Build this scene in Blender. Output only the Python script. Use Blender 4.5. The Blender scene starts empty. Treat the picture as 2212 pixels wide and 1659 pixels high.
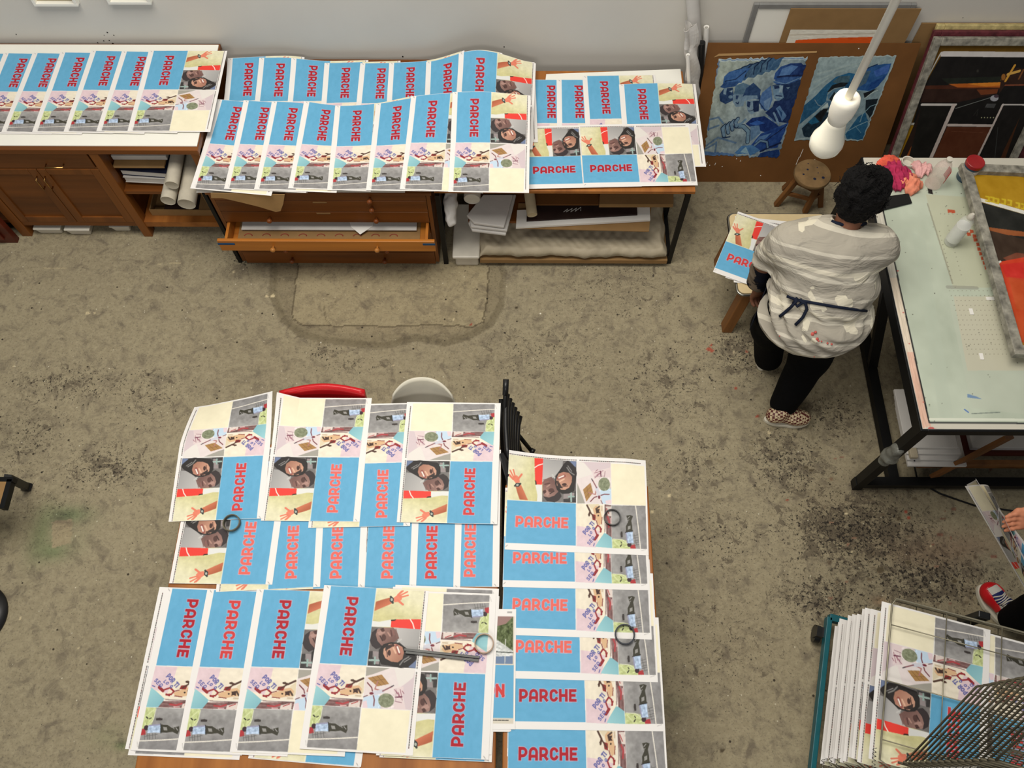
import bpy, bmesh, math, random
import numpy as np
from mathutils import Vector, Matrix, Euler
S = bpy.context.scene
COL = S.collection
R = math.radians
PI = math.pi
# ---------------------------------------------------------------- camera
W_PX, H_PX, FOC, CAM_Z = 2212, 1659, 1800.0, 4.45
def view_axes(p, yaw, roll):
    cp, sp = math.cos(p), math.sin(p)
    r, f, d = np.array([1, 0, 0.]), np.array([0, cp, -sp]), np.array([0, -sp, -cp])
    cy, sy = math.cos(yaw), math.sin(yaw)
    Y = np.array([[cy, -sy, 0], [sy, cy, 0], [0, 0, 1]])
    r, f, d = Y@r, Y@f, Y@d
    c, s = math.cos(roll), math.sin(roll)
    return np.array([c*r+s*d, -s*r+c*d, f])
AX = view_axes(R(64.7), R(.8), R(.45))
cam = bpy.data.cameras.new('camera'); cam_o = bpy.data.objects.new('camera', cam); COL.objects.link(cam_o)
cam.sensor_width = 36; cam.lens = 36*FOC/W_PX; cam.clip_start = .05; cam.clip_end = 60
m = Matrix.Identity(4)
for i in range(3):
    m[i][0], m[i][1], m[i][2] = AX[0][i], -AX[1][i], -AX[2][i]
m[2][3] = CAM_Z
cam_o.matrix_world = m
S.camera = cam_o
# ---------------------------------------------------------------- light and exposure
S.view_settings.view_transform = 'Standard'; S.view_settings.look = 'None'
S.view_settings.gamma = 1; S.view_settings.use_curve_mapping = False
S.view_settings.exposure = -0.04
wd = bpy.data.worlds.new('World'); S.world = wd; wd.use_nodes = True
wd.node_tree.nodes['Background'].inputs[0].default_value = (.84, .88, .92, 1)
wd.node_tree.nodes['Background'].inputs[1].default_value = .17
def area_light(name, loc, aim, sx, sy, power, col):
    l = bpy.data.lights.new(name, 'AREA'); l.shape = 'RECTANGLE'; l.size = sx; l.size_y = sy; l.energy = power; l.color = col
    o = bpy.data.objects.new(name, l); COL.objects.link(o); o.location = loc
    o.rotation_euler = (Vector(aim)-Vector(loc)).to_track_quat('-Z', 'Y').to_euler()
area_light('skylight', (-1.0, 2.0, 5.7), (-1.0, 2.05, 0), 3.0, 2.0, 208, (1, .955, .875))
area_light('skylight', (.9, 3.0, 6.4), (.8, 2.6, 0), 2.0, 1.6, 58, (1, .945, .86))
area_light('front_fill', (-.6, -4.2, 5.2), (-.2, 2.6, 1.0), 3.0, 1.6, 112, (1, .96, .90))  # added fill from behind the camera, no real window stands there
# ---------------------------------------------------------------- helpers
def at(px, py, h):
    """where the view through a point of the photograph meets the height h"""
    d = AX.T @ np.array([(px-W_PX/2)/FOC, (py-H_PX/2)/FOC, 1.]); t = (h-CAM_Z)/d[2]
    return Vector((d[0]*t, d[1]*t, h))
def at_depth(px, py, Y):
    d = AX.T @ np.array([(px-W_PX/2)/FOC, (py-H_PX/2)/FOC, 1.]); t = Y/d[1]
    return Vector((d[0]*t, Y, CAM_Z+d[2]*t))
def lin(c):
    c = np.asarray(c, float); c = np.where(c <= .04045, c/12.92, ((c+.055)/1.055)**2.4)
    return c
def L3(c): return tuple(lin(np.array(c)/255.))+(1,)
def mat(name, col, rough=.6, spec=.3, metal=0, var=.12, scale=18, bump=0, bscale=60, stretch=None, trans=0, coat=0, obj_coord=True, noise_detail=5):
    m = bpy.data.materials.new(name); m.use_nodes = True; t = m.node_tree; n = t.nodes; b = n['Principled BSDF']
    b.inputs['Roughness'].default_value = rough; b.inputs['Specular IOR Level'].default_value = spec; b.inputs['Metallic'].default_value = metal
    b.inputs['Transmission Weight'].default_value = trans; b.inputs['Coat Weight'].default_value = coat
    c = np.array(L3(col))
    tc = n.new('ShaderNodeTexCoord'); mp = n.new('ShaderNodeMapping'); t.links.new(tc.outputs['Object'], mp.inputs[0])
    if stretch: mp.inputs['Scale'].default_value = stretch
    no = n.new('ShaderNodeTexNoise'); no.inputs['Scale'].default_value = scale; no.inputs['Detail'].default_value = noise_detail
    t.links.new(mp.outputs[0], no.inputs['Vector'])
    r = n.new('ShaderNodeValToRGB'); r.color_ramp.elements[0].position = .3; r.color_ramp.elements[1].position = .7
    r.color_ramp.elements[0].color = tuple(c[:3]*(1-var))+(1,); r.color_ramp.elements[1].color = tuple(np.minimum(1, c[:3]*(1+var)))+(1,)
    t.links.new(no.outputs[0], r.inputs[0]); t.links.new(r.outputs[0], b.inputs['Base Color'])
    if bump:
        n2 = n.new('ShaderNodeTexNoise'); n2.inputs['Scale'].default_value = bscale; n2.inputs['Detail'].default_value = 4
        t.links.new(mp.outputs[0], n2.inputs['Vector'])
        bp = n.new('ShaderNodeBump'); bp.inputs['Strength'].default_value = bump; bp.inputs['Distance'].default_value = .01
        t.links.new(n2.outputs[0], bp.inputs['Height']); t.links.new(bp.outputs[0], b.inputs['Normal'])
    return m
def wood(name, c1, c2, axis='x', rough=.45, scale=7):
    st = {'x': (.12, 1.6, 1.6), 'y': (1.6, .12, 1.6), 'z': (1.6, 1.6, .12)}[axis]
    m = mat(name, c1, rough, .35, scale=scale, stretch=st, noise_detail=8, bump=.06, bscale=40)
    r = m.node_tree.nodes['Color Ramp']; r.color_ramp.elements[0].color = L3(c2); r.color_ramp.elements[1].color = L3(c1)
    return m
class MB:
    """collects shapes for one mesh"""
    def __init__(s): s.v = []; s.f = []
    def add(s, v, f):
        o = len(s.v); s.v += [tuple(p) for p in v]; s.f += [tuple(i+o for i in q) for q in f]; return s
    def box(s, x0, x1, y0, y1, z0, z1):
        return s.add([(x, y, z) for x in (x0, x1) for y in (y0, y1) for z in (z0, z1)],
                     [(0, 1, 3, 2), (4, 6, 7, 5), (0, 4, 5, 1), (2, 3, 7, 6), (0, 2, 6, 4), (1, 5, 7, 3)])
    def bar(s, p, q, w, h, up=(0, 0, 1)):
        """a square bar from p to q, w wide, h along 'up'"""
        p, q = Vector(p), Vector(q); d = (q-p).normalized(); u = Vector(up); r = d.cross(u)
        if r.length < 1e-4: r = d.cross(Vector((0, 1, 0)))
        r.normalize(); u = r.cross(d).normalized()
        v = [e+r*(a*w/2)+u*(b*h/2) for e in (p, q) for a in (-1, 1) for b in (-1, 1)]
        return s.add(v, [(0, 1, 3, 2), (4, 6, 7, 5), (0, 4, 5, 1), (2, 3, 7, 6), (0, 2, 6, 4), (1, 5, 7, 3)])
    def tube(s, pts, r, n=8, caps=True, closed=False):
        P = [Vector(p) for p in pts]; rr = r if hasattr(r, '__len__') else [r]*len(P)
        rings = []; prev = None; N = len(P)
        for i, p in enumerate(P):
            if closed: d = P[(i+1) % N]-P[i-1]
            else: d = P[min(i+1, N-1)]-P[max(i-1, 0)]
            d.normalize()
            if prev is None:
                a = Vector((0, 0, 1)) if abs(d.z) < .9 else Vector((1, 0, 0)); x = d.cross(a).normalized()
            else: x = (prev-d*prev.dot(d)).normalized()
            prev = x; y = d.cross(x)
            rings.append([p+(x*math.cos(t)+y*math.sin(t))*rr[i] for t in [2*PI*k/n for k in range(n)]])
        o = 0; v = [q for g in rings for q in g]; f = []
        for i in range(N if closed else N-1):
            a, b = i*n, ((i+1) % N)*n
            for k in range(n): f.append((a+k, a+(k+1) % n, b+(k+1) % n, b+k))
        if caps and not closed: f += [tuple(range(n))[::-1], tuple((N-1)*n+k for k in range(n))]
        return s.add(v, f)
    def cyl(s, p, q, r, n=20, r2=None): return s.tube([p, q], [r, r if r2 is None else r2], n)
    def lathe(s, prof, c=(0, 0, 0), n=28, axis=None):
        v = []; f = []; A = Matrix.Identity(3) if axis is None else Vector((0, 0, 1)).rotation_difference(Vector(axis)).to_matrix()
        for r, z in prof:
            for k in range(n): v.append(Vector(c)+A@Vector((r*math.cos(2*PI*k/n), r*math.sin(2*PI*k/n), z)))
        for i in range(len(prof)-1):
            for k in range(n): f.append((i*n+k, i*n+(k+1) % n, (i+1)*n+(k+1) % n, (i+1)*n+k))
        f += [tuple(range(n))[::-1], tuple((len(prof)-1)*n+k for k in range(n))]
        return s.add(v, f)
    def prism(s, poly, off):
        """a flat outline (list of 3-D points) given thickness along 'off'"""
        n = len(poly); v = [Vector(p) for p in poly]; v += [p+Vector(off) for p in v]
        return s.add(v, [tuple(range(n))[::-1], tuple(range(n, 2*n))]+[(i, (i+1) % n, n+(i+1) % n, n+i) for i in range(n)])
    def sheet(s, fn, nu, nv, thick=0):
        """a surface fn(u, v) on [0,1]^2"""
        v = [fn(i/nu, j/nv) for j in range(nv+1) for i in range(nu+1)]; k = nu+1
        return s.add(v, [(j*k+i, j*k+i+1, (j+1)*k+i+1, (j+1)*k+i) for j in range(nv) for i in range(nu)])
def finish(o, smooth=False, bevel=0, solid=0, sub=0, angle=None):
    if solid:
        d = o.modifiers.new('thick', 'SOLIDIFY'); d.thickness = solid; d.offset = 0
    if bevel:
        d = o.modifiers.new('bevel', 'BEVEL'); d.width = bevel; d.segments = 2; d.limit_method = 'ANGLE'; d.angle_limit = R(40); d.harden_normals = False
    if sub:
        d = o.modifiers.new('sub', 'SUBSURF'); d.levels = d.render_levels = sub
    if smooth:
        o.data.polygons.foreach_set('use_smooth', [True]*len(o.data.polygons))
        if angle:
            try: o.data.set_sharp_from_angle(angle=R(angle))
            except Exception: pass
def obj(name, mb, m, parent=None, smooth=False, bevel=0, solid=0, sub=0, label=None, angle=None):
    me = bpy.data.meshes.new(name); me.from_pydata([tuple(p) for p in mb.v], [], mb.f); me.materials.append(m)
    b = bmesh.new(); b.from_mesh(me); bmesh.ops.recalc_face_normals(b, faces=b.faces); b.to_mesh(me); b.free(); me.update()
    o = bpy.data.objects.new(name, me); COL.objects.link(o); hook(o, parent); finish(o, smooth, bevel, solid, sub, angle)
    if label: o['label'] = label
    return o
def local(p): return Matrix.LocRotScale(p.location, p.rotation_euler, p.scale)
def hook(o, parent):
    """child of parent; its vertices stay where they were given in the room"""
    if parent is None: return
    w = Matrix.Identity(4); q = parent
    ch = []
    while q is not None: ch.append(q); q = q.parent
    for q in reversed(ch): w = w @ q.matrix_parent_inverse @ local(q) if q.parent else local(q)
    o.parent = parent; o.matrix_parent_inverse = w.inverted()
def tag(o, label, cat, group=None, kind=None):
    o['label'] = label; o['category'] = cat
    if group: o['group'] = group
    if kind: o['kind'] = kind
    return o
def thing(name, label, cat, loc=(0, 0, 0), rz=0, group=None):
    o = bpy.data.objects.new(name, None); COL.objects.link(o); o.location = loc; o.rotation_euler = (0, 0, rz); o.empty_display_size = .1
    return tag(o, label, cat, group)
def struct(name, mb, m, **k):
    o = obj(name, mb, m, **k); o['kind'] = 'structure'; return o
def copy_tree(o, parent=None):
    c = o.copy(); COL.objects.link(c)
    if parent is not None: c.parent = parent
    for ch in list(o.children): copy_tree(ch, c)
    return c
# implicit surfaces: smooth union of tapered capsules and ellipsoids, meshed with surface nets
class Blob:
    def __init__(s, k=.03): s.p = []; s.k = k
    def cap(s, a, b, r1, r2=None, k=None): s.p.append(('c', np.array(a, float), np.array(b, float), r1, r1 if r2 is None else r2, k or s.k)); return s
    def chain(s, pts, rs, k=None):
        for i in range(len(pts)-1): s.cap(pts[i], pts[i+1], rs[i], rs[i+1], k)
        return s
    def ell(s, c, r, rot=(0, 0, 0), k=None): s.p.append(('e', np.array(c, float), np.array(r, float), np.array(Euler(rot).to_matrix().inverted()), 0, k or s.k)); return s
    def one(s, q, X):
        if q[0] == 'c':
            _, a, b, r1, r2, k = q; e = b-a; L = max(e@e, 1e-9)
            t = np.clip(((X-a)@e)/L, 0, 1); return np.linalg.norm(X-a-t[..., None]*e, axis=-1)-(r1+(r2-r1)*t)
        _, c, r, M, _, k = q; Y = (X-c)@M.T; k0 = np.linalg.norm(Y/r, axis=-1); k1 = np.linalg.norm(Y/(r*r), axis=-1)+1e-9
        return k0*(k0-1)/k1
    def bound(s, q):
        if q[0] == 'c': m = max(q[3], q[4]); return np.minimum(q[1], q[2])-m, np.maximum(q[1], q[2])+m
        m = q[2].max(); return q[1]-m, q[1]+m
    def field(s, X):
        d = np.full(X.shape[:-1], 1.0)
        for q in s.p:
            b = s.one(q, X); k = q[5]; h = np.clip(.5+.5*(b-d)/k, 0, 1); d = b*(1-h)+d*h-k*h*(1-h)
        return d
    def mesh(s, step, fold=None, cut=None, pad=.03):
        lo = np.min([s.bound(q)[0] for q in s.p], 0)-pad; hi = np.max([s.bound(q)[1] for q in s.p], 0)+pad
        n = np.ceil((hi-lo)/step).astype(int)+1
        ax = [lo[i]+step*np.arange(n[i]) for i in range(3)]
        D = np.full(n, 1.0)
        for q in s.p:
            a, b = s.bound(q); k = q[5]; sl = tuple(slice(max(0, int((a[i]-k*1.5-lo[i])/step)-1), min(n[i], int((b[i]+k*1.5-lo[i])/step)+3)) for i in range(3))
            X = np.stack(np.meshgrid(*[ax[i][sl[i]] for i in range(3)], indexing='ij'), -1)
            v = s.one(q, X); d = D[sl]; h = np.clip(.5+.5*(v-d)/k, 0, 1); D[sl] = v*(1-h)+d*h-k*h*(1-h)
        if fold is not None or cut is not None:
            X = np.stack(np.meshgrid(*ax, indexing='ij'), -1)
            if fold is not None: D = D+fold(X, D)
            if cut is not None: D = np.maximum(D, cut(X))
        return nets(D, lo, step)
def nets(D, lo, step):
    neg = D < 0; nx, ny, nz = D.shape
    acc = np.zeros((nx-1, ny-1, nz-1, 3)); cnt = np.zeros((nx-1, ny-1, nz-1))
    def corner(a, dx, dy, dz): return a[dx:nx-1+dx, dy:ny-1+dy, dz:nz-1+dz]
    C = [(0, 0, 0), (1, 0, 0), (0, 1, 0), (1, 1, 0), (0, 0, 1), (1, 0, 1), (0, 1, 1), (1, 1, 1)]
    for i in range(8):
        for j in range(i+1, 8):
            if sum(abs(p-q) for p, q in zip(C[i], C[j])) != 1: continue
            a, b = corner(D, *C[i]), corner(D, *C[j]); m = (a < 0) != (b < 0)
            t = np.where(m, a/np.where(m, a-b, 1), 0)
            for k in range(3): acc[..., k] += np.where(m, C[i][k]+(C[j][k]-C[i][k])*t, 0)
            cnt += m
    ok = cnt > 0; idx = -np.ones(ok.shape, int); idx[ok] = np.arange(ok.sum())
    g = np.stack(np.meshgrid(*[np.arange(k) for k in ok.shape], indexing='ij'), -1)
    V = lo+step*(g[ok]+acc[ok]/cnt[ok][:, None]); F = []
    for ax in range(3):
        u, w = (ax+1) % 3, (ax+2) % 3
        s0 = [slice(1, -1)]*3; s0[ax] = slice(0, -1); s1 = list(s0); s1[ax] = slice(1, None)
        a, b = neg[tuple(s0)], neg[tuple(s1)]
        for flip in (0, 1):
            I = np.argwhere((a & ~b) if not flip else (~a & b))
            if len(I) == 0: continue
            I = I+1; I[:, ax] -= 1
            def cell(du, dw):
                J = I.copy(); J[:, u] -= du; J[:, w] -= dw; return idx[J[:, 0], J[:, 1], J[:, 2]]
            q = np.stack([cell(1, 1), cell(0, 1), cell(0, 0), cell(1, 0)], 1)
            F.append(q if not flip else q[:, ::-1])
    F = np.concatenate(F); F = F[(F >= 0).all(1)]
    return V, F
def mesh_np(name, V, F, m, parent=None, smooth=True, label=None):
    me = bpy.data.meshes.new(name); me.vertices.add(len(V)); me.vertices.foreach_set('co', np.asarray(V, np.float32).ravel())
    me.loops.add(F.size); me.loops.foreach_set('vertex_index', F.ravel().astype(np.int32)); me.polygons.add(len(F))
    me.polygons.foreach_set('loop_start', np.arange(len(F), dtype=np.int32)*F.shape[1])
    me.update(calc_edges=True); me.validate()
    if smooth: me.polygons.foreach_set('use_smooth', np.ones(len(F), bool))
    me.materials.append(m); o = bpy.data.objects.new(name, me); COL.objects.link(o); hook(o, parent)
    if label: o['label'] = label
    return o
def wob(X, sc, seed, n=5):
    """smooth pseudo-random field"""
    r = np.random.RandomState(seed); t = 0
    for i in range(n):
        k = r.randn(3)*sc; t = t+np.sin(X@k+r.rand()*6.28)
    return t/n
# ---------------------------------------------------------------- printed artwork
def homog(src, dst):
    A = []; b = []
    for (x, y), (u, v) in zip(src, dst):
        A.append([x, y, 1, 0, 0, 0, -u*x, -u*y]); b.append(u)
        A.append([0, 0, 0, x, y, 1, -v*x, -v*y]); b.append(v)
    h = np.linalg.solve(np.array(A, float), np.array(b, float))
    return np.append(h, 1).reshape(3, 3)
class Art:
    """a small painter: polygons, ellipses and strokes on a grid of colours (u right, v down)"""
    def __init__(s, nx, ny, aspect, bg):
        s.nx, s.ny, s.asp = nx, ny, aspect
        s.c = np.empty((ny, nx, 3)); s.c[:] = bg
        s.ink = np.zeros((ny, nx))
        s.H = np.eye(3); s.k = 1.0
        U, V = np.meshgrid((np.arange(nx)+.5)/nx, (np.arange(ny)+.5)/ny)
        s.U, s.V = U, V
    def frame(s, src, dst):
        s.H = homog(src, dst); p = s.T(src)
        s.k = abs(p[1][0]-p[0][0])/max(1e-9, np.hypot(*(np.array(src[1])-src[0])))
        a = s.T([np.mean(src, 0), np.mean(src, 0)+[1, 0], np.mean(src, 0)+[0, 1]])
        w = np.array([s.asp, 1.0])
        s.k = .5*(np.linalg.norm((a[1]-a[0])*w)+np.linalg.norm((a[2]-a[0])*w))
    def T(s, pts):
        p = np.c_[np.array(pts, float), np.ones(len(pts))] @ s.H.T
        return p[:, :2]/p[:, 2:]
    def box(s, p, m=0):
        x0 = max(0, int((p[:, 0].min()-m)*s.nx)-1); x1 = min(s.nx, int((p[:, 0].max()+m)*s.nx)+2)
        y0 = max(0, int((p[:, 1].min()-m)*s.ny)-1); y1 = min(s.ny, int((p[:, 1].max()+m)*s.ny)+2)
        return slice(y0, max(y0, y1)), slice(x0, max(x0, x1))
    def put(s, sl, m, col, a=1.0, col2=None, t=None):
        if m.size == 0: return
        a = (m*a)[..., None]
        c = np.array(col, float)/255
        if col2 is not None: c = c+(np.array(col2, float)/255-c)*t[..., None]
        s.c[sl] = s.c[sl]*(1-a)+c*a
        s.ink[sl] *= 1-a[..., 0]
    def inside(s, p, sl):
        X, Y = s.U[sl], s.V[sl]; m = np.zeros(X.shape, bool)
        for (x0, y0), (x1, y1) in zip(p, np.roll(p, -1, 0)):
            if y0 == y1: continue
            m ^= ((Y < y0) != (Y < y1)) & (X < (x1-x0)*(Y-y0)/(y1-y0)+x0)
        return m.astype(float)
    def poly(s, pts, col, a=1.0, to=None, col2=None):
        p = s.T(pts); sl = s.box(p); t = None
        if to is not None:
            q = s.T(to); d = q[1]-q[0]
            t = np.clip(((s.U[sl]-q[0][0])*d[0]+(s.V[sl]-q[0][1])*d[1])/(d@d), 0, 1)
        s.put(sl, s.inside(p, sl), col, a, col2, t)
    def ell(s, x, y, rx, ry, col, a=1.0, rot=0, n=28):
        c, q = math.cos(rot), math.sin(rot)
        s.poly([(x+rx*math.cos(t)*c-ry*math.sin(t)*q, y+rx*math.cos(t)*q+ry*math.sin(t)*c)
                for t in np.linspace(0, 2*math.pi, n, endpoint=False)], col, a)
    def dist(s, pts, w, square=False):
        p = s.T(pts); r = w*s.k/2
        sl = s.box(p, r*1.3); X, Y = s.U[sl]*s.asp, s.V[sl]
        d = np.full(X.shape, 9.0); p = p*[s.asp, 1]
        q = [z for z in zip(p[:-1], p[1:]) if (z[1]-z[0])@(z[1]-z[0]) > 1e-10]
        for i, (a, b) in enumerate(q):
            e = b-a; L = e@e; t = ((X-a[0])*e[0]+(Y-a[1])*e[1])/L; tc = np.clip(t, 0, 1)
            d = np.minimum(d, np.hypot(X-a[0]-tc*e[0], Y-a[1]-tc*e[1]))
            if square and (i == 0 or i == len(q)-1):   # square ends
                l = math.sqrt(L); pe = np.abs((X-a[0])*e[1]-(Y-a[1])*e[0])/l
                al = np.maximum(-t if i == 0 else -t*9, t-1 if i == len(q)-1 else (t-1)*9)*l
                d = np.minimum(d, np.maximum(pe, al))
        return sl, (d < r).astype(float)
    def line(s, pts, w, col, a=1.0):
        sl, m = s.dist(pts, w); s.put(sl, m, col, a)
    def noise(s, pts, amp, cells, seed, a=1.0):
        """blotchy print texture inside a polygon"""
        p = s.T(pts); sl = s.box(p); m = s.inside(p, sl)
        r = np.random.RandomState(seed); tot = np.zeros(m.shape)
        if m.size == 0: return
        for k, w in ((1, .5), (2, .3), (4, .2)):
            g = r.rand(int(cells*k)+2, int(cells*k)+2)*2-1
            yy = np.linspace(0, cells*k, m.shape[0]); xx = np.linspace(0, cells*k, m.shape[1])
            yi = np.minimum(yy.astype(int), g.shape[0]-2); xi = np.minimum(xx.astype(int), g.shape[1]-2)
            fy = (yy-yi)[:, None]; fx = (xx-xi)[None]
            tot += w*((g[yi][:, xi]*(1-fx)+g[yi][:, xi+1]*fx)*(1-fy)+(g[yi+1][:, xi]*(1-fx)+g[yi+1][:, xi+1]*fx)*fy)
        s.c[sl] = np.clip(s.c[sl]+(tot*amp/255*m)[..., None], 0, 1)
    def down(s, f):
        c = s.c.reshape(s.ny//f, f, s.nx//f, f, 3).mean((1, 3))
        return c, s.ink.reshape(s.ny//f, f, s.nx//f, f).mean((1, 3))
# stroke letters on a 1 x 1 cell, x right, y up
def arc(cx, cy, rx, ry, a0, a1, n=9):
    return [(cx+rx*math.cos(math.radians(t)), cy+ry*math.sin(math.radians(t))) for t in np.linspace(a0, a1, n)]
GLYPH = {
    'P': (.78, [[(.14, 0), (.14, 1)], [(.14, 1), (.38, 1)]+arc(.38, .65, .27, .35, 90, -90)+[(.14, .30)]]),
    'A': (.82, [[(.14, 0), (.14, .62)]+arc(.41, .62, .27, .38, 180, 0)+[(.68, 0)], [(.14, .27), (.68, .27)]]),
    'R': (.80, [[(.14, 0), (.14, 1)], [(.14, 1), (.38, 1)]+arc(.38, .67, .27, .33, 90, -90)+[(.14, .34)], [(.44, .34), (.66, .02)]]),
    'C': (.78, [arc(.41, .66, .25, .34, 25, 180)+arc(.41, .34, .25, .34, 180, 335)]),
    'H': (.82, [[(.14, 0), (.14, 1)], [(.68, 0), (.68, 1)], [(.14, .5), (.68, .5)]]),
    'E': (.72, [[(.14, 0), (.14, 1)], [(.14, 1), (.58, 1)], [(.14, .5), (.50, .5)], [(.14, 0), (.58, 0)]]),
    'O': (.86, [arc(.43, .62, .29, .28, 0, 180)+arc(.43, .38, .29, .28, 180, 360)+[(.72, .62)]]),
    'N': (.86, [[(.14, 0), (.14, 1)], [(.14, .95), (.70, .05)], [(.70, 0), (.70, 1)]]),
    'T': (.7, [[(.35, 0), (.35, 1)], [(.02, .92), (.68, .92)]]),
    'I': (.36, [[(.18, 0), (.18, .72)], [(.18, .92), (.18, .98)]]),
    'L': (.6, [[(.14, 1), (.14, .06), (.56, .06)]]),
    'Q': (.86, [arc(.43, .5, .29, .44, 0, 360), [(.5, .25), (.78, 0)]]),
    'S': (.7, [arc(.36, .72, .22, .22, 50, 270)+arc(.36, .26, .24, .24, 90, -130)]),
    'Z': (.7, [[(.08, .92), (.62, .92), (.08, .08), (.64, .08)]]),
    'M': (1.0, [[(.14, 0), (.14, 1), (.5, .4), (.86, 1), (.86, 0)]]),
    '-': (.5, [[(.1, .45), (.4, .45)]]), ' ': (.4, []), "'": (.3, [[(.12, 1.1), (.2, 1.3)]]),
    '1': (.5, [[(.1, .75), (.3, .95), (.3, 0)]]), '2': (.7, [arc(.33, .7, .24, .24, 160, -30)+[(.1, .06), (.6, .06)]]), '3': (.7, [arc(.3, .73, .22, .21, 150, -90)+arc(.3, .27, .25, .24, 90, -150)]),
    'U': (.84, [[(.14, 1), (.14, .36)]+arc(.42, .36, .28, .28, 180, 360)+[(.7, 1)]]), 'D': (.84, [[(.14, 0), (.14, 1), (.4, 1)]+arc(.4, .5, .3, .5, 90, -90)+[(.14, 0)]]), 'Y': (.8, [[(.4, 0), (.4, .45), (.08, 1)], [(.4, .45), (.72, 1)]]),
    'X': (.8, [[(.1, 0), (.7, 1)], [(.1, 1), (.7, 0)]])}
def write(art, text, p0, p1, up, w, col=None, gap=.06):
    """text along p0->p1 (baseline), 'up' the vector to the cap height; w stroke width in cap heights; col None = ink mask"""
    tot = sum(GLYPH[c][0]+gap for c in text)-gap; p0 = np.array(p0, float); d = (np.array(p1)-p0)/tot; up = np.array(up, float)
    x = 0; H = np.linalg.norm(up)
    for c in text:
        adv, st = GLYPH[c]
        for l in st:
            pts = [p0+d*(x+a)+up*(w/2+b*(1-w)) for a, b in l]
            if col is None:
                sl, m = art.dist(pts, (w+.08)*H, True); art.put(sl, m, (205, 190, 208), .6)
                art.todo.append((pts, w*H))
            else: art.line(pts, w*H, col)
        x += adv+gap
def sheet_art(nx, ny, word=True):
    A = Art(nx, ny, 645/457, (.925, .912, .898)); A.todo = []
    A.frame([(258, 48), (1225, 85), (1075, 1610), (18, 1530)], [(0, 1), (0, 0), (1, 0), (1, 1)])
    P, E, L = A.poly, A.ell, A.line
    # blue panel
    P([(322, 57), (733, 70), (643, 770), (213, 750)], (100, 170, 208)); A.noise([(322, 57), (733, 70), (643, 770), (213, 750)], 6, 14, 1)
    # raised arm on a yellow wall, red and white shirt
    q = [(738, 71), (1180, 86), (1143, 437), (693, 418)]
    P(q, (230, 225, 192), 1, [(960, 120), (900, 360)], (206, 200, 146)); A.noise(q, 16, 10, 2)
    P([(700, 366), (760, 372), (870, 352), (865, 420), (693, 418)], (226, 226, 222))
    P([(900, 350), (1150, 346), (1143, 437), (1085, 436), (865, 420), (872, 366)], (232, 66, 56))
    P([(868, 354), (920, 348), (905, 362), (870, 366)], (40, 30, 30))
    L([(1048, 348), (1072, 385), (1086, 436)], 11, (245, 225, 215))
    P([(730, 192), (790, 172), (860, 153), (890, 180), (880, 205), (820, 232), (765, 255), (716, 276)], (176, 96, 66), 1, [(800, 170), (815, 240)], (205, 120, 88))
    P([(888, 158), (938, 122), (968, 136), (972, 165), (948, 188), (900, 196)], (228, 132, 106))
    for a, b, w in (((935, 130), (980, 92), 16), ((945, 138), (1022, 98), 15), ((955, 150), (1028, 130), 15), ((930, 175), (980, 214), 20), ((930, 128), (966, 94), 12)):
        L([a, b], w, (226, 126, 100))
    L([(868, 146), (886, 200)], 20, (58, 60, 58)); E(876, 172, 20, 25, (54, 60, 60)); E(876, 171, 11, 13, (176, 182, 170))
    # two faces, turned on their side
    q = [(690, 418), (1143, 437), (1098, 798), (648, 772)]
    P(q, (112, 108, 106)); A.noise(q, 26, 9, 3)
    P([(657, 700), (760, 690), (770, 775), (648, 772)], (70, 68, 68)); P([(664, 640), (700, 640), (690, 772), (649, 772)], (60, 58, 58))
    P([(700, 640), (762, 645), (756, 760), (715, 755)], (150, 140, 140)); P([(660, 712), (770, 715), (770, 732), (660, 730)], (160, 182, 176)); P([(712, 690), (728, 690), (722, 760), (708, 760)], (150, 175, 168))
    P([(880, 424), (1143, 437), (1110, 650), (1040, 640), (985, 590), (935, 545)], (190, 187, 184), 1, [(930, 430), (1120, 640)], (158, 156, 155))
    P([(690, 470), (740, 432), (800, 500), (790, 600), (730, 622), (690, 590), (672, 545)], (60, 53, 54))
    P([(742, 440), (800, 424), (890, 424), (922, 455), (945, 520), (900, 555), (820, 585), (780, 588), (742, 545), (728, 490)], (158, 124, 114), 1, [(760, 440), (850, 580)], (118, 88, 82))
    P([(740, 470), (800, 440), (815, 470), (760, 500)], (176, 140, 130))
    E(793, 450, 17, 14, (84, 58, 54)); E(802, 515, 21, 30, (88, 62, 58)); L([(772, 440), (800, 432)], 8, (60, 45, 44)); L([(766, 500), (790, 545)], 10, (66, 50, 48))
    L([(840, 470), (860, 500)], 14, (176, 138, 126)); L([(868, 450), (876, 500)], 12, (96, 62, 60)); L([(890, 455), (898, 490)], 9, (140, 96, 90)); L([(915, 440), (925, 510)], 14, (128, 100, 94), .7)
    P([(800, 575), (870, 556), (950, 566), (1010, 610), (1080, 660), (1112, 700), (1060, 785), (960, 795), (850, 772), (775, 760), (752, 700), (755, 630)], (48, 44, 43))
    P([(800, 620), (850, 575), (920, 572), (975, 600), (990, 650), (975, 710), (930, 742), (870, 735), (815, 705), (795, 660)], (206, 158, 134), 1, [(830, 600), (930, 740)], (168, 120, 100))
    P([(820, 590), (900, 570), (880, 600), (812, 640)], (60, 50, 48)); E(852, 655, 15, 27, (74, 52, 48)); E(880, 588, 22, 10, (80, 56, 50)); L([(828, 625), (835, 690)], 8, (84, 60, 54))
    L([(890, 610), (912, 655)], 16, (222, 178, 152)); L([(922, 590), (945, 660)], 30, (150, 86, 78)); L([(928, 600), (946, 650)], 15, (236, 226, 216)); L([(958, 610), (975, 660)], 9, (186, 120, 106))
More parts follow.
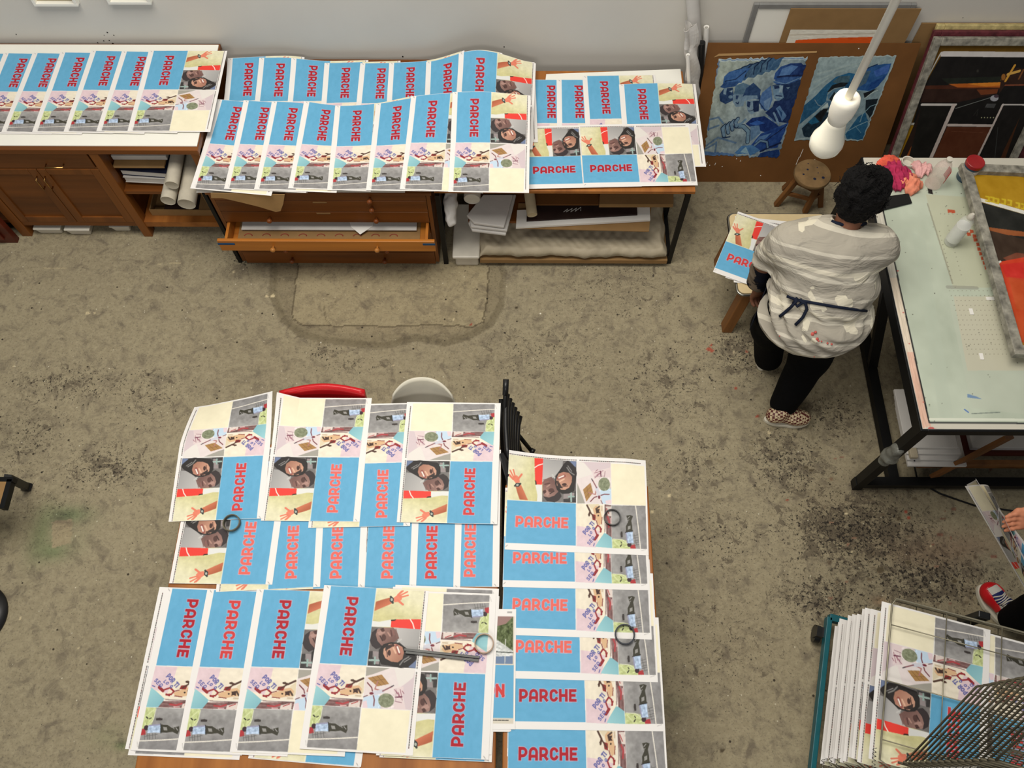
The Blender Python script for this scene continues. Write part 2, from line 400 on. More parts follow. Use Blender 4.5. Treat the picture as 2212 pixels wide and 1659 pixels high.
    L([(950, 765), (985, 720), (1035, 690)], 12, (130, 128, 126)); L([(990, 740), (1055, 700)], 7, (150, 148, 146)); L([(930, 555), (965, 530)], 14, (196, 194, 190))
    P([(1030, 785), (1105, 720), (1098, 798)], (112, 126, 158))
    # painted mural
    q = [(209, 757), (640, 775), (588, 1152), (143, 1130)]
    P(q, (234, 224, 204)); P([(209, 757), (410, 767), (385, 870), (330, 1010), (170, 960)], (224, 200, 206)); A.noise(q, 14, 8, 4)
    P([(178, 950), (225, 985), (312, 1062), (262, 1136), (143, 1130)], (156, 206, 212), 1, [(180, 960), (230, 1130)], (134, 186, 196))
    P([(312, 1060), (605, 1078), (588, 1152), (250, 1136)], (128, 96, 94)); A.noise([(312, 1060), (605, 1078), (588, 1152), (250, 1136)], 60, 9, 5)
    P([(300, 1062), (612, 1066), (608, 1082), (300, 1078)], (238, 230, 220)); L([(318, 1066), (600, 1084)], 6, (96, 70, 70))
    P([(480, 1110), (580, 1090), (575, 1150), (470, 1148)], (222, 208, 200)); L([(360, 1110), (420, 1120), (470, 1105)], 16, (176, 70, 74)); L([(400, 1135), (450, 1138)], 10, (228, 190, 190)); L([(500, 1120), (560, 1100)], 8, (170, 60, 64))
    P([(386, 1005), (440, 985), (500, 962), (560, 950), (612, 965), (600, 1030), (540, 1030), (470, 1042), (405, 1032)], (218, 180, 140))
    P([(560, 940), (622, 895), (612, 1020), (575, 1040), (600, 985)], (222, 208, 178)); L([(540, 1045), (585, 1050)], 14, (205, 185, 160))
    L([(252, 952), (290, 985)], 26, (146, 46, 50)); L([(292, 978), (355, 958), (392, 992), (368, 1018), (322, 1022)], 15, (150, 48, 52)); L([(320, 1016), (352, 1030)], 14, (150, 48, 52)); L([(392, 992), (440, 980)], 8, (120, 40, 44)); L([(400, 1034), (470, 1044)], 7, (120, 40, 44))
    P([(455, 940), (520, 932), (500, 975), (440, 972)], (140, 46, 46)); L([(502, 905), (545, 918), (612, 888)], 18, (82, 58, 48)); L([(470, 960), (545, 915)], 14, (84, 54, 46)); L([(530, 912), (515, 900)], 12, (82, 58, 48))
    E(492, 1004, 9, 8, (40, 30, 28)); P([(515, 985), (560, 978), (560, 1024), (535, 1015), (515, 1024), (520, 1004)], (70, 50, 44)); L([(565, 985), (585, 1020)], 16, (84, 66, 56))
    ink = (98, 100, 162)
    write(A, 'POR TI', (306, 858), (408, 962), (38, -36), .2, ink, .12); write(A, 'LO Q', (282, 905), (362, 965), (28, -24), .22, ink, .2); write(A, 'SEA', (196, 890), (262, 958), (32, -26), .2, ink, .1); L([(190, 935), (212, 945)], 9, ink)
    # man walking on a grey road
    q = [(143, 1134), (586, 1156), (545, 1545), (88, 1515)]
    P(q, (156, 154, 152), 1, [(300, 1140), (280, 1540)], (136, 134, 134)); A.noise(q, 30, 7, 6)
    P([(143, 1134), (238, 1140), (222, 1240), (190, 1320), (112, 1330)], (196, 206, 146)); A.noise([(143, 1134), (238, 1140), (222, 1240), (190, 1320), (112, 1330)], 40, 8, 7)
    L([(236, 1150), (215, 1250), (150, 1330)], 5, (222, 222, 206)); L([(225, 1150), (150, 1215)], 4, (225, 230, 190))
    P([(240, 1236), (275, 1232), (302, 1240), (298, 1258), (240, 1256)], (62, 56, 54)); L([(150, 1222), (165, 1236)], 10, (50, 48, 42)); L([(180, 1240), (196, 1232)], 9, (56, 54, 46))
    P([(116, 1330), (146, 1330), (152, 1385), (107, 1390)], (176, 56, 60)); E(155, 1322, 23, 24, (62, 46, 52))
    P([(172, 1300), (290, 1290), (286, 1372), (230, 1368), (165, 1372)], (176, 196, 222)); A.noise([(172, 1300), (290, 1290), (286, 1372), (165, 1372)], 60, 6, 8); L([(180, 1302), (280, 1296)], 12, (150, 150, 176))
    P([(284, 1294), (350, 1300), (395, 1330), (460, 1314), (462, 1360), (448, 1390), (400, 1366), (345, 1372), (286, 1370)], (64, 62, 52)); P([(310, 1318), (345, 1322), (352, 1352), (318, 1350)], (150, 148, 144)); L([(430, 1330), (448, 1352)], 8, (150, 148, 146)); L([(286, 1288), (292, 1374)], 7, (40, 38, 36)); L([(395, 1318), (415, 1340)], 7, (140, 138, 136))
    for x in (140, 165, 185, 215, 240): L([(x, 1375), (x+6, 1430)], 4, (92, 92, 90))
    L([(150, 1400), (260, 1385)], 4, (96, 96, 94)); L([(96, 1442), (300, 1440), (556, 1430)], 9, (236, 230, 218))
    # dancer between pink walls
    q = [(640, 785), (1095, 803), (1050, 1182), (600, 1157)]
    P(q, (226, 214, 212)); A.noise(q, 8, 7, 9)
    P([(640, 785), (860, 794), (700, 850), (634, 868)], (164, 160, 150)); P([(900, 797), (1095, 803), (1078, 930), (940, 960)], (228, 222, 216)); P([(1078, 880), (1095, 803), (1060, 1182), (1005, 1175), (960, 970)], (212, 196, 200))
    P([(650, 884), (782, 853), (850, 940), (742, 962)], (168, 128, 78)); [L([(650+44*i, 884-10*i), (742+36*i, 962-7*i)], 4, (128, 92, 56)) for i in (1, 2)]; L([(690, 915), (815, 895)], 4, (128, 92, 56))
    P([(612, 1060), (760, 1035), (770, 1165), (600, 1157)], (196, 216, 234)); P([(606, 1100), (640, 1090), (650, 1158), (600, 1157)], (228, 206, 212))
    E(822, 1092, 74, 66, (132, 138, 112)); A.noise([(748, 1030), (900, 1030), (900, 1165), (748, 1165)], 46, 9, 10)
    P([(890, 985), (985, 965), (975, 1090), (1010, 1180), (890, 1170), (905, 1080)], (224, 206, 206)); [L([(900+18*i, 990+14*(i % 3)), (925+16*i, 1030+20*(i % 4))], 6, (150, 96, 112)) for i in range(5)]; L([(910, 1062), (970, 1058)], 12, (112, 60, 80)); L([(905, 1100), (965, 1112)], 6, (150, 110, 122)); L([(915, 985), (912, 1100)], 5, (176, 150, 156))
    L([(648, 928), (688, 972), (700, 1030), (712, 1085), (706, 1140)], 11, (126, 74, 80)); L([(745, 915), (718, 985), (770, 1000)], 11, (176, 120, 116)); L([(700, 1025), (790, 1005)], 34, (206, 206, 216)); L([(790, 1005), (880, 962)], 12, (140, 90, 96)); L([(868, 966), (892, 954)], 9, (60, 50, 60)); E(686, 1026, 20, 12, (120, 50, 62)); L([(612, 1058), (648, 1044)], 8, (110, 70, 76))
    # cream panel
    q = [(597, 1162), (1048, 1186), (1003, 1580), (546, 1550)]
    P(q, (240, 232, 203)); A.noise(q, 7, 5, 11)
    # dashed registration strip and small print
    a, b = np.array([1187, 94.]), np.array([1029, 1572.])
    for i in range(62):
        if i % 31 == 30: continue
        L([a+(b-a)*(i/62), a+(b-a)*((i+.55)/62)], 8, (60, 56, 54) if i % 4 else (92, 60, 60))
    for i in range(4): L([(284+i*3, 58+i*6), (291+i*3, 60+i*6)], 3, (130, 126, 122))
    for i in range(5): L([(76+i*1, 1450+i*11), (82+i*1, 1452+i*11)], 3, (150, 146, 142))
    if word:
        write(A, 'PARCHE', (464, 147), (393, 680), (110, 6), .245)
        for pts, w in A.todo:
            sl, m = A.dist(pts, w, True); A.ink[sl] = np.maximum(A.ink[sl], m)
    return A
# ---------------------------------------------------------------- materials
M = {}
M['wall'] = mat('wall paint', (212, 208, 199), .9, .1, var=.03, scale=2.2, bump=.03, bscale=90)
M['wood'] = wood('cabinet wood', (126, 72, 26), (90, 50, 17), 'x', .42)
M['wood_v'] = wood('cabinet wood upright', (132, 78, 30), (96, 54, 20), 'z', .42)
M['wood_pale'] = wood('pale drawer wood', (196, 124, 46), (158, 92, 32), 'x', .4)
M['wood_red'] = wood('dark red wood', (98, 36, 20), (66, 24, 14), 'x', .4)
M['table_wood'] = wood('table wood', (178, 114, 52), (134, 78, 32), 'y', .45)
M['stool_wood'] = wood('stool wood', (150, 100, 50), (100, 62, 30), 'z', .6)
M['knob'] = wood('turned knob', (196, 134, 66), (150, 92, 40), 'z', .35)
M['dark_knob'] = wood('dark turned knob', (140, 78, 36), (104, 54, 24), 'z', .35)
M['black'] = mat('black steel', (13, 13, 13), .5, .25, var=.3)
M['black_plastic'] = mat('black plastic', (24, 24, 25), .35, .4, var=.2)
M['steel'] = mat('steel', (150, 148, 140), .3, .5, metal=1, var=.1)
M['wire'] = mat('grey wire', (150, 144, 124), .4, .5, metal=.6, var=.15)
M['dark_wire'] = mat('dark wire', (104, 97, 78), .4, .5, metal=.5, var=.2)
M['brass'] = mat('brass', (190, 150, 90), .25, .5, metal=1, var=.05)
M['white_board'] = mat('white board', (240, 238, 228), .5, .3, var=.02, scale=5)
M['white'] = mat('white paper', (238, 235, 228), .7, .2, var=.02, scale=6)
M['plastic_white'] = mat('off white plastic', (206, 200, 186), .45, .4, var=.05)
M['grey_white'] = mat('grey white paper', (206, 202, 196), .7, .2, var=.05, scale=9, bump=.15, bscale=25)
M['wrap'] = mat('wrapping paper', (178, 166, 142), .6, .3, var=.12, scale=7, bump=.5, bscale=14)
M['kraft'] = mat('kraft paper', (176, 140, 92), .75, .2, var=.1, scale=9, bump=.12, bscale=20)
M['card'] = mat('cardboard', (146, 114, 74), .8, .15, var=.08, scale=12)
M['dark_card'] = mat('dark board', (44, 30, 26), .7, .2, var=.3, scale=9)
M['hardboard'] = mat('hardboard', (112, 74, 38), .75, .2, var=.14, scale=5, bump=.05)
M['canvas'] = mat('rolled canvas', (190, 182, 164), .85, .1, var=.08, scale=20, bump=.1, bscale=150)
M['navy'] = mat('navy cover', (28, 32, 54), .5, .3, var=.2)
M['blue_tape'] = mat('blue tape', (36, 78, 116), .6, .2)
M['grey_frame'] = mat('grey aluminium frame', (142, 142, 140), .45, .4, metal=.3, var=.08)
M['red_plastic'] = mat('red plastic', (206, 26, 34), .3, .5, var=.04)
M['shell'] = mat('cream shell plastic', (218, 212, 194), .5, .35, var=.03)
M['glass_top'] = None
def printed(name, rough=.55):
    """paper carrying a print; the print is the mesh's own colour layer, its alpha the second ink, whose colour is the object's"""
    m = bpy.data.materials.new(name); m.use_nodes = True; t = m.node_tree; n = t.nodes; b = n['Principled BSDF']
    a = n.new('ShaderNodeAttribute'); a.attribute_name = 'print'
    i = n.new('ShaderNodeObjectInfo'); x = n.new('ShaderNodeMix'); x.data_type = 'RGBA'
    t.links.new(a.outputs['Alpha'], x.inputs[0]); t.links.new(a.outputs['Color'], x.inputs[6]); t.links.new(i.outputs['Color'], x.inputs[7])
    g = n.new('ShaderNodeNewGeometry'); y = n.new('ShaderNodeMix'); y.data_type = 'RGBA'; y.inputs[7].default_value = (.82, .79, .74, 1)
    t.links.new(g.outputs['Backfacing'], y.inputs[0]); t.links.new(x.outputs[2], y.inputs[6]); t.links.new(y.outputs[2], b.inputs['Base Color'])
    b.inputs['Roughness'].default_value = rough; b.inputs['Specular IOR Level'].default_value = .25
    return m
M['print'] = printed('printed paper')
M['paint'] = printed('painted canvas', .7)
def art_grid(art, nx, ny, f):
    c, k = art.down(f); rgba = np.ones((ny, nx, 4)); rgba[..., :3] = lin(c); rgba[..., 3] = k
    return rgba
def art_mesh(name, rgba, fn, m, size):
    """a grid whose vertex (u, v) lies at fn(U, V) (arrays, v down) and wears the print"""
    ny, nx = rgba.shape[:2]; U, V = np.meshgrid((np.arange(nx))/(nx-1), np.arange(ny)/(ny-1)); P = fn(U, V)
    i = np.arange((nx-1)*(ny-1)); a = i//(nx-1)*nx+i % (nx-1); F = np.stack([a+nx, a+nx+1, a+1, a], 1)
    me = bpy.data.meshes.new(name); me.vertices.add(nx*ny); me.vertices.foreach_set('co', np.stack(P, -1).astype(np.float32).ravel())
    me.loops.add(F.size); me.loops.foreach_set('vertex_index', F.ravel().astype(np.int32)); me.polygons.add(len(F))
    me.polygons.foreach_set('loop_start', np.arange(len(F), dtype=np.int32)*4); me.update(calc_edges=True)
    me.polygons.foreach_set('use_smooth', np.ones(len(F), bool))
    at_ = me.color_attributes.new('print', 'FLOAT_COLOR', 'POINT'); at_.data.foreach_set('color', rgba.astype(np.float32).ravel())
    me.materials.append(m); return me
def art_obj(name, *a, parent=None):
    o = bpy.data.objects.new(name, art_mesh(name, *a)); COL.objects.link(o); hook(o, parent); return o
# ---------------------------------------------------------------- the room
WALL_Y = 3.97
struct('wall_back', MB().box(-4.2, 4.2, WALL_Y, WALL_Y+.12, 0, 5.4), M['wall'])
def floor():
    X0, X1, Y0, Y1 = -4.0, 3.6, -.8, 4.0; f = 2; nx, ny = 900, 568
    A = Art(nx, ny, (X1-X0)/(Y1-Y0), (.5, .5, .5))
    px = [(100, 520), (2100, 420), (2100, 1640), (100, 1640)]
    A.frame(px, [((q.x-X0)/(X1-X0), (Y1-q.y)/(Y1-Y0)) for q in (at(x, y, 0) for x, y in px)])
    # worn area masks (ink): soft blobs of peeled, darker concrete
    def soft(x, y, rx, ry, amp, col=None):
        q = A.T([(x, y), (x+rx, y), (x, y+ry)]); c = q[0]; ax = np.abs(q[1]-c)[0]; ay = np.abs(q[2]-c)[1]
        w = np.exp(-((A.U-c[0])/ax)**2-((A.V-c[1])/ay)**2)*amp
        if col is None: A.ink = np.maximum(A.ink, w)
        else: A.c += (np.array(col)/255-A.c)*w[..., None]
    for b in ((150, 830, 190, 60, .7), (60, 950, 120, 120, .6), (230, 1010, 130, 70, .8), (330, 850, 120, 90, .6), (100, 1090, 160, 40, .5), (760, 790, 90, 30, .6), (700, 760, 60, 30, .7), (1180, 770, 200, 90, .55), (1330, 620, 200, 120, .5),
              (1450, 830, 160, 150, .6), (1600, 760, 120, 90, .8), (1500, 1000, 120, 120, .6), (1850, 1150, 220, 120, 1), (2000, 1250, 200, 80, 1), (1560, 1160, 150, 120, .6), (1700, 1000, 120, 110, .85), (1780, 1290, 140, 80, .9), (1560, 1380, 160, 160, .5), (1800, 900, 100, 60, .8), (520, 560, 60, 30, .7)): soft(*b)
    for b in ((1880, 1080, 130, 90, .45, (82, 78, 76)), (1830, 1150, 110, 90, .5, (74, 70, 66)), (1760, 1060, 60, 60, .3, (100, 96, 92)), (2080, 1185, 130, 40, .62, (84, 62, 64)), (1990, 1200, 80, 30, .5, (74, 60, 58)), (2150, 1215, 50, 30, .5, (98, 108, 112)), (1850, 1260, 120, 40, .35, (92, 92, 92)),
              (2000, 1300, 130, 60, .3, (96, 92, 90)), (1600, 1420, 160, 220, .25, (100, 96, 92)), (90, 1150, 26, 60, .8, (58, 84, 62)), (150, 1112, 50, 20, .8, (56, 86, 64)), (115, 1190, 36, 22, .75, (56, 88, 62)), (30, 1150, 90, 60, .3, (100, 104, 92)), (170, 1170, 30, 40, .3, (90, 106, 92)), (232, 1590, 40, 30, .3, (84, 108, 82)), (265, 1610, 16, 10, .6, (60, 100, 60)), (1455, 1520, 26, 20, .4, (70, 86, 74)), (1900, 1298, 18, 10, .5, (140, 96, 78)), (1990, 1040, 120, 20, .3, (100, 96, 90))): soft(*b)
    # repaired patch before the plan chest: darker rim, crack, paler middle
    out = [(592, 560), (590, 640), (612, 690), (650, 722), (700, 735), (760, 742), (830, 748), (900, 730), (960, 742), (1010, 728), (1060, 700), (1082, 660), (1088, 590), (1080, 560)]
    inn = [(644, 566), (636, 640), (632, 690), (655, 703), (760, 704), (860, 706), (950, 702), (1020, 706), (1044, 696), (1052, 650), (1056, 580), (1050, 566)]
    A.poly(out, (100, 97, 92), .85); A.line(out, 15, (74, 71, 66), .6); A.line(out[3:12], 20, (70, 68, 64), .45); A.line(out[:4], 20, (70, 68, 64), .4); A.poly(inn, (140, 137, 129), .95)
    A.poly([(700, 703), (1020, 703), (1000, 720), (720, 722)], (130, 126, 120), .6)
    rr = random.Random(5); cr = []
    for (x0, y0), (x1, y1) in zip(inn[:-1], inn[1:]):
        for k in range(5): cr.append((x0+(x1-x0)*k/5+rr.uniform(-2, 2), y0+(y1-y0)*k/5+rr.uniform(-1.5, 1.5)))
    A.line(cr, 3.2, (44, 40, 36), .9); A.line([(700, 662), (704, 690), (716, 704)], 2.4, (64, 60, 54), .7)
    A.poly([(114, 1126), (158, 1121), (154, 1172), (114, 1184)], (132, 128, 122), 1)
    for x, y, r in ((1530, 754, 5), (1538, 758, 4), (1536, 746, 3), (1612, 760, 3), (1588, 838, 4), (1636, 900, 4), (1018, 702, 3), (1699, 1080, 3), (1955, 1105, 4), (1962, 1118, 3), (1700, 1080, 4)): A.ell(x, y, r, r*.8, (150, 44, 40))
    for x, y, r in ((190, 677, 4), (205, 676, 3), (590, 640, 5), (577, 640, 4), (1318, 995, 2.5), (1445, 1070, 4), (1408, 1106, 4), (505, 588, 3), (820, 628, 2), (980, 690, 3), (850, 790, 3), (30, 790, 2), (1584, 762, 2), (1660, 935, 3), (1827, 1110, 3), (1838, 1192, 2), (2010, 1180, 2.5), (45, 1335, 3), (170, 1400, 3)): A.ell(x, y, r, r*.8, (250, 245, 232))
    for x, y, r in ((770, 620, 3), (708, 637, 2), (1116, 665, 4), (1006, 587, 2), (1740, 1010, 5), (1752, 1016, 6), (1870, 1040, 7), (1940, 1120, 6), (1985, 1290, 6), (2095, 1280, 5), (1560, 1620, 5), (2060, 1255, 7), (1900, 1230, 9), (1960, 1215, 7)): A.ell(x, y, r, r*.7, (40, 36, 32))
    for k in range(90):
        x, y = rr.uniform(1780, 2200), rr.uniform(940, 1320); A.ell(x, y, rr.uniform(2, 7), rr.uniform(1.5, 4), (44, 36, 34) if k % 4 else (88, 36, 36), .7)
    for k in range(120):
        x, y = rr.gauss(1680, 120), rr.gauss(900, 170); A.ell(x, y, rr.uniform(2, 8), rr.uniform(1.5, 5), (70, 66, 60), .5)
    A.line([(0, 581), (90, 581), (150, 579)], 2.5, (200, 195, 182), .6); A.line([(340, 571), (378, 569), (420, 571)], 2, (210, 205, 190), .7); A.line([(250, 1000), (20, 1010)], 1.6, (110, 106, 100), .5); A.line([(1160, 890), (1330, 893)], 1.6, (96, 92, 86), .6)
    rgba = np.ones((ny, nx, 4)); rgba[..., :3] = np.clip(A.c, 0, 1)*2; rgba[..., 3] = A.ink
    m = bpy.data.materials.new('worn concrete'); m.use_nodes = True; t = m.node_tree; n = t.nodes; b = n['Principled BSDF']; K = t.links.new
    tc = n.new('ShaderNodeTexCoord'); P = tc.outputs['Object']
    def noise(sc, det=6, ro=.6, dist=0):
        q = n.new('ShaderNodeTexNoise'); q.inputs['Scale'].default_value = sc; q.inputs['Detail'].default_value = det; q.inputs['Roughness'].default_value = ro; q.inputs['Distortion'].default_value = dist; K(P, q.inputs['Vector']); return q.outputs[0]
    def ramp(i, p0, p1, c0=(0, 0, 0, 1), c1=(1, 1, 1, 1)):
        q = n.new('ShaderNodeValToRGB'); e = q.color_ramp.elements; e[0].position, e[1].position, e[0].color, e[1].color = p0, p1, c0, c1; K(i, q.inputs[0]); return q.outputs[0]
    def mix(f, a, c, mode='MIX'):
        q = n.new('ShaderNodeMix'); q.data_type = 'RGBA'; q.blend_type = mode
        for i, v in ((0, f), (6, a), (7, c)):
            if hasattr(v, 'links'): K(v, q.inputs[i])
            else: q.inputs[i].default_value = v
        return q.outputs[2]
    def math_(op, a, c=0):
        q = n.new('ShaderNodeMath'); q.operation = op
        for i, v in ((0, a), (1, c)):
            if hasattr(v, 'links'): K(v, q.inputs[i])
            else: q.inputs[i].default_value = v
        return q.outputs[0]
    base = ramp(noise(1.3, 9, .62), .3, .72, L3((137, 126, 102)), L3((160, 149, 121)))
    base = mix(ramp(noise(34, 4, .7), .38, .7), base, L3((167, 156, 128))); base = mix(ramp(noise(11, 6, .7, .6), .5, .68), base, L3((120, 110, 92)))
    base = mix(math_('MULTIPLY', ramp(noise(90, 2, .5), .56, .72), .5), base, L3((92, 84, 70)))
    at_ = n.new('ShaderNodeAttribute'); at_.attribute_name = 'print'
    peel = math_('ADD', noise(13, 9, .78, .6), math_('MULTIPLY', at_.outputs['Alpha'], .22))
    base = mix(ramp(peel, .66, .70), base, L3((112, 102, 84)))
    peel2 = math_('ADD', noise(32, 6, .75, .3), math_('MULTIPLY', at_.outputs['Alpha'], .13))
    base = mix(ramp(peel2, .67, .70), base, L3((62, 55, 46)))
    peel3 = math_('ADD', noise(60, 5, .75, .2), math_('MULTIPLY', at_.outputs['Alpha'], .14)); base = mix(ramp(peel3, .66, .69), base, L3((44, 39, 33)))
    def specks(sc, p0, p1, keep, col, b_):
        v = n.new('ShaderNodeTexVoronoi'); v.inputs['Scale'].default_value = sc; K(P, v.inputs['Vector'])
        sp = n.new('ShaderNodeSeparateColor'); K(v.outputs['Color'], sp.inputs[0])
        return mix(math_('MULTIPLY', ramp(v.outputs['Distance'], p0, p1, (1, 1, 1, 1), (0, 0, 0, 1)), ramp(sp.outputs[0], keep, keep+.01)), b_, col)
    base = specks(16, .08, .12, .80, L3((66, 58, 46)), base); base = specks(30, .08, .14, .88, L3((200, 192, 168)), base); base = specks(6, .025, .04, .75, L3((235, 228, 210)), base)
    base = mix(1.0, base, at_.outputs['Color'], 'MULTIPLY')
    K(base, b.inputs['Base Color']); b.inputs['Roughness'].default_value = .75; b.inputs['Specular IOR Level'].default_value = .25
    bp = n.new('ShaderNodeBump'); bp.inputs['Strength'].default_value = .25; bp.inputs['Distance'].default_value = .01; K(noise(40, 5, .7), bp.inputs['Height']); K(bp.outputs[0], b.inputs['Normal'])
    o = art_obj('floor', rgba, lambda U, V: (X0+(X1-X0)*U, Y1-(Y1-Y0)*V, U*0), m, None); o['kind'] = 'structure'
floor()
# paint flecks low on the back wall
fl = MB(); rr = random.Random(3)
for x, y, r in ((232, 70, 4), (246, 76, 3), (225, 76, 2), (236, 87, 3), (244, 94, 5), (250, 100, 4), (255, 106, 7), (211, 92, 3), (194, 98, 3), (212, 100, 2), (224, 88, 3), (265, 106, 3), (35, 74, 3), (98, 102, 2), (1089, 101, 3), (2080, 38, 2), (870, 122, 4)):
    p = at_depth(x, y, WALL_Y); fl.lathe([(.0012*r, 0), (.0012*r, .001)], p-Vector((0, .0005, 0)), 8, (0, -1, 0))
struct('trim_1', fl, M['black_plastic'])
# ---------------------------------------------------------------- pictures on the back wall (only their lower edges are in view)
for i, (x0, x1, yb) in enumerate(((75, 170, 13), (235, 328, 9))):
    a, b = at_depth(x0, yb, WALL_Y-.03), at_depth(x1, yb, WALL_Y-.03); z = a.z; h = .36
    t = thing('picture_frame', ('white box frame on the wall at the far left' if i == 0 else 'white box frame on the wall, right of another white frame'), 'picture frame', (0, WALL_Y, z), group='white frames on the back wall')
    g = MB(); w = .018
    g.box(a.x, b.x, WALL_Y-.035, WALL_Y, z, z+w); g.box(a.x, b.x, WALL_Y-.035, WALL_Y, z+h-w, z+h); g.box(a.x, a.x+w, WALL_Y-.035, WALL_Y, z+w, z+h-w); g.box(b.x-w, b.x, WALL_Y-.035, WALL_Y, z+w, z+h-w)
    obj('frame', g, M['white_board'], t, bevel=.002); obj('picture', MB().box(a.x+w, b.x-w, WALL_Y-.012, WALL_Y-.004, z+w, z+h-w), M['wrap'], t)
# ---------------------------------------------------------------- sideboard at the left
def knob(p, m, parent, s=1):
    o = obj('knob', MB().lathe([(.007*s, 0), (.006*s, .012*s), (.013*s, .020*s), (.016*s, .028*s), (.013*s, .036*s), (.004*s, .040*s)], p, 16, (0, -1, 0)), m, parent, True); return o
def sideboard():
    F = 3.15; t = thing('sideboard', 'long orange-brown wooden sideboard under the white board, against the wall', 'cabinet', (-2.6, F, 0))
    c = MB(); c.box(-3.9, -1.78, F-.012, 3.95, .79, .826)
    obj('top', c, M['wood'], t, bevel=.003)
    b = MB(); b.box(-3.9, -1.785, 3.92, 3.945, .1, .79); b.box(-2.40, -2.365, F+.01, 3.92, .1, .79); b.box(-1.805, -1.785, F+.0, 3.92, .1, .79); b.box(-3.9, -2.40, F+.02, 3.92, .11, .135)
    b.box(-3.135, -2.41, F, F+.03, .108, .147); b.box(-3.135, -2.41, F, F+.02, .655, .667)
    obj('carcass', b, M['wood'], t)
    for x0, x1 in ((-3.2, -3.135), (-2.41, -2.355), (-1.835, -1.785)):
        obj('leg', MB().box(x0, x1, F-.008, F+.055, 0, .79), M['wood_v'], t, bevel=.004)
    obj('shelf', MB().box(-2.365, -1.805, F+.005, 3.92, .42, .445), M['wood_pale'] if 0 else M['wood'], t)
    obj('shelf', MB().box(-2.36, -1.805, F, 3.92, .10, .147), M['table_wood'], t)
    d = obj('drawer', MB().box(-3.132, -2.422, F-.004, F+.4, .669, .787), M['wood'], t, bevel=.004)
    obj('handle', MB().tube([(-2.69, F-.004, .70), (-2.69, F-.03, .70), (-2.59, F-.03, .70), (-2.59, F-.004, .70)], .004, 8), M['brass'], d, True)
    for x0, x1, hx in ((-3.13, -2.776, -2.80), (-2.772, -2.413, -2.752)):
        g = MB(); w = .05
        g.box(x0, x0+w, F-.004, F+.018, .15, .652); g.box(x1-w, x1, F-.004, F+.018, .15, .652); g.box(x0+w, x1-w, F-.004, F+.018, .15, .2); g.box(x0+w, x1-w, F-.004, F+.018, .605, .652)
        dr = obj('door', g, M['wood_v'], t, bevel=.003)
        obj('panel', MB().box(x0+w-.005, x1-w+.005, F+.006, F+.014, .19, .615), M['wood'], dr)
        obj('handle', MB().tube([(hx, F-.004, .59), (hx, F-.03, .59), (hx, F-.03, .50), (hx, F-.004, .50)], .004, 8), M['brass'], dr, True)
    tag(obj('white_board', MB().box(-3.95, -1.787, 3.165, 3.935, .826, .832), M['white_board']), 'wide white board lying on the sideboard under the left row of prints', 'board')
sideboard()
a = thing('low_cabinet', 'dark red wooden low cabinet at the left edge, in front of the sideboard', 'cabinet', (-3.6, 3.2, 0))
obj('carcass', MB().box(-4.0, -3.215, 3.09, 3.14-.01, 0, .62), M['wood_red'], a, bevel=.003)
obj('drawer', MB().box(-3.98, -3.27, 3.075, 3.088, .05, .28), M['wood_red'], a, bevel=.003)
obj('handle', MB().tube([(-3.5, 3.075, .16), (-3.5, 3.05, .16), (-3.4, 3.05, .16), (-3.4, 3.075, .16)], .004), M['steel'], a, True)
# white tubs under the sideboard
for i, (x0, x1, y) in enumerate(((84, 140, 505), (150, 202, 507), (246, 287, 500))):
    p, q = at(x0, y, 0), at(x1, y, 0); w = q.x-p.x; c = (p+q)/2
    t = thing('plastic_tub', ('white plastic tub under the sideboard, leftmost of three', 'white plastic tub under the sideboard, middle one of three', 'white plastic tub under the sideboard, nearest the open shelves')[i], 'tub', (c.x, c.y+.15, 0), group='white tubs under the sideboard')
    v = [(c.x+sx*(w/2-(.012 if z == 0 else 0)), c.y+.15+sy*(.16-(.012 if z == 0 else 0)), z) for z in (0, .055) for sx, sy in ((-1, -1), (1, -1), (1, 1), (-1, 1))]
    obj('tub', MB().add(v, [(3, 2, 1, 0), (4, 5, 6, 7)]+[(k, (k+1) % 4, 4+(k+1) % 4, 4+k) for k in range(4)]), M['plastic_white'], t, bevel=.01)
    obj('lid', MB().box(c.x-w/2-.004, c.x+w/2+.004, c.y-.014, c.y+.314, .056, .068), M['plastic_white'], t, bevel=.005)
# things on the open shelves
def book(name, label, cat, x0, x1, y0, y1, z, h, cover, group=None, rz=0):
    t = thing(name, label, cat, ((x0+x1)/2, (y0+y1)/2, z), rz, group); w, d = (x1-x0)/2, (y1-y0)/2
    a = obj('cover', MB().box(-w, w, -d, d, 0, .003).box(-w, w, -d, d, h-.003, h).box(w-.003, w, -d, d, .003, h-.003), cover); a.parent = t
    b = obj('pages', MB().box(-w+.004, w-.004, -d+.004, d-.004, .0032, h-.0032), M['grey_white']); b.parent = t
    return t
book('book', 'dark plum book lying lowest in the stack on the open shelf', 'book', -2.29, -2.03, 3.22, 3.6, .446, .03, M['dark_card'], 'books on the open shelf')
book('book', 'thick pale ream in the middle of the stack on the open shelf', 'book', -2.33, -2.02, 3.19, 3.55, .477, .045, M['grey_white'], 'books on the open shelf', R(-3))
t = book('book', 'dark navy book lying on the pale ream of the open shelf', 'book', -2.33, -2.02, 3.2, 3.55, .523, .045, M['navy'], 'books on the open shelf', R(-5))
tag(obj('folder', MB().box(-2.36, -2.06, 3.2, 3.55, .60, .615), M['kraft'], bevel=.003), 'tan paper folder on top of the books in the open shelf', 'folder')
tag(obj('paper_pad', MB().box(-2.36, -2.04, 3.24, 3.6, .625, .66), M['grey_white'], bevel=.004), 'grey white pad of paper above the tan folder in the open shelf', 'paper')
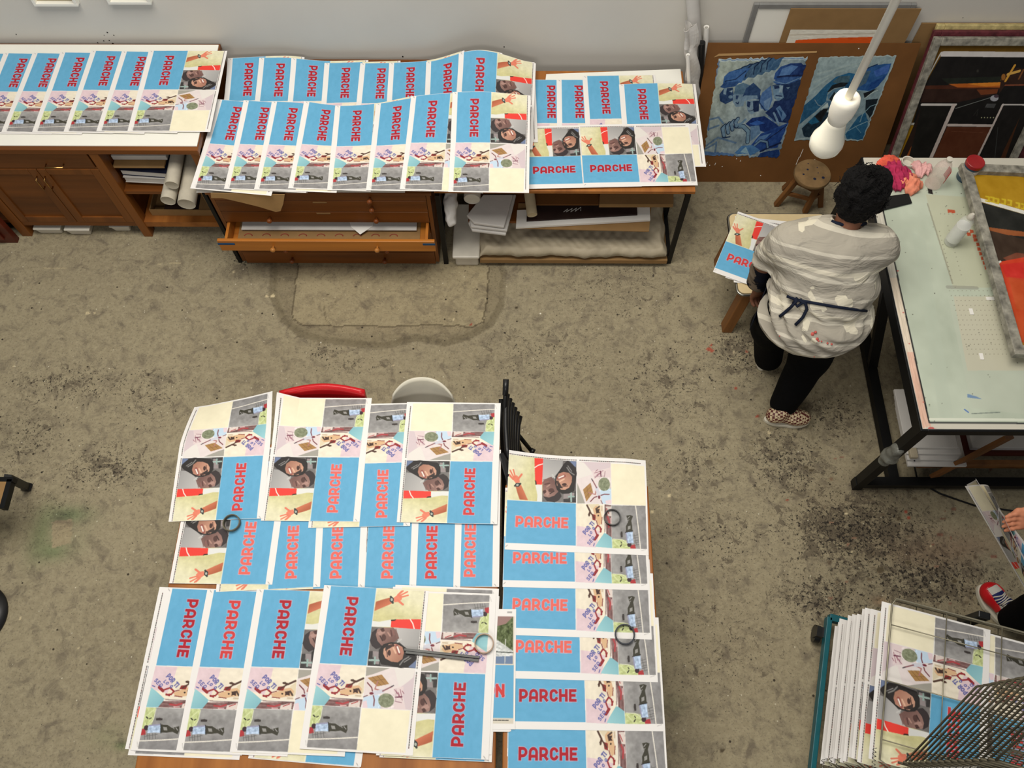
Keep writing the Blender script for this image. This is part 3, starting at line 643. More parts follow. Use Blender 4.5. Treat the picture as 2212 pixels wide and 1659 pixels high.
def roll(name, label, cat, p, q, r, m, group=None, hole=.6, wav=0, n=20):
    p, q = Vector(p), Vector(q); d = q-p; L = d.length
    prof = [(r*hole, .004), (r*.97, 0), (r, .004), (r, L-.004), (r*.97, L), (r*hole, L-.004), (r*hole, L*.5), (r*hole*.98, L*.49), (r*hole*.98, .01)]
    return tag(obj(name, MB().lathe(prof, p, n, d), m, None, True, angle=50), label, cat, group)
roll('canvas_roll', 'pale rolled canvas standing out of the open shelf, left of another canvas roll', 'roll', (-2.035, 3.02, .53), (-2.02, 3.6, .56), .043, M['canvas'], 'canvas rolls in the open shelf', .75)
roll('canvas_roll', 'pale rolled canvas in the open shelf, next to the plan chest', 'roll', (-1.925, 3.0, .525), (-1.92, 3.6, .57), .052, M['canvas'], 'canvas rolls in the open shelf', .8)
roll('canvas_roll', 'pale rolled canvas lying on top of two rolls in the open shelf', 'roll', (-1.985, 3.06, .622), (-1.985, 3.6, .66), .038, M['canvas'], 'canvas rolls in the open shelf', .7)
t = thing('cardboard_box', 'open cardboard box with dark contents on the lowest open shelf', 'box', (-2.06, 3.35, .147))
g = MB(); g.box(-2.31, -1.86, 3.20, 3.206, .149, .205); g.box(-2.31, -1.86, 3.55, 3.556, .149, .205); g.box(-2.31, -2.304, 3.206, 3.55, .149, .205); g.box(-1.866, -1.86, 3.206, 3.55, .149, .205); g.box(-2.304, -1.866, 3.206, 3.55, .149, .152)
obj('box', g, M['card'], t); obj('contents', MB().box(-2.22, -1.98, 3.21, 3.54, .151, .198), M['dark_card'], t); obj('flap', MB().bar((-1.95, 3.2, .2), (-1.95, 3.5, .23), .1, .004), M['card'], t)
tag(obj('cardboard_sheet', MB().bar((-1.85, 3.08, .45), (-1.85, 3.6, .47), .006, .3), M['card']), 'upright brown card edge beside the canvas rolls in the open shelf', 'cardboard')
# ---------------------------------------------------------------- plan chest
def plan_chest():
    F = 2.94; x0, x1 = -1.735, -.492; t = thing('plan_chest', 'wide wooden plan chest with one drawer pulled out, under two rows of prints', 'plan chest', (-1.1, F, 0))
    g = MB(); g.box(x0, x0+.022, F, 3.93, .03, .70); g.box(x1-.022, x1, F, 3.93, .03, .70); g.box(x0, x1, 3.9, 3.93, .03, .7); g.box(x0+.022, x1-.022, F+.02, 3.9, .0, .03); g.box(x0+.022, x1-.022, F+.03, 3.9, .335, .34)
    g.box(x0+.022, x1-.022, F+.03, 3.9, .44, .444)
    obj('carcass', g, M['wood_v'], t); obj('top', MB().box(x0-.01, x1+.01, F-.01, 3.94, .70, .72), M['wood'], t, bevel=.003)
    zs = [(.012, .134), (.138, .235), (.239, .336), (.34, .438), (.443, .541), (.545, .643), (.647, .698)]
    for i, (a, b) in enumerate(zs):
        if i == 3:
            P = .115; d = obj('drawer_front', MB().box(x0-.012, x1+.01, F-P-.02, F-P, a, b), M['wood_pale'], t, bevel=.003, label='open pale wood drawer front with blue tape at its corners')
            s = MB(); s.box(x0+.03, x0+.046, F-P, F+.7, a+.005, b-.002); s.box(x1-.046, x1-.03, F-P, F+.7, a+.005, b-.002); s.box(x0+.046, x1-.046, F-P, F+.7, a+.005, a+.012)
            obj('drawer_box', s, M['wood_pale'], d)
            for k in ((x0-.014, x0+.085, .425), (x1-.06, x1+.012, .428)):
                obj('tape', MB().box(k[0], k[1], F-P-.0225, F-P-.0205, k[2]-.022, k[2]-.006), M['blue_tape'], d, label='blue tape')
            for kx in (-1.43, -.82): knob((kx, F-P-.02, .389), M['knob'], d)
        else:
            d = obj('drawer_front', MB().box(x0+.024, x1-.024, F-.004, F+.3, a, b), M['wood'], t, bevel=.003)
            kn = {0: (-1.41, -.83), 1: (-1.42, -.80), 2: (), 4: (-1.44, -.82), 5: (-.83,), 6: (-.83,)}[i]
            for kx in kn: knob((kx, F-.004, (a+b)/2), M['dark_knob'], d)
            if i in (4, 5): obj('label', MB().box(-1.16, -1.08, F-.0065, F-.0045, b-.016, b-.006), M['card'], d, label='paper label strip')
    s = MB()
    for x in (x0-.035, ): s.box(x, x+.022, F+.005, F+.03, 0, .69); s.box(x, x+.022, 3.8, 3.83, 0, .69); s.box(x, x+.022, F+.03, 3.8, .02, .045)
    obj('stand', s, M['black'], t)
    # things in the open drawer
    tag(obj('wrapping_paper', MB().box(-1.66, -.58, 2.85, 3.5, .353, .357), M['card']), 'brown paper with red marks lying in the open plan chest drawer', 'paper')
    rm = mat('red mark', (140, 62, 44), .7)
    for k in range(9):   # red curved marks printed on that paper
        x = -1.60+.108*k; g = MB()
        g.tube([(x+.024*math.cos(a), 2.895+.02*math.sin(a), .3575) for a in np.linspace(.2, 2.9, 9)], .0035, 5); g.tube([(x+.018*math.cos(a), 2.865-.012*math.sin(a), .3575) for a in np.linspace(.3, 2.8, 7)], .003, 5)
        r_ = obj('printed_mark', g, rm, bpy.data.objects['wrapping_paper'])
    tag(obj('paper_sheet', MB().box(-1.64, -.60, 2.93, 3.6, .372, .378), M['grey_white']), 'large white sheet lying in the open plan chest drawer', 'paper')
    tag(obj('paper_sheet', MB().prism([(-.99, 2.95, .381), (-.93, 2.895, .381), (-.86, 2.955, .381), (-.86, 3.3, .381), (-1.1, 3.3, .381)], (0, 0, .001)), M['white']), 'white paper with a pointed corner on the sheet in the open drawer', 'paper')
plan_chest()
# kraft paper hanging over the chest's front edge
pts = [(455, 417), (615, 420), (612, 440), (606, 456), (596, 458), (560, 447), (520, 437), (480, 428), (456, 428)]
tag(obj('kraft_paper', MB().prism([at_depth(x, y, 2.90) for x, y in pts], (0, .002, 0)), M['kraft'], bevel=0), 'torn brown kraft paper hanging over the plan chest front', 'paper')
# ---------------------------------------------------------------- metal table with shelves
def metal_table():
    t = thing('work_table', 'black metal table with wooden top and full lower shelves, right of the plan chest', 'table', (.26, 3.4, 0))
    obj('tabletop', MB().box(-.47, .99, 2.958, 3.86, .686, .71), M['table_wood'], t, bevel=.003)
    for x, y in ((-.452, 2.945), (.955, 2.955), (-.452, 3.84), (.955, 3.84)):
        obj('leg', MB().box(x-.014, x+.014, y-.014+.01, y+.018, 0, .686), M['black'], t)
    g = MB(); g.bar((.955, 2.96, .03), (.955, 3.84, .03), .026, .026).bar((.955, 2.96, .66), (.955, 3.84, .66), .026, .026).bar((.955, 3.3, .03), (.955, 3.3, .66), .024, .024, (1, 0, 0)); obj('rail', g, M['black'], t); g = MB().bar((-.452, 2.96, .66), (-.452, 3.84, .66), .026, .026).bar((-.452, 2.96, .30), (-.452, 3.84, .30), .024, .024).bar((-.452, 3.4, .30), (-.452, 3.4, .66), .02, .02, (1, 0, 0))
    obj('rail', g, M['black'], t)
    obj('shelf', MB().box(-.235, .935, 2.925, 3.8, .04, .075), M['card'], t, label='low wooden shelf board'); obj('shelf', MB().box(-.30, .80, 3.05, 3.8, .285, .305), M['wood'], t)
metal_table()
def pad():
    r = np.random.RandomState(4)
    def fn(u, v):
        x = -.24+1.165*u; y = 2.93+.80*v; e = min(u, 1-u, v, 1-v)
        z = .145+.006*math.sin(7*u+3*v)+.004*abs(math.sin(23*u+9*v))+.005*abs(math.sin(37*u-24*v+2*math.sin(9*u)))+.004*abs(math.sin(61*u+33*v))
        if e < .03: z -= .045*(1-e/.03)
        return (x+.006*math.sin(30*v), y+.006*math.sin(19*u)*(1-v)+.003*math.sin(53*u)*(1-v), z)
    g = MB().sheet(fn, 160, 60); o = obj('wrapped_pad', g, M['wrap'], None, True); tag(o, 'big crumpled paper-wrapped pad filling the low shelf of the metal table', 'paper pad')
    d = o.modifiers.new('thick', 'SOLIDIFY'); d.thickness = .006
pad()
# things on the middle shelf and under the table top, each placed where the photograph shows it
def slab(name, label, cat, px, h, th, m, group=None, bevel=0, solid=None):
    P = [at(x, y, hh) for x, y, hh in [(q[0], q[1], q[2] if len(q) > 2 else h) for q in px]]
    return tag(obj(name, MB().prism(P, (0, 0, -th)), m, bevel=bevel), label, cat, group)
z5 = lambda x, y: (930+x/3.687, 390+y/3.687)
slab('cardboard_sheet', 'tan cardboard sheet under the white folder on the metal table shelf', 'cardboard', [z5(680, 380), z5(1740, 405), z5(1760, 200), z5(700, 180)], .315, .006, M['card'])
slab('portfolio', 'white card folder under the black board on the metal table shelf', 'folder', [z5(680, 372), z5(1750, 312), z5(1745, 190), z5(690, 235)], .335, .016, M['white'])
o = slab('black_board', 'black board with a white scribble on the metal table shelf', 'board', [z5(765, 318), z5(1648, 268), z5(1640, 150), z5(770, 170)], .35, .012, M['dark_card'])
g = MB(); s = [z5(1060, 250), z5(1095, 225), z5(1080, 250), z5(1130, 222), z5(1115, 250), z5(1165, 218), z5(1150, 246), z5(1198, 212), z5(1196, 240)]
g.tube([at(x, y, .352) for x, y in s], .0025, 6); obj('scribble', g, M['grey_white'], o, label='white scribbled mark')
slab('cardboard_sheet', 'brown corrugated card behind the black board, under the metal table top', 'cardboard', [z5(825, 190), z5(1340, 190), z5(1340, 105), z5(825, 105)], .40, .01, M['hardboard'])
slab('cardboard_sheet', 'tan flat card box under the right end of the metal table top', 'cardboard', [z5(1345, 188), z5(1935, 188), z5(1935, 90), z5(1350, 100)], .50, .03, M['card'])
for i, (dx, h) in enumerate(((0, .345), (10, .37), (-14, .40))):
    slab('folded_paper', ('folded white paper lowest on the left of the metal table shelf', 'folded white paper, middle one on the left of the metal table shelf', 'folded white paper on top at the left of the metal table shelf')[i], 'paper', [z5(330-dx if i else 330, 395-30*i), z5(600+dx, 428-30*i), z5(672+dx, 110), z5(420, 110), z5(300+dx, 335-30*i)], h, .02, M['grey_white'], 'folded papers on the metal table shelf', bevel=.006)
M['kraft_pale'] = mat('pale kraft tube', (196, 180, 146), .7, .2, var=.06)
roll('paper_roll', 'long cream paper tube sticking out under the metal table top', 'roll', at(*z5(810, 275), .42), at(*z5(735, 60), .50)+Vector((0, .3, .02)), .031, M['kraft_pale'], None, .82)
roll('paper_roll', 'fat cream paper roll end under the left of the metal table top', 'roll', at(*z5(330, 150), .55), at(*z5(330, 150), .55)+Vector((.02, .6, .03)), .048, M['plastic_white'], None, .9)
def crumpled(name, label, cat, blob, step, m, amp, sc, seed, parent=None):
    V, F = blob.mesh(step, fold=lambda X, D: amp*wob(X, sc, seed, 6)+amp*.5*wob(X, sc*2.3, seed+1, 6)); o = mesh_np(name, V, F, m, parent, True)
    if label: tag(o, label, cat)
    return o
p = at(*z5(160, 260), .50); b = Blob(.02).chain([p+Vector((0, .25, .1)), p+Vector((0, .05, .03)), p+Vector((0, -.02, -.05))], [.034, .036, .03])
crumpled('paper_roll', 'crumpled white paper roll end hanging beside the plan chest', 'roll', b, .006, M['grey_white'], .008, 70, 3)
t = thing('storage_bin', 'off-white lidded plastic bin on the floor under the metal table', 'bin', (-.32, 3.1, 0))
obj('bin', MB().box(-.39, -.245, 2.93, 3.3, 0, .10), M['plastic_white'], t, bevel=.012); obj('lid', MB().box(-.405, -.235, 2.91, 3.32, .101, .125), M['plastic_white'], t, bevel=.01)
# ---------------------------------------------------------------- rolls of paper standing in the corner
def stand_roll(name, label, px_top, px_low, Y, r, m, hole=.7, n=20):
    p, q = at_depth(px_top[0], px_top[1], Y), at_depth(px_low[0], px_low[1], Y); q = q+(p-q)*(-q.z/(p.z-q.z))
    return roll(name, label, 'roll', q, p, r, m, 'rolls of paper in the corner', hole, n=n)
stand_roll('paper_roll', 'tall white paper roll behind the torn roll, against the wall', (1493, -40), (1503, 100), 3.925, .036, M['grey_white'])
stand_roll('paper_roll', 'thin white paper roll beside the brown hardboard, top end open', (1526, 58), (1523, 120), 3.945, .0165, M['white'], .6)
stand_roll('tube', 'black tube standing between the white paper rolls', (1516, 92), (1512, 160), 3.86, .0215, M['black_plastic'], .1)
stand_roll('paper_roll', 'short thin white roll in front of the torn paper roll', (1486, 118), (1488, 170), 3.765, .011, M['white'], .5)
def torn():
    p, q = at_depth(1485, 44, 3.82), at_depth(1494, 170, 3.82); q = q+(p-q)*(-q.z/(p.z-q.z))
    def fn(u, v):
        a = -2.6+4.6*u; rr_ = .036+.012*math.sin(9*u+4*v)+.014*(v > .86)*math.sin(17*u)+.007*math.sin(31*v+9*u); c = q+(p-q)*v*(1-.05*abs(math.sin(5*u+1)))
        return (c.x+rr_*math.cos(a), c.y+rr_*math.sin(a)*.8, c.z+.004)
    o = obj('paper_roll', MB().sheet(fn, 30, 40), M['grey_white'], None, False, solid=.002); tag(o, 'torn crumpled white paper roll at the end of the metal table', 'roll', 'rolls of paper in the corner')
torn()
# ---------------------------------------------------------------- bottom tables
def plain_table(name, label, x0, x1, y0, y1, rails):
    t = thing(name, label, 'table', ((x0+x1)/2, (y0+y1)/2, 0), group='wooden tables under the near prints')
    obj('tabletop', MB().box(x0, x1, y0, y1, .712, .742), M['table_wood'], t, bevel=.006)
    for x in (x0+.05, x1-.05):
        for y in (y0+.05, y1-.05): obj('leg', MB().box(x-.025, x+.025, y-.025, y+.025, 0, .712), M['wood_v'], t, bevel=.003)
    g = MB(); g.box(x0+.06, x1-.06, y0+.04, y0+.06, .64, .712).box(x0+.06, x1-.06, y1-.06, y1-.04, .64, .712); obj('apron', g, M['wood'], t)
plain_table('wooden_table', 'wooden table at the bottom centre-left, covered with prints', -1.54, -.079, .005, 1.43, 0)
plain_table('wooden_table', 'wooden table at the bottom centre, with landscape prints in one column', -.052, .612, -.6, 1.235, 0)
# ---------------------------------------------------------------- chairs behind the near table
t = thing('shell_chair', 'cream white plastic shell chair behind the near table', 'chair', (-.46, 1.55, 0))
def shell(u, v):
    a = (u-.5)*2; s = v
    w = .165+.035*math.sin(PI*min(1, s*1.1)); x = -.463+w*a*(1-.12*max(0, s-.8)*5*abs(a))
    if s < .5: y = 1.32+.32*(s/.5); z = .44-.03*math.sin(PI*s/.5)+.05*a*a
    else:
        q = (s-.5)/.5; y = 1.64+.12*q**.8; z = .44+.355*q-.055*(abs(a)**3.2)*q*q
    return (x, y-.07*a*a*(.4+.6*s), z)
obj('shell', MB().sheet(shell, 24, 30), M['shell'], t, True, solid=.008)
for sx, sy in ((-1, 1), (1, 1), (-1, -1), (1, -1)): obj('leg', MB().tube([(-.463+.1*sx, 1.5+.1*sy, .42), (-.463+.21*sx, 1.5+.2*sy, 0)], [.014, .009], 10), M['stool_wood'], t, True)
t = thing('plastic_chair', 'red plastic chair whose back edge shows behind the near table', 'chair', (-.95, 1.6, 0))
def back(u, v): return (-1.165+.42*u-.03*(1-v)*(u-.5)*0, 1.70+.03*math.sin(PI*u)-.05*(1-v), .42+(.325+.02*u+.012*math.sin(PI*u))*v)
obj('backrest', MB().sheet(back, 16, 10), M['red_plastic'], t, True, solid=.02)
obj('seat', MB().box(-1.15, -.76, 1.25, 1.66, .42, .445), M['red_plastic'], t, bevel=.01)
for x, y in ((-1.12, 1.28), (-.79, 1.28), (-1.12, 1.63), (-.79, 1.63)): obj('leg', MB().bar((x, y, .42), (x*1.0+(.02 if x > -.95 else -.02), y+(.02 if y > 1.4 else -.02), 0), .03, .03, (0, 1, 0)), M['red_plastic'], t)
# folded black slatted chair leaning between the tables
t = thing('folding_chair', 'folded black slatted chair leaning between the two near tables', 'chair', (.0, 1.35, 0))
for k in range(6):
    z = .74-.058*k; a = at(1096+5.5*k, 852+9.5*k, z); b = at(1099+4.2*k, 990+9*k, z); mid = (a+b)/2+Vector((-.012, 0, 0))
    P = [a, a*.7+mid*.3+Vector((-.006, 0, 0)), mid, b*.7+mid*.3+Vector((-.004, 0, 0)), b]
    obj('slat', MB().tube(P, .0135, 10), M['black_plastic'], t, True)
a = at(1093, 826, .80); b = at(1089, 905, .72); obj('frame_rail', MB().tube([a, (a+b)/2, b, b+Vector((0, -.35, -.3)), (b.x, .98, .02)], .011, 10), M['black'], t, True)
obj('cap', MB().tube([a+Vector((0, .012, .01)), a*.65+b*.35], .0145, 12), M['black_plastic'], t, True)
a = at(1082, 862, .74); obj('frame_rail', MB().tube([a, a+Vector((.004, -.1, -.04)), a+Vector((.02, -.45, -.40)), (a.x+.03, .95, .012)], .011, 10), M['black'], t, True)
for (x, y), (fx, fy) in (((1114, 935), (1125, 978)), ((1116, 935), (1147, 973))):
    p, q = at(x, y, .45), at(fx, fy, .30); l = obj('leg', MB().tube([p, q], .011, 10), M['black'], t, True); obj('foot', MB().cyl(q+Vector((-.002, 0, 0)), q+Vector((.018, -.01, -.004)), .017, 14), M['black_plastic'], l, True)
    obj('stay', MB().tube([q, at(fx-2, fy+60, .06), at(fx-2, fy+85, .012)], .007, 8), M['black'], t, True)
p = at(1092, 1002, .76); obj('strap', MB().tube([p+Vector((-.02, .05, .0)), p, p+Vector((.012, -.06, .006)), p+Vector((.018, -.12, -.01))], [.012, .02, .014, .006], 8), M['black_plastic'], t, False, label='black strap end')
# ---------------------------------------------------------------- left edge: metal-framed bench and round stool
t = thing('metal_bench', 'black metal bench corner with pale top at the left edge', 'bench', (-2.8, 1.2, 0))
h = .42; c = at(14, 1040, h); e = at(-6, 1110, h)
obj('bench_top', MB().box(c.x-.6, c.x, c.y-.14, c.y, h-.02, h), M['card'], t, bevel=.003)
f = at(58, 1052, .015)
g = MB().bar((c.x+.012, c.y+.012, h-.02), (c.x+.012, c.y-.14, h-.02), .025, .04).bar((c.x-.6, c.y+.012, h-.02), (c.x+.03, c.y+.012, h-.02), .025, .04); obj('frame', g, M['black'], t)
l = obj('leg', MB().bar((c.x-.02, c.y+.03, h-.03), (f.x, f.y, .02), .035, .035, (0, 1, 0)), M['black'], t); obj('foot', MB().bar((f.x-.012, f.y, .03), (f.x+.01, f.y-.001, .0), .042, .042, (0, 1, 0)), M['black_plastic'], l)
l = obj('leg', MB().bar((c.x-.55, c.y-.1, h-.03), (c.x-.58, c.y-.12, 0), .035, .035, (0, 1, 0)), M['black'], t)
p = at(-60, 1330, .03); t = thing('round_stool', 'round black stool base just inside the lower left edge', 'stool', (p.x, p.y, 0))
obj('base', MB().lathe([(.163, 0), (.168, .004), (.166, .014), (.10, .03), (.03, .045)], (p.x, p.y, 0), 40), M['black_plastic'], t, True)
obj('column', MB().cyl((p.x, p.y, .04), (p.x, p.y, .46), .025, 20), M['steel'], t, True); obj('seat', MB().lathe([(.14, .455), (.165, .46), (.172, .48), (.165, .5), (.1, .505)], (p.x, p.y, 0), 36), M['black_plastic'], t, True)
# ---------------------------------------------------------------- the prints
SL, SS = .645, .457; NU, NV = 288, 204
art_ = sheet_art(NU*3, NV*3); RGBA = art_grid(art_, NU, NV, 3)
def flat(U, V): return ((U-.5)*SL, (.5-V)*SS, U*0)
FLAT = art_mesh('printed_sheet', RGBA, flat, M['print'], None)
DARK, HALF_SHEEN, SHEEN_RED = L3((172, 28, 44)), L3((206, 62, 62)), L3((228, 106, 96))  # the two paler reds hold the skylights' gloss on wet ink as flat colour
MAPC = {'cw': dict(TL=(0, 1), BL=(1, 1), TR=(0, 0), BR=(1, 0)), 'ccw': dict(BL=(0, 0), TL=(1, 0), BR=(0, 1), TR=(1, 1)), 'up': dict(TL=(0, 0), TR=(1, 0), BL=(0, 1), BR=(1, 1))}
def sheet(label, group, orient, h, ink=DARK, zf=None, mesh=None, keep=False, name='printed_sheet', **cor):
    """a print lying at height h; corners are points of the photograph (x, y) or (x, y, height)"""
    P = {MAPC[orient][k]: at(c[0], c[1], c[2] if len(c) > 2 else h).xy for k, c in cor.items()}
    def edges(i):
        o = []
        for w in (0, 1):
            a, b = ((0, w), (1, w)) if i == 0 else ((w, 0), (w, 1))
            if a in P and b in P: o.append(P[b]-P[a])
        return o
    eu, ev = edges(0), edges(1)
    dirs = [e.normalized() for e in eu]+[Vector((-e.y, e.x)).normalized() for e in ev]   # a v edge turned to the u direction
    d = sum(dirs, Vector((0, 0))).normalized(); th = math.atan2(d.y, d.x)
    a = sum(e.length for e in eu)/len(eu) if eu else SL; b = sum(e.length for e in ev)/len(ev) if ev else SS
    if keep: a, b = SL, SS
    a = min(max(a, SL*.94), SL*1.06); b = min(max(b, SS*.94), SS*1.06)
    n = Vector((d.y, -d.x)); c = Vector((0, 0))
    for (u, v), p in P.items(): c += p-d*((u-.5)*a)-n*((v-.5)*b)
    c /= len(P)
    me = mesh or FLAT
    if zf is not None:
        def fn(U, V):
            x, y = (U-.5)*SL, (.5-V)*SS
            X = c.x+d.x*(U-.5)*a+n.x*(V-.5)*b; Y = c.y+d.y*(U-.5)*a+n.y*(V-.5)*b
            return (x, y, zf(X, Y, U, V))
        me = art_mesh(name, RGBA, fn, M['print'], None)
    o = bpy.data.objects.new(name, me); COL.objects.link(o)
    o.location = (c.x, c.y, h); o.rotation_euler = (0, 0, th); o.scale = (a/SL, b/SS, 1); o.color = ink
    return tag(o, label, 'print', group)
ORD = ['first', 'second', 'third', 'fourth', 'fifth', 'sixth', 'seventh', 'eighth', 'ninth', 'tenth', 'eleventh', 'twelfth']
# on the sideboard
G = 'prints on the sideboard'
rowA = [(-118, 114, -190, 285), (-55, 114.5, -128, 285), (8, 114.7, -62, 285), (70.7, 113.8, 2.8, 285), (130.3, 112.7, 69.3, 285), (196.8, 109.1, 137, 285), (263.4, 110.5, 208, 283.5), (323, 110, 273, 284)]
for i, (x, y, X, Y) in enumerate(rowA):
    if i == 0: continue
    L = len(rowA)-1-i
    lab = 'full print at the right end of the row on the sideboard, red heading on blue' if L == 0 else 'overlapped print on the sideboard, %s to the left of the fully visible one' % ORD[L-1]
    sheet(lab, G, 'cw', .834+.0012*i, DARK, TL=(x, y), BL=(X, Y), **(dict(TR=(490.7, 109), BR=(454.7, 285)) if L == 0 else {}))
# plan chest: blank underlays, back row, front row
for i, (x, y) in enumerate(((424, 416), (622, 415), (700, 416))):
    p = at(x, y, .722); tag(obj('paper_sheet', MB().box(p.x, p.x+(.62 if i == 0 else .45), p.y, p.y+.45, .722+.001*i, .7228+.001*i), M['white']), ('white underlay sheet peeping out below the left end of the front prints', 'white underlay sheet below the fourth print of the front row', 'white underlay sheet below the fifth print of the front row')[i], 'paper')
def wave(pts, y):
    xs = [at(p[0], y, .73).x for p in pts]; zs = [p[1] for p in pts]
    xx = np.linspace(xs[0]-.5, xs[-1]+.5, 400); zz = np.interp(xx, xs, zs); k = np.exp(-np.linspace(-2, 2, 41)**2); k /= k.sum()
    zz = np.convolve(np.pad(zz, 20, mode='edge'), k, 'valid')
    return lambda X: np.interp(X, xx, zz)
WB = wave([(470, .03), (560, .036), (629, .036), (668, .012), (702, .0), (780, 0), (840, .0), (915, .006), (960, .036), (990, .075), (1036, .112), (1090, .075), (1150, .008)], 136)
WF = wave([(420, .04), (526, .042), (587, .034), (656, .034), (700, .010), (726, 0), (800, .004), (850, .035), (890, .066), (940, .095), (976, .108), (1060, .115), (1147, .085)], 228)
rowB = [(492, 126, 484, 212), (560, 124.8, 550.5, 213), (629.2, 124.8, 621, 218), (701, 135.6, 694.3, 221), (778.4, 136.4, 770, 222), (840.7, 135.6, 835.3, 222.4), (920.7, 134.2, 917, 222), (991.3, 115.3, 986, 200)]
for i, (x, y, X, Y) in enumerate(rowB):
    h = .730+.0035*i
    xw = at(x, 136, .73).x; p = at(x, y, h+float(WB(xw))); q = at(X, Y, h+.3*float(WB(xw)))
    # near end from the slant of the visible edge
    d = (q-p); d.z = 0; d = d.normalized()*SL; n_ = p+d
    lab = 'full print with a curled top in the back row on the plan chest' if i == 7 else '%s print from the left in the back row on the plan chest' % ORD[i]
    v = AX @ np.array([n_.x, n_.y, h-CAM_Z]); bl = (FOC*v[0]/v[2]+W_PX/2, FOC*v[1]/v[2]+H_PX/2)
    sheet(lab, 'prints in the back row on the plan chest', 'cw', h, DARK, zf=lambda X_, Y_, U, V: WB(X_)*(1-U)**2.6, TL=(x, y, h+float(WB(xw))), BL=bl)
sheet('print under the curled one at the right end of the back row', 'prints in the back row on the plan chest', 'cw', .7285, DARK, zf=lambda X_, Y_, U, V: WB(X_)*(1-U)**2.6*.9, TR=(1155, 137, .742), BR=(1162, 304.5))
rowF = [(469.2, 214.3, 410.8, 406.8), (526.1, 217, 484, 406.8), (587, 219.7, 549, 407.4), (656.3, 218.9, 622.4, 405.5), (724, 227.8, 706.5, 411), (812, 226.5, 790.6, 409.5), (888, 211.5, 863.8, 406.8), (976.4, 199, 969.4, 415)]
for i, (x, y, X, Y) in enumerate(rowF):
    h = .762+.0035*i+(.008 if i == 7 else 0); xw = at(x, 228, .73).x; z0 = h+float(WF(xw))
    lab = 'full print at the right end of the front row on the plan chest' if i == 7 else '%s print from the left in the front row on the plan chest' % ORD[i]
    ex = dict(TR=(1147.4, 207.5, h+.085), BR=(1141, 416.3)) if i == 7 else {}
    sheet(lab, 'prints in the front row on the plan chest', 'cw', h, DARK, zf=lambda X_, Y_, U, V: WF(X_)*(1-U)**1.5, TL=(x, y, z0), BL=(X, Y), **ex)
# metal table
tag(obj('paper_sheet', MB().prism([at(x, y, .7125) for x, y in ((1180, 160), (1470, 149), (1497, 395), (1150, 398))], (0, 0, -.001)), M['white_board']), 'blank white sheet covering the top of the metal table', 'paper')
G = 'prints on the metal table'
sheet('upright print on the metal table half hidden by the plan chest prints', G, 'cw', .7145, DARK, TL=(1143, 156.5), BL=(1141, 385))
sheet('upright print on the metal table, second to the left of the offset one', G, 'cw', .716, DARK, TL=(1202, 155.7), BL=(1204.5, 386))
sheet('upright print on the metal table with arm photo next to bare white paper', G, 'cw', .7175, DARK, TL=(1259.5, 155.7), BL=(1267, 380), TR=(1416.5, 151.5))
sheet('upright print on the metal table shifted forward, touching the paper rolls', G, 'cw', .722, DARK, zf=lambda X, Y, U, V: .02*np.clip(.25-U, 0, 1)*4*V*(1-V)*2+.0*U, TL=(1336.6, 182.3), TR=(1502, 182), BR=(1525.8, 360.3))
sheet('landscape print at the front of the metal table, left of another landscape one', G, 'up', .7235, DARK, TL=(1131, 273), BL=(1136, 408))
sheet('landscape print at the front right corner of the metal table', G, 'up', .725, DARK, TL=(1254, 272), TR=(1489.3, 263.6), BR=(1506, 399.5), BL=(1259.5, 405))
# near left table: middle row, far row, front row
T = .742; G = 'prints in the middle row of the near table'
rowW = [(361.7, 1260, 591.7, 1263), (None, None, 691.5, 1264), (None, None, 788, 1265), (None, None, 898.9, 1268), (None, None, 994, 1270), (None, None, 1078, 1264)]
tops = [(628, 985), (716, 985), (802, 985), (912, 985), (1003, 985), (1090, 985)]
for i in range(5, -1, -1):
    h = T+.002+.0012*(5-i); x, y, X, Y = rowW[i]
    tr = {0: (612, 975), 1: (706, 975), 2: (800, 975), 3: (910, 975), 4: (1001, 975), 5: (1082, 975)}[i]
    c = dict(BL=(361.7, 1260), BR=(591.7, 1263)) if i == 0 else {}
    if i: c = dict(BR=(X, Y), TR=(X+(tr[0]-X), Y-(Y-tr[1])))
    lab = '%s print from the left in the middle row of the near table' % ORD[i]
    sheet(lab, G, 'ccw', h, (SHEEN_RED, SHEEN_RED, SHEEN_RED, SHEEN_RED, HALF_SHEEN, SHEEN_RED)[i], keep=True, **c)
G = 'prints along the far edge of the near table'
DX = [at(x, 900, .75).x for x in (400, 430, 520, 590, 640, 800, 1090)]
def droop(X, Y, U, V): return -np.clip(Y-1.41, 0, 1)**1.3*np.interp(X, DX, (.66, .55, .12, -.26, .14, .12, .06))
sheet('print along the far edge of the near table, second from its right end', G, 'ccw', T+.0105, SHEEN_RED, zf=droop, BL=(667, 1138.5), BR=(887, 1137), TR=(893, 868))
sheet('print along the far edge of the near table, second from its left end', G, 'ccw', T+.0118, SHEEN_RED, zf=droop, BL=(570, 1124), BR=(778.3, 1127.8), TR=(800, 860), TL=(597, 850))
sheet('print with a drooping far edge at the left end of the near table', G, 'ccw', T+.013, HALF_SHEEN, zf=droop, BL=(353, 1124), BR=(571.5, 1122.6), TL=(414, 866), TR=(590, 847))
sheet('print along the far edge of the near table, at its right end', G, 'ccw', T+.0142, HALF_SHEEN, zf=droop, TL=(878.6, 863), TR=(1080, 872.3), BR=(1075.3, 1129.8), BL=(856.9, 1129.8))
G = 'stacked prints at the near edge of the near table'
def under(label, h, dx, dy, orient, ink=DARK, **c): return sheet(label, G, orient, h, ink, **{k: (v[0]+dx, v[1]+dy) for k, v in c.items()})
P1 = dict(TL=(358, 1270), BL=(282, 1621)); P5 = dict(TR=(1071.8, 1283), BR=(1055.4, 1641.5))
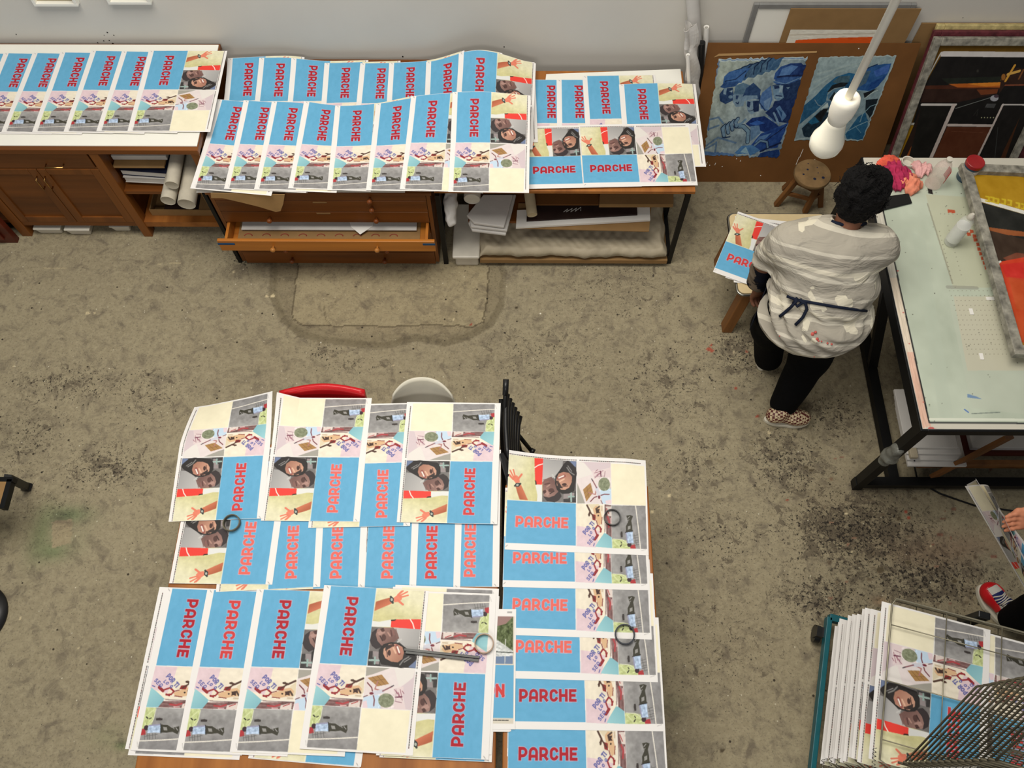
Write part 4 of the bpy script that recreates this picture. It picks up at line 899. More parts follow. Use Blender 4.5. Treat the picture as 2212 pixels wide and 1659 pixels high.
under('print at the bottom of the left stack, a white strip of it showing below', T+.002, -6, 10, 'cw', **P1)
under('print in the left stack whose dashed edge shows at the far left', T+.0032, -10, -1, 'ccw', TL=(354.7, 1269), BL=(280, 1619))
under('print lying between the two near stacks, lowest one', T+.002, 0, 0, 'cw', BL=(536, 1638), TL=(606, 1275)); under('print lying between the two near stacks, just above the lowest', T+.0032, 3, -6, 'ccw', BL=(536, 1642), TL=(606, 1281))
for k in range(4): under('print in the right near stack, %s from the table' % ORD[k], T+.0044+.0014*k, (3, 7, 1, 6)[k], (-3, 5, -7, -11)[k], 'ccw', **P5)
under('printed sheet at the left of the near stacks, dark red heading', T+.0044, 0, 0, 'cw', DARK, **P1)
under('printed sheet second from left in the near stacks, red heading with painted sheen', T+.006, 0, 0, 'cw', HALF_SHEEN, TL=(448, 1273), BL=(380, 1624))
under('printed sheet third from left in the near stacks, half of its arm photo visible', T+.0075, 0, 0, 'cw', DARK, TL=(556.8, 1273), BL=(495, 1625), BR=(743.7, 1632.7))
under('print turned the other way at the right of the near stacks, a ring on it', T+.0115, 0, 0, 'ccw', DARK, **P5)
under('uncovered print lying askew on the near stacks, under the steel bars', T+.0135, 0, 0, 'cw', DARK, TL=(701.9, 1266.5), TR=(927, 1274), BR=(891.3, 1633.4), BL=(645, 1616))
# a print of another kind, mostly covered
def other_art():
    A = Art(NU*2, NV*2, SL/SS, (.925, .912, .898)); A.frame([(0, 0), (645, 0), (645, 457), (0, 457)], [(0, 0), (1, 0), (1, 1), (0, 1)]); A.todo = []
    A.poly([(8, 30), (637, 30), (637, 436), (8, 436)], (214, 206, 190))
    A.poly([(480, 30), (632, 30), (632, 215), (480, 215)], (84, 96, 56)); A.noise([(480, 30), (632, 30), (632, 215), (480, 215)], 70, 22, 3); A.poly([(480, 30), (632, 30), (600, 60), (480, 90)], (150, 118, 112)); A.poly([(480, 130), (560, 120), (632, 165), (632, 215), (480, 215)], (206, 208, 206)); A.noise([(480, 130), (560, 120), (632, 165), (632, 215), (480, 215)], 60, 18, 5)
    A.poly([(480, 190), (632, 185), (632, 215), (480, 215)], (110, 130, 160)); A.line([(600, 120), (598, 215)], 3, (210, 212, 205)); A.line([(480, 166), (632, 172)], 4, (60, 66, 60))
    A.poly([(318, 219), (636, 219), (636, 416), (318, 416)], (100, 170, 208))
    write(A, 'ON', (520, 340), (600, 340), (0, -50), .25); A.line([(538, 280), (546, 268)], 9, (190, 40, 48))
    for pts, w in A.todo:
        sl, mk = A.dist(pts, w, True); A.ink[sl] = np.maximum(A.ink[sl], mk)
    for i in range(40): A.line([(20+15*i, 424), (30+15*i, 424)], 4, (50, 48, 46))
    A.line([(606, 12), (626, 12)], 2, (120, 118, 116)); A.line([(606, 16), (626, 16)], 2, (140, 138, 136))
    return A
OTHER = art_mesh('printed_sheet', art_grid(other_art(), NU, NV, 2), flat, M['print'], None)
Q = dict(TR=(1115, 1315.8), BR=(1112.5, 1575.9))
for k in range(2): sheet('landscape sheet under the grass photo print between the two near tables, %s one' % ('lower' if k == 0 else 'upper'), 'landscape prints of another kind', 'up', T+.0048+.0012*k, DARK, mesh=OTHER, TR=(1108-4*k, 1319), BR=(1104-3*k, 1581+2*k))
sheet('print with grass photo and the letters ÓN, bridging the two near tables', 'landscape prints of another kind', 'up', T+.0075, HALF_SHEEN, mesh=OTHER, **Q)
# right table: one column of landscape prints
G = 'landscape prints on the right near table'
cols = [('landscape print at the far end of the right near table, its upper photos uncovered', 1093, 1187, 1398.5, 1199.7, SHEEN_RED), ('second landscape print from the far end of the right near table', 1089, 1268, 1399, 1275, SHEEN_RED), ('third landscape print from the far end of the right near table, under a ring', 1085, 1371, 1406.3, 1381.8, SHEEN_RED),
        ('fourth landscape print from the far end of the right near table', 1090, 1465, 1421, 1473.8, SHEEN_RED), ('fifth landscape print from the far end, dark red heading, on the right near table', 1098, 1575, 1437, 1580, DARK), ('nearest landscape print on the right near table, cut by the lower frame', 1091, 1705, 1449, 1712, DARK)]
for i in range(5, -1, -1):
    lab, x, y, X, Y, ink = cols[i]; h = T+.0022+.0011*(5-i)
    if i == 0:
        sheet(lab, G, 'up', h, ink, zf=lambda X_, Y_, U, V: .05*np.clip(.45-U, 0, 1)**2*5*np.clip(.75-V, 0, 1)**1.5*1.6-.03*np.clip(U-.85, 0, 1)*6*np.clip(.3-V, 0, 1)*2, BL=(x, y), BR=(X, Y), keep=True)
    else: sheet(lab, G, 'up', h, ink, BL=(x, y), BR=(X, Y), keep=True)
for i, (X, Y) in enumerate(((1416, 1440), (1424, 1560), (1432, 1640))):
    sheet('print under the landscape column whose right edge peeps out, %s from the far end' % ORD[i], G, 'up', T+.001+.0002*(2-i), DARK, BL=(X-330, Y-6), BR=(X, Y), keep=True)
# rings and bars used as weights
def ring(label, x, y, h, r, w, hgt, m, group='rings lying on the prints as weights'):
    p = at(x, y, h); prof = [(r-w, 0), (r, 0), (r, hgt), (r-w, hgt), (r-w, 0)]
    mb = MB(); n = 40; v = [(p.x+a*math.cos(2*PI*k/n), p.y+a*math.sin(2*PI*k/n), p.z+b) for a, b in prof[:4] for k in range(n)]
    mb.add(v, [(i*n+k, i*n+(k+1) % n, ((i+1) % 4)*n+(k+1) % n, ((i+1) % 4)*n+k) for i in range(4) for k in range(n)])
    return tag(obj('ring', mb, m, None, True, angle=40), label, 'ring', group)
M['brown_ring'] = mat('brown cardboard core', (92, 84, 62), .5, .4, var=.2); M['tan_ring'] = mat('tan cardboard core', (168, 142, 120), .5, .4, var=.1); M['ink_ring'] = mat('dark blue ring', (26, 32, 44), .4, .4)
ring('brown ring lying where two print rows meet on the near table', 502, 1131, T+.016, .039, .0045, .02, M['brown_ring'])
ring('tan brown ring on the print at the right of the near stacks', 1046, 1391, T+.0125, .0415, .0045, .02, M['tan_ring'])
ring('black ring on the far print of the right near table', 1322, 1119, T+.0085, .0385, .004, .018, M['black_plastic'])
ring('dark blue ring on the third print of the right near table', 1349, 1371, T+.0065, .043, .005, .018, M['ink_ring'])
M['bar_steel'] = mat('dull steel', (92, 92, 90), .5, .4, metal=.3, var=.1)
for k in range(2):
    a, b = at(873+3*k, 1403+6*k, T+.02), at(1036-2*k, 1420+7*k, T+.02)
    tag(obj('steel_bar', MB().bar(a, b, .010, .010), M['bar_steel'], bevel=.001), ('upper' if k == 0 else 'lower')+' of two steel bars lying side by side on the skewed print', 'bar', 'steel bars lying on the prints')
# ---------------------------------------------------------------- things leaning on the wall at the right
def proj(p):
    v = AX @ np.array([p[0], p[1], p[2]-CAM_Z]); return Vector((FOC*v[0]/v[2]+W_PX/2, FOC*v[1]/v[2]+H_PX/2))
def at_plane(px, py, p0, n):
    d = Vector(AX.T @ np.array([(px-W_PX/2)/FOC, (py-H_PX/2)/FOC, 1.])); c = Vector((0, 0, CAM_Z)); return c+d*((Vector(p0)-c).dot(n)/d.dot(n))
class Lean:
    """a panel standing on the floor at Y0 and resting against the wall at Y1"""
    def __init__(s, x0, x1, y0, y1, h):
        s.x0, s.x1, s.o = x0, x1, Vector((0, y0, 0)); s.up = Vector((0, y1-y0, h)); s.len = s.up.length; s.up.normalize(); s.n = Vector((0, -s.up.z, s.up.y))
    def p(s, x, t, d=0): return Vector((x, 0, 0))+s.o+s.up*t+s.n*d
    def slab(s, mb, x0, x1, t0, t1, d0, d1):
        v = [s.p(x, t, d) for x in (x0, x1) for t in (t0, t1) for d in (d0, d1)]
        return mb.add(v, [(0, 1, 3, 2), (4, 6, 7, 5), (0, 4, 5, 1), (2, 3, 7, 6), (0, 2, 6, 4), (1, 5, 7, 3)])
    def pix(s, x, y, d=0): return at_plane(x, y, s.p(0, 0, d), s.n)
def quad_art(name, rgba, lean, px, d, m, ragged=0, seed=1, parent=None):
    P = [np.array(lean.pix(x, y, d)) for x, y in px]
    def fn(U, V):
        if ragged:
            r = np.random.RandomState(seed); a = [np.interp(np.linspace(0, 1, 400), np.linspace(0, 1, 40), r.randn(40))*ragged for _ in range(4)]
            iu, iv = (U*399).astype(int), (V*399).astype(int); U, V = U+a[0][iv]*(1-U)**12+a[1][iv]*U**12, V+a[2][iu]*(1-V)**12+a[3][iu]*V**12
        q = P[0][:, None, None]*(1-U)*(1-V)+P[1][:, None, None]*U*(1-V)+P[2][:, None, None]*U*V+P[3][:, None, None]*(1-U)*V
        return q[0], q[1], q[2]
    return art_obj(name, rgba, fn, m, None, parent=parent)
wb = Lean(1.325, 2.24, 3.935, 3.962, 1.12)
t = thing('whiteboard', 'grey framed whiteboard leaning on the wall behind the cardboard', 'whiteboard', (1.78, 3.85, 0)); g = MB(); L = wb.len
wb.slab(g, 1.325, 1.355, 0, L, 0, .02); wb.slab(g, 2.21, 2.24, 0, L, 0, .02); wb.slab(g, 1.355, 2.21, L-.03, L, 0, .02); wb.slab(g, 1.355, 2.21, 0, .03, 0, .02)
obj('frame', g, M['grey_frame'], t, bevel=.003); g = MB(); wb.slab(g, 1.35, 2.215, .02, L-.02, .004, .012); obj('panel', g, M['white_board'], t)
cd = Lean(1.535, 2.27, 3.90, 3.938, 1.10); g = MB(); cd.slab(g, 1.535, 2.27, 0, cd.len, 0, .006)
tag(obj('cardboard_sheet', g, M['card']), 'large tan cardboard leaning between the whiteboard and the hardboard', 'cardboard')
def orange_art():
    A = Art(240, 320, .75, (.90, .88, .82)); A.frame([(0, 0), (240, 0), (240, 320), (0, 320)], [(0, 0), (1, 0), (1, 1), (0, 1)])
    A.poly([(24, 38), (120, 30), (222, 26), (222, 300), (24, 300)], (226, 88, 24)); A.noise([(0, 0), (240, 0), (240, 36), (0, 36)], 30, 20, 2); A.line([(0, 20), (240, 14)], 4, (176, 160, 136), .5); return A
op = Lean(1.6, 2.1, 3.885, 3.925, .98); q = [op.pix(1708, 64), op.pix(1907, 64)]; x0, x1 = q[0].x, q[1].x; top = (q[0]-op.p(0, 0)).dot(op.up)
o = art_obj('art_print', art_grid(orange_art(), 120, 160, 2), lambda U, V: (x0+(x1-x0)*U, op.p(0, 0).y+op.up.y*(top-.62*V), op.p(0, 0).z+op.up.z*(top-.62*V)), M['paint'], None)
tag(o, 'white print with an orange field standing behind the hardboard', 'print')
hb = Lean(1.115, 2.365, 3.60, 3.915, .872); g = MB(); hb.slab(g, 1.115, 2.365, 0, hb.len, -.008, 0)
tag(obj('hardboard', g, M['hardboard'], bevel=.001), 'large brown hardboard leaning on the wall with two blue paintings on it', 'board')
g = MB(); rr = random.Random(8)
for x, y, l in ((1726, 340, 26), (1742, 356, 22), (1512, 352, 10), (1528, 350, 12), (1546, 352, 8), (1600, 346, 5), (1735, 322, 30)):
    g.tube([hb.pix(x, y, .001), hb.pix(x-l*.25, y+l*.6, .001)], .0018, 6)
for x, y in ((1521, 347), (1533, 357), (1560, 360), (1591, 343), (1760, 345), (1721, 378), (1643, 379), (1855, 105)): g.lathe([(.0035, 0), (.003, .001)], hb.pix(x, y, .001), 8, hb.n)
tp = obj('paint_drip', g, M['white'], bpy.data.objects['hardboard'], label='white paint drips'); tp['kind'] = 'stuff'
for px in (((1541, 124), (1553, 116), (1765, 110), (1764, 114), (1553, 121)), ): obj('tape', MB().prism([hb.pix(x, y, .002) for x, y in px], hb.n*.001), M['kraft'], bpy.data.objects['hardboard'], label='strip of brown tape')
def paint_one():
    A = Art(664, 800, .86, (.62, .66, .68)); A.frame([(340, 170), (1560, 150), (1160, 1530), (130, 1500)], [(0, 0), (1, 0), (1, 1), (0, 1)]); P, E, L = A.poly, A.ell, A.line
    full = [(340, 170), (1560, 150), (1160, 1530), (130, 1500)]
    P(full, (172, 176, 168), 1, [(500, 200), (1200, 900)], (128, 142, 158)); A.noise(full, 40, 12, 1)
    P([(340, 170), (1560, 150), (1550, 190), (330, 215)], (196, 202, 204)); L([(380, 190), (1540, 175)], 14, (92, 120, 172), .6); L([(345, 220), (250, 640), (170, 1050)], 26, (82, 108, 160), .6)
    # sweep of caps, one behind the other
    for i, (x, y, c) in enumerate(((430, 540, (66, 102, 150)), (560, 480, (54, 88, 130)), (690, 440, (70, 96, 126)), (800, 400, (58, 86, 116)), (900, 360, (76, 104, 132)), (980, 330, (60, 92, 128)))):
        P([(x-10, y), (x+10, y-110), (x+90, y-190), (x+240, y-240), (x+340, y-230), (x+220, y-150), (x+170, y-40), (x+120, y+10)], c); L([(x, y), (x+20, y-105), (x+95, y-185), (x+230, y-235)], 14, (20, 40, 72)); L([(x+60, y-20), (x+110, y-120), (x+200, y-180)], 10, (96, 124, 156), .7)
    P([(390, 540), (410, 430), (480, 360), (640, 320), (760, 310), (690, 400), (640, 520), (480, 545)], (62, 100, 158)); P([(345, 580), (420, 510), (620, 500), (560, 570), (400, 600)], (44, 76, 128)); L([(420, 500), (560, 470), (700, 350)], 14, (24, 48, 88))
    P([(340, 690), (400, 600), (520, 590), (540, 760), (420, 820), (350, 780)], (36, 60, 100)); P([(400, 600), (440, 600), (430, 690), (395, 680)], (130, 150, 172)); E(490, 720, 30, 22, (110, 134, 160)); P([(470, 640), (520, 620), (510, 660)], (140, 156, 172))
    P([(530, 690), (560, 560), (660, 520), (760, 560), (720, 690)], (86, 112, 138)); P([(520, 690), (700, 680), (660, 850), (560, 860), (520, 790)], (120, 140, 162)); L([(560, 800), (590, 815), (600, 790)], 14, (34, 54, 90)); P([(560, 700), (600, 700), (580, 760), (560, 750)], (44, 66, 104))
    P([(650, 720), (700, 600), (800, 520), (900, 620), (880, 760)], (40, 66, 108)); P([(610, 750), (680, 700), (850, 700), (860, 740), (660, 780)], (116, 138, 164)); P([(690, 780), (870, 760), (880, 900), (770, 965), (720, 920)], (128, 148, 170)); P([(790, 780), (880, 770), (870, 920), (800, 930)], (26, 46, 84)); P([(715, 780), (760, 790), (745, 870), (710, 850)], (30, 50, 90)); L([(740, 910), (790, 900)], 20, (40, 60, 98)); L([(745, 905), (785, 897)], 8, (180, 190, 196))
    P([(880, 760), (920, 660), (1040, 560), (1060, 760), (1000, 920), (900, 880)], (78, 110, 162)); P([(940, 780), (1040, 720), (1010, 900), (950, 880)], (110, 136, 174)); L([(890, 700), (880, 800), (960, 910)], 14, (30, 54, 96))
    # large head with a helmet
    P([(1080, 470), (1100, 380), (1180, 290), (1320, 245), (1480, 240), (1545, 290), (1520, 420), (1400, 500), (1200, 520)], (40, 74, 136), 1, [(1150, 400), (1520, 380)], (18, 40, 92)); P([(1150, 430), (1200, 320), (1330, 270), (1420, 290), (1290, 420)], (84, 118, 172)); P([(1070, 510), (1150, 450), (1330, 440), (1500, 420), (1420, 500), (1250, 545), (1120, 545)], (54, 86, 142)); L([(1130, 440), (1260, 425), (1500, 420)], 22, (16, 34, 76)); L([(1080, 500), (1240, 540), (1480, 440)], 10, (110, 138, 172))
    P([(1060, 560), (1120, 545), (1280, 540), (1470, 470), (1420, 700), (1300, 760), (1160, 790), (1090, 740)], (26, 48, 88)); P([(1060, 570), (1180, 550), (1200, 640), (1220, 730), (1140, 785), (1080, 720)], (112, 138, 166)); P([(1080, 570), (1150, 560), (1160, 600), (1090, 610)], (32, 52, 92)); P([(1170, 560), (1210, 560), (1200, 660), (1150, 660)], (146, 164, 182)); L([(1110, 700), (1190, 712)], 16, (46, 64, 100)); L([(1105, 725), (1190, 730)], 12, (134, 154, 176)); P([(1250, 590), (1310, 580), (1280, 610)], (120, 142, 166))
    P([(1090, 780), (1300, 760), (1420, 700), (1300, 1080), (1100, 1060), (960, 940), (1060, 860)], (22, 44, 92)); P([(1110, 880), (1160, 840), (1260, 980), (1200, 1060)], (92, 124, 168)); P([(1140, 880), (1200, 940), (1190, 1000)], (36, 70, 120)); L([(1080, 940), (1150, 1090)], 26, (120, 144, 176)); L([(1010, 990), (1090, 1060)], 16, (84, 112, 156))
    # arm, hand and wheel
    P([(690, 1090), (780, 1010), (950, 985), (1100, 1080), (1160, 1130), (1000, 1210), (800, 1160)], (20, 48, 110)); P([(740, 1090), (850, 1040), (960, 1080), (840, 1110)], (50, 92, 170)); P([(760, 1120), (880, 1110), (900, 1210), (760, 1320)], (98, 126, 162)); P([(900, 1220), (1250, 1090), (1290, 1070), (1200, 1280), (1140, 1400), (900, 1440), (760, 1380)], (32, 66, 134)); P([(880, 1260), (1050, 1210), (960, 1290), (820, 1340)], (92, 126, 176)); L([(960, 1320), (1270, 1110)], 12, (12, 28, 66)); L([(900, 1450), (1180, 1340)], 26, (14, 32, 74))
    L([(560, 1120), (660, 1120), (730, 1190), (720, 1330)], 62, (24, 44, 76)); L([(560, 1120), (660, 1120), (730, 1190), (720, 1330)], 44, (112, 138, 162)); L([(820, 1370), (900, 1310), (990, 1330), (1000, 1400)], 40, (22, 40, 76)); L([(820, 1370), (900, 1310), (990, 1330), (1000, 1400)], 24, (104, 130, 160))
    for k in range(4): L([(400+56*k, 1250-42*k), (380+58*k, 1150-30*k), (420+56*k, 1110-30*k)], 56, (26, 46, 76)); L([(402+56*k, 1245-42*k), (384+58*k, 1152-30*k), (422+56*k, 1114-30*k)], 40, (110, 134, 160))
    L([(560, 1110), (640, 1080), (690, 1030)], 30, (104, 130, 158)); L([(370, 1280), (480, 1260)], 18, (24, 44, 76))
    for q in (((180, 1040), (330, 1000), (390, 1080)), ((160, 1380), (320, 1270), (560, 1340)), ((200, 1160), (330, 1110)), ((280, 1490), (300, 1330)), ((150, 1420), (300, 1340)), ((200, 1040), (200, 1170))): L(q, 26, (84, 110, 146), .8)
    P([(540, 1480), (640, 1380), (800, 1370), (900, 1440), (760, 1500)], (74, 118, 170)); P([(620, 1460), (700, 1390), (740, 1490)], (140, 170, 192)); P([(150, 1450), (540, 1480), (540, 1512), (132, 1500)], (88, 118, 164)); P([(900, 1470), (1180, 1420), (1162, 1530), (860, 1525)], (22, 54, 112)); L([(600, 1490), (840, 1500)], 14, (200, 206, 206), .6)
    A.noise(full, 26, 40, 6); A.c = A.c*.96*np.array([.96, 1, .98]); return A
o = quad_art('blue_painting', art_grid(paint_one(), 332, 400, 2), hb, [(1553, 127), (1744.5, 123.5), (1682, 340), (1520, 335)], .003, M['paint'], .006, 2); tag(o, 'blue painting of men in caps and helmets, taped to the left of the hardboard', 'painting', 'blue paintings on the hardboard')
def paint_two():
    A = Art(600, 720, .83, (.6, .66, .68)); A.frame([(500, 240), (1710, 215), (1180, 1540), (110, 1540)], [(0, 0), (1, 0), (1, 1), (0, 1)]); P, E, L = A.poly, A.ell, A.line
    full = [(500, 240), (1710, 215), (1180, 1540), (110, 1540)]
    P(full, (158, 170, 174), 1, [(600, 250), (500, 1000)], (136, 152, 162)); A.noise(full, 24, 10, 2)
    for k in range(6): L([(330+30*k, 860-70*k), (700+60*k, 520-30*k), (1300, 330-10*k)], 26, (172, 182, 182) if k % 2 else (140, 156, 164), .5)
    P([(270, 1010), (420, 880), (600, 690), (760, 560), (960, 495), (1100, 520), (980, 640), (880, 700), (700, 720), (620, 830), (600, 950), (440, 1100), (200, 1290), (160, 1420)], (36, 84, 120), 1, [(300, 1000), (900, 560)], (40, 100, 142)); P([(700, 640), (820, 550), (980, 540), (960, 640), (820, 680)], (66, 92, 108)); P([(620, 800), (700, 690), (830, 650), (960, 650), (900, 710), (730, 740), (640, 800)], (22, 30, 36))
    P([(620, 850), (720, 760), (890, 710), (880, 800), (800, 860), (740, 800), (640, 920)], (88, 122, 150)); P([(650, 910), (730, 790), (760, 850), (860, 850), (700, 950)], (24, 38, 48)); P([(600, 930), (700, 940), (840, 870), (900, 1000), (720, 1160), (640, 1080)], (76, 110, 140), 1, [(620, 900), (800, 1100)], (40, 74, 106))
    P([(970, 700), (1020, 560), (1180, 440), (1400, 370), (1620, 340), (1560, 520), (1420, 700), (1300, 790), (1100, 780)], (40, 84, 142)); P([(1040, 600), (1160, 480), (1300, 460), (1220, 660), (1080, 740)], (74, 98, 120)); P([(1340, 470), (1600, 350), (1560, 500), (1380, 560)], (60, 96, 170)); P([(1300, 650), (1540, 530), (1420, 700), (1240, 780)], (24, 66, 130)); L([(980, 690), (1010, 600), (1170, 450), (1400, 360)], 16, (18, 50, 88)); L([(1000, 700), (1070, 770), (1300, 790)], 12, (132, 160, 184))
    P([(900, 700), (980, 620), (990, 720), (1080, 790), (960, 860), (880, 800)], (24, 76, 116)); P([(1180, 820), (1390, 740), (1200, 900)], (20, 26, 32)); P([(1220, 920), (1420, 900), (1290, 1200), (1210, 1100)], (16, 30, 40))
    P([(230, 1360), (520, 1080), (720, 1140), (560, 1280), (340, 1500), (260, 1480)], (22, 44, 60)); P([(430, 1180), (560, 1060), (640, 1050), (520, 1260)], (20, 24, 28)); P([(320, 1260), (430, 1180), (500, 1260), (380, 1300)], (26, 88, 124)); P([(900, 1450), (1100, 1180), (1210, 1110), (1260, 1250), (1180, 1530), (920, 1510)], (36, 92, 132)); L([(1130, 1260), (1170, 1140), (1290, 1020), (1390, 985)], 12, (130, 156, 170)); L([(950, 1390), (1100, 1310), (1250, 1250)], 14, (130, 160, 178)); L([(1050, 1320), (1150, 1420)], 8, (110, 146, 170))
    L([(240, 1340), (440, 1150), (600, 970)], 10, (100, 136, 160)); L([(430, 920), (480, 1000), (540, 1020)], 12, (122, 140, 156)); P([(520, 1060), (630, 960), (640, 1030)], (188, 196, 196)); L([(1200, 900), (1300, 820), (1400, 770)], 12, (190, 198, 196))
    L([(115, 1530), (300, 1510), (700, 1520), (1180, 1535)], 22, (176, 186, 190), .8); L([(500, 245), (1700, 222)], 20, (196, 200, 200), .7); L([(1700, 230), (1440, 860), (1180, 1530)], 22, (168, 178, 182), .8); A.noise(full, 22, 36, 5); A.c = A.c*.97*np.array([.96, 1, .98]); return A
o = quad_art('blue_painting', art_grid(paint_two(), 300, 360, 2), hb, [(1769, 123), (1937, 120), (1864, 303.5), (1715, 303.5)], .003, M['paint'], .005, 5); tag(o, 'blue abstract painting with curved bands, on the right of the hardboard behind the bulb', 'painting', 'blue paintings on the hardboard')
# silkscreen frames leaning at the right
M['stained'] = mat('paint-stained frame', (138, 134, 122), .6, .3, var=.55, scale=26, bump=.25, bscale=60)
M['maroon'] = mat('maroon stained frame', (92, 40, 46), .6, .3, var=.45, scale=22, bump=.2)
M['ochre_frame'] = mat('cream stained frame', (186, 170, 116), .6, .3, var=.35, scale=24, bump=.2)
M['mesh_yellow'] = mat('yellow screen mesh', (170, 128, 18), .5, .3, var=.08)
def screen_frame(name, label, x0, x1, y0, y1, h, m, cat='screen'):
    l = Lean(x0, x1, y0, y1, h); t = thing(name, label, cat, ((x0+x1)/2, y0, 0), group='silkscreen frames leaning on the wall'); w = .045
    for a in ((x0, x0+w, 0, l.len), (x1-w, x1, 0, l.len), (x0+w, x1-w, l.len-w, l.len), (x0+w, x1-w, 0, w)):
        g = MB(); l.slab(g, *a, -.030, 0); obj('frame_bar', g, m, t, bevel=.004)
    g = MB(); l.slab(g, x0+w, x1-w, w, l.len-w, -.026, -.024); obj('screen_mesh', g, M['mesh_yellow'], t)
    return t, l
g = MB(); bk = Lean(2.26, 3.3, 3.93, 3.963, .98); bk.slab(g, 2.33, 3.4, 0, bk.len, 0, .006); tag(obj('cardboard_sheet', g, M['card']), 'brown cardboard behind the leaning silkscreen frames', 'cardboard')
screen_frame('silkscreen', 'cream edged silkscreen frame, rearmost of the three leaning frames', 2.41, 3.3, 3.60, 3.926, .995, M['ochre_frame'])
screen_frame('silkscreen', 'maroon edged silkscreen frame, middle one of the three leaning frames', 2.385, 3.26, 3.555, 3.886, .985, M['maroon'])
ts, ls = screen_frame('silkscreen', 'front silkscreen frame with dark night print, leaning at the right wall', 2.385, 3.19, 3.51, 3.845, .975, M['stained'])
def night_art():
    A = Art(720, 800, .9, (.40, .28, .03)); q = [(575, 330), (1876, 330), (1315, 1570), (110, 1570)]; A.frame(q, [(0, 0), (1, 0), (1, .93), (0, .93)]); P, E, L = A.poly, A.ell, A.line
    P([(600, 400), (640, 392), (1876, 400), (1876, 455), (600, 445)], (206, 200, 196)); L([(600, 410), (400, 760)], 12, (200, 196, 188))
    P([(605, 440), (1860, 450), (1400, 1570), (200, 1570), (340, 1050), (430, 730)], (20, 17, 15)); P([(440, 705), (1250, 690), (1250, 735), (440, 735)], (70, 34, 18)); P([(700, 690), (1250, 670), (1260, 720), (800, 722)], (176, 92, 30)); P([(900, 690), (1250, 640), (1270, 700), (1100, 712)], (212, 128, 40)); P([(620, 640), (1250, 620), (1250, 672), (700, 690)], (30, 34, 26))
    P([(430, 735), (1230, 735), (1220, 780), (800, 860), (410, 860)], (44, 24, 16)); P([(1000, 740), (1230, 735), (1220, 775), (1050, 790)], (112, 56, 26))
    P([(1250, 660), (1280, 600), (1420, 540), (1520, 560), (1700, 500), (1700, 700), (1300, 700), (1240, 780)], (48, 28, 18)); L([(1300, 660), (1385, 520)], 22, (206, 150, 56)); L([(1320, 600), (1440, 570)], 24, (206, 160, 76)); E(1275, 625, 22, 30, (150, 96, 40)); L([(1300, 700), (1860, 690)], 14, (120, 66, 44)); L([(1480, 560), (1440, 640)], 16, (120, 72, 34))
    L([(790, 915), (1200, 800)], 6, (120, 124, 120)); E(1195, 820, 44, 28, (160, 160, 166)); E(1215, 800, 26, 16, (70, 56, 66)); P([(1120, 870), (1220, 870), (1200, 910), (1100, 905)], (70, 70, 70)); [E(1072+32*k, 1000, 6, 6, (190, 190, 150)) for k in range(5)]; L([(985, 980), (1030, 920), (1020, 985)], 4, (56, 54, 52))
    P([(430, 890), (730, 890), (450, 1570), (230, 1570)], (22, 20, 16)); P([(300, 1240), (360, 1160), (270, 1570), (190, 1570)], (150, 76, 26)); P([(360, 1060), (420, 900), (350, 1240), (180, 1570), (130, 1560)], (40, 24, 16))
    P([(300, 1050), (358, 1050), (350, 1072), (292, 1072)], (200, 196, 186)); P([(292, 1074), (350, 1074), (130, 1570), (80, 1570)], (166, 124, 20))
    P([(710, 1085), (1190, 1090), (985, 1570), (490, 1570)], (88, 44, 22)); L([(760, 1130), (1100, 1140)], 4, (110, 66, 44))
    L([(425, 880), (790, 880)], 20, (200, 194, 188)); L([(765, 890), (470, 1570)], 38, (198, 184, 176)); L([(720, 1070), (1190, 1075)], 24, (198, 184, 176)); L([(1290, 880), (985, 1530)], 22, (198, 184, 176)); L([(1290, 878), (1876, 880)], 14, (200, 194, 188))
    P([(1300, 895), (1640, 895), (1330, 1570), (1010, 1570)], (24, 20, 17)); P([(1340, 1300), (1480, 1000), (1300, 1570), (1240, 1570)], (70, 38, 16)); L([(1255, 1090), (1240, 1570)], 4, (70, 74, 72)); A.noise(q, 10, 20, 3)
    E(1000, 570, 12, 14, (50, 48, 42)); return A
g = [ls.p(2.43, ls.len-.045, -.022), ls.p(3.145, ls.len-.045, -.022), ls.p(3.145, .045, -.022), ls.p(2.43, .045, -.022)]
A_ = [np.array(p) for p in g]
art_obj('print_stencil', art_grid(night_art(), 360, 400, 2), lambda U, V: tuple((A_[0][k]*(1-U)+A_[1][k]*U)*(1-V)+(A_[3][k]*(1-U)+A_[2][k]*U)*V for k in range(3)), M['paint'], None, parent=ts)['label'] = 'dark night scene with orange horizon and white dividing strips'
# ---------------------------------------------------------------- pendant bulb hanging from the ceiling
def find_z(x, y, py):
    return min(np.linspace(0, 4.3, 4301), key=lambda z: abs(proj((x, y, z)).y-py))
M['lamp_white'] = mat('white lamp plastic', (244, 238, 222), .4, .35, var=.02); M['bulb'] = mat('white glass bulb', (246, 240, 220), .25, .5, var=.01, coat=.3)
p = at(1788, 302, 2.98); zb = 2.94; zt = find_z(p.x, p.y, 207); zn = find_z(p.x, p.y, 262)
t = thing('pendant_lamp', 'white pendant bulb hanging on a white stem before the blue paintings', 'lamp', (p.x, p.y, zb))
hb_ = zn-zb; obj('bulb', MB().lathe([(.002, 0), (.014, .001), (.026, .006), (.035, .018), (.0375, .032), (.036, .046), (.030, .060), (.0225, hb_*.82+.012), (.0205, hb_+.01)], (p.x, p.y, zb), 32), M['bulb'], t, True)
obj('socket', MB().lathe([(.021, zn), (.0245, zn+.02), (.0265, zt-.05), (.028, zt-.03), (.0285, zt-.015), (.025, zt-.003), (.017, zt), (.013, zt-.004)], (p.x, p.y, 0), 32), M['lamp_white'], t, True)
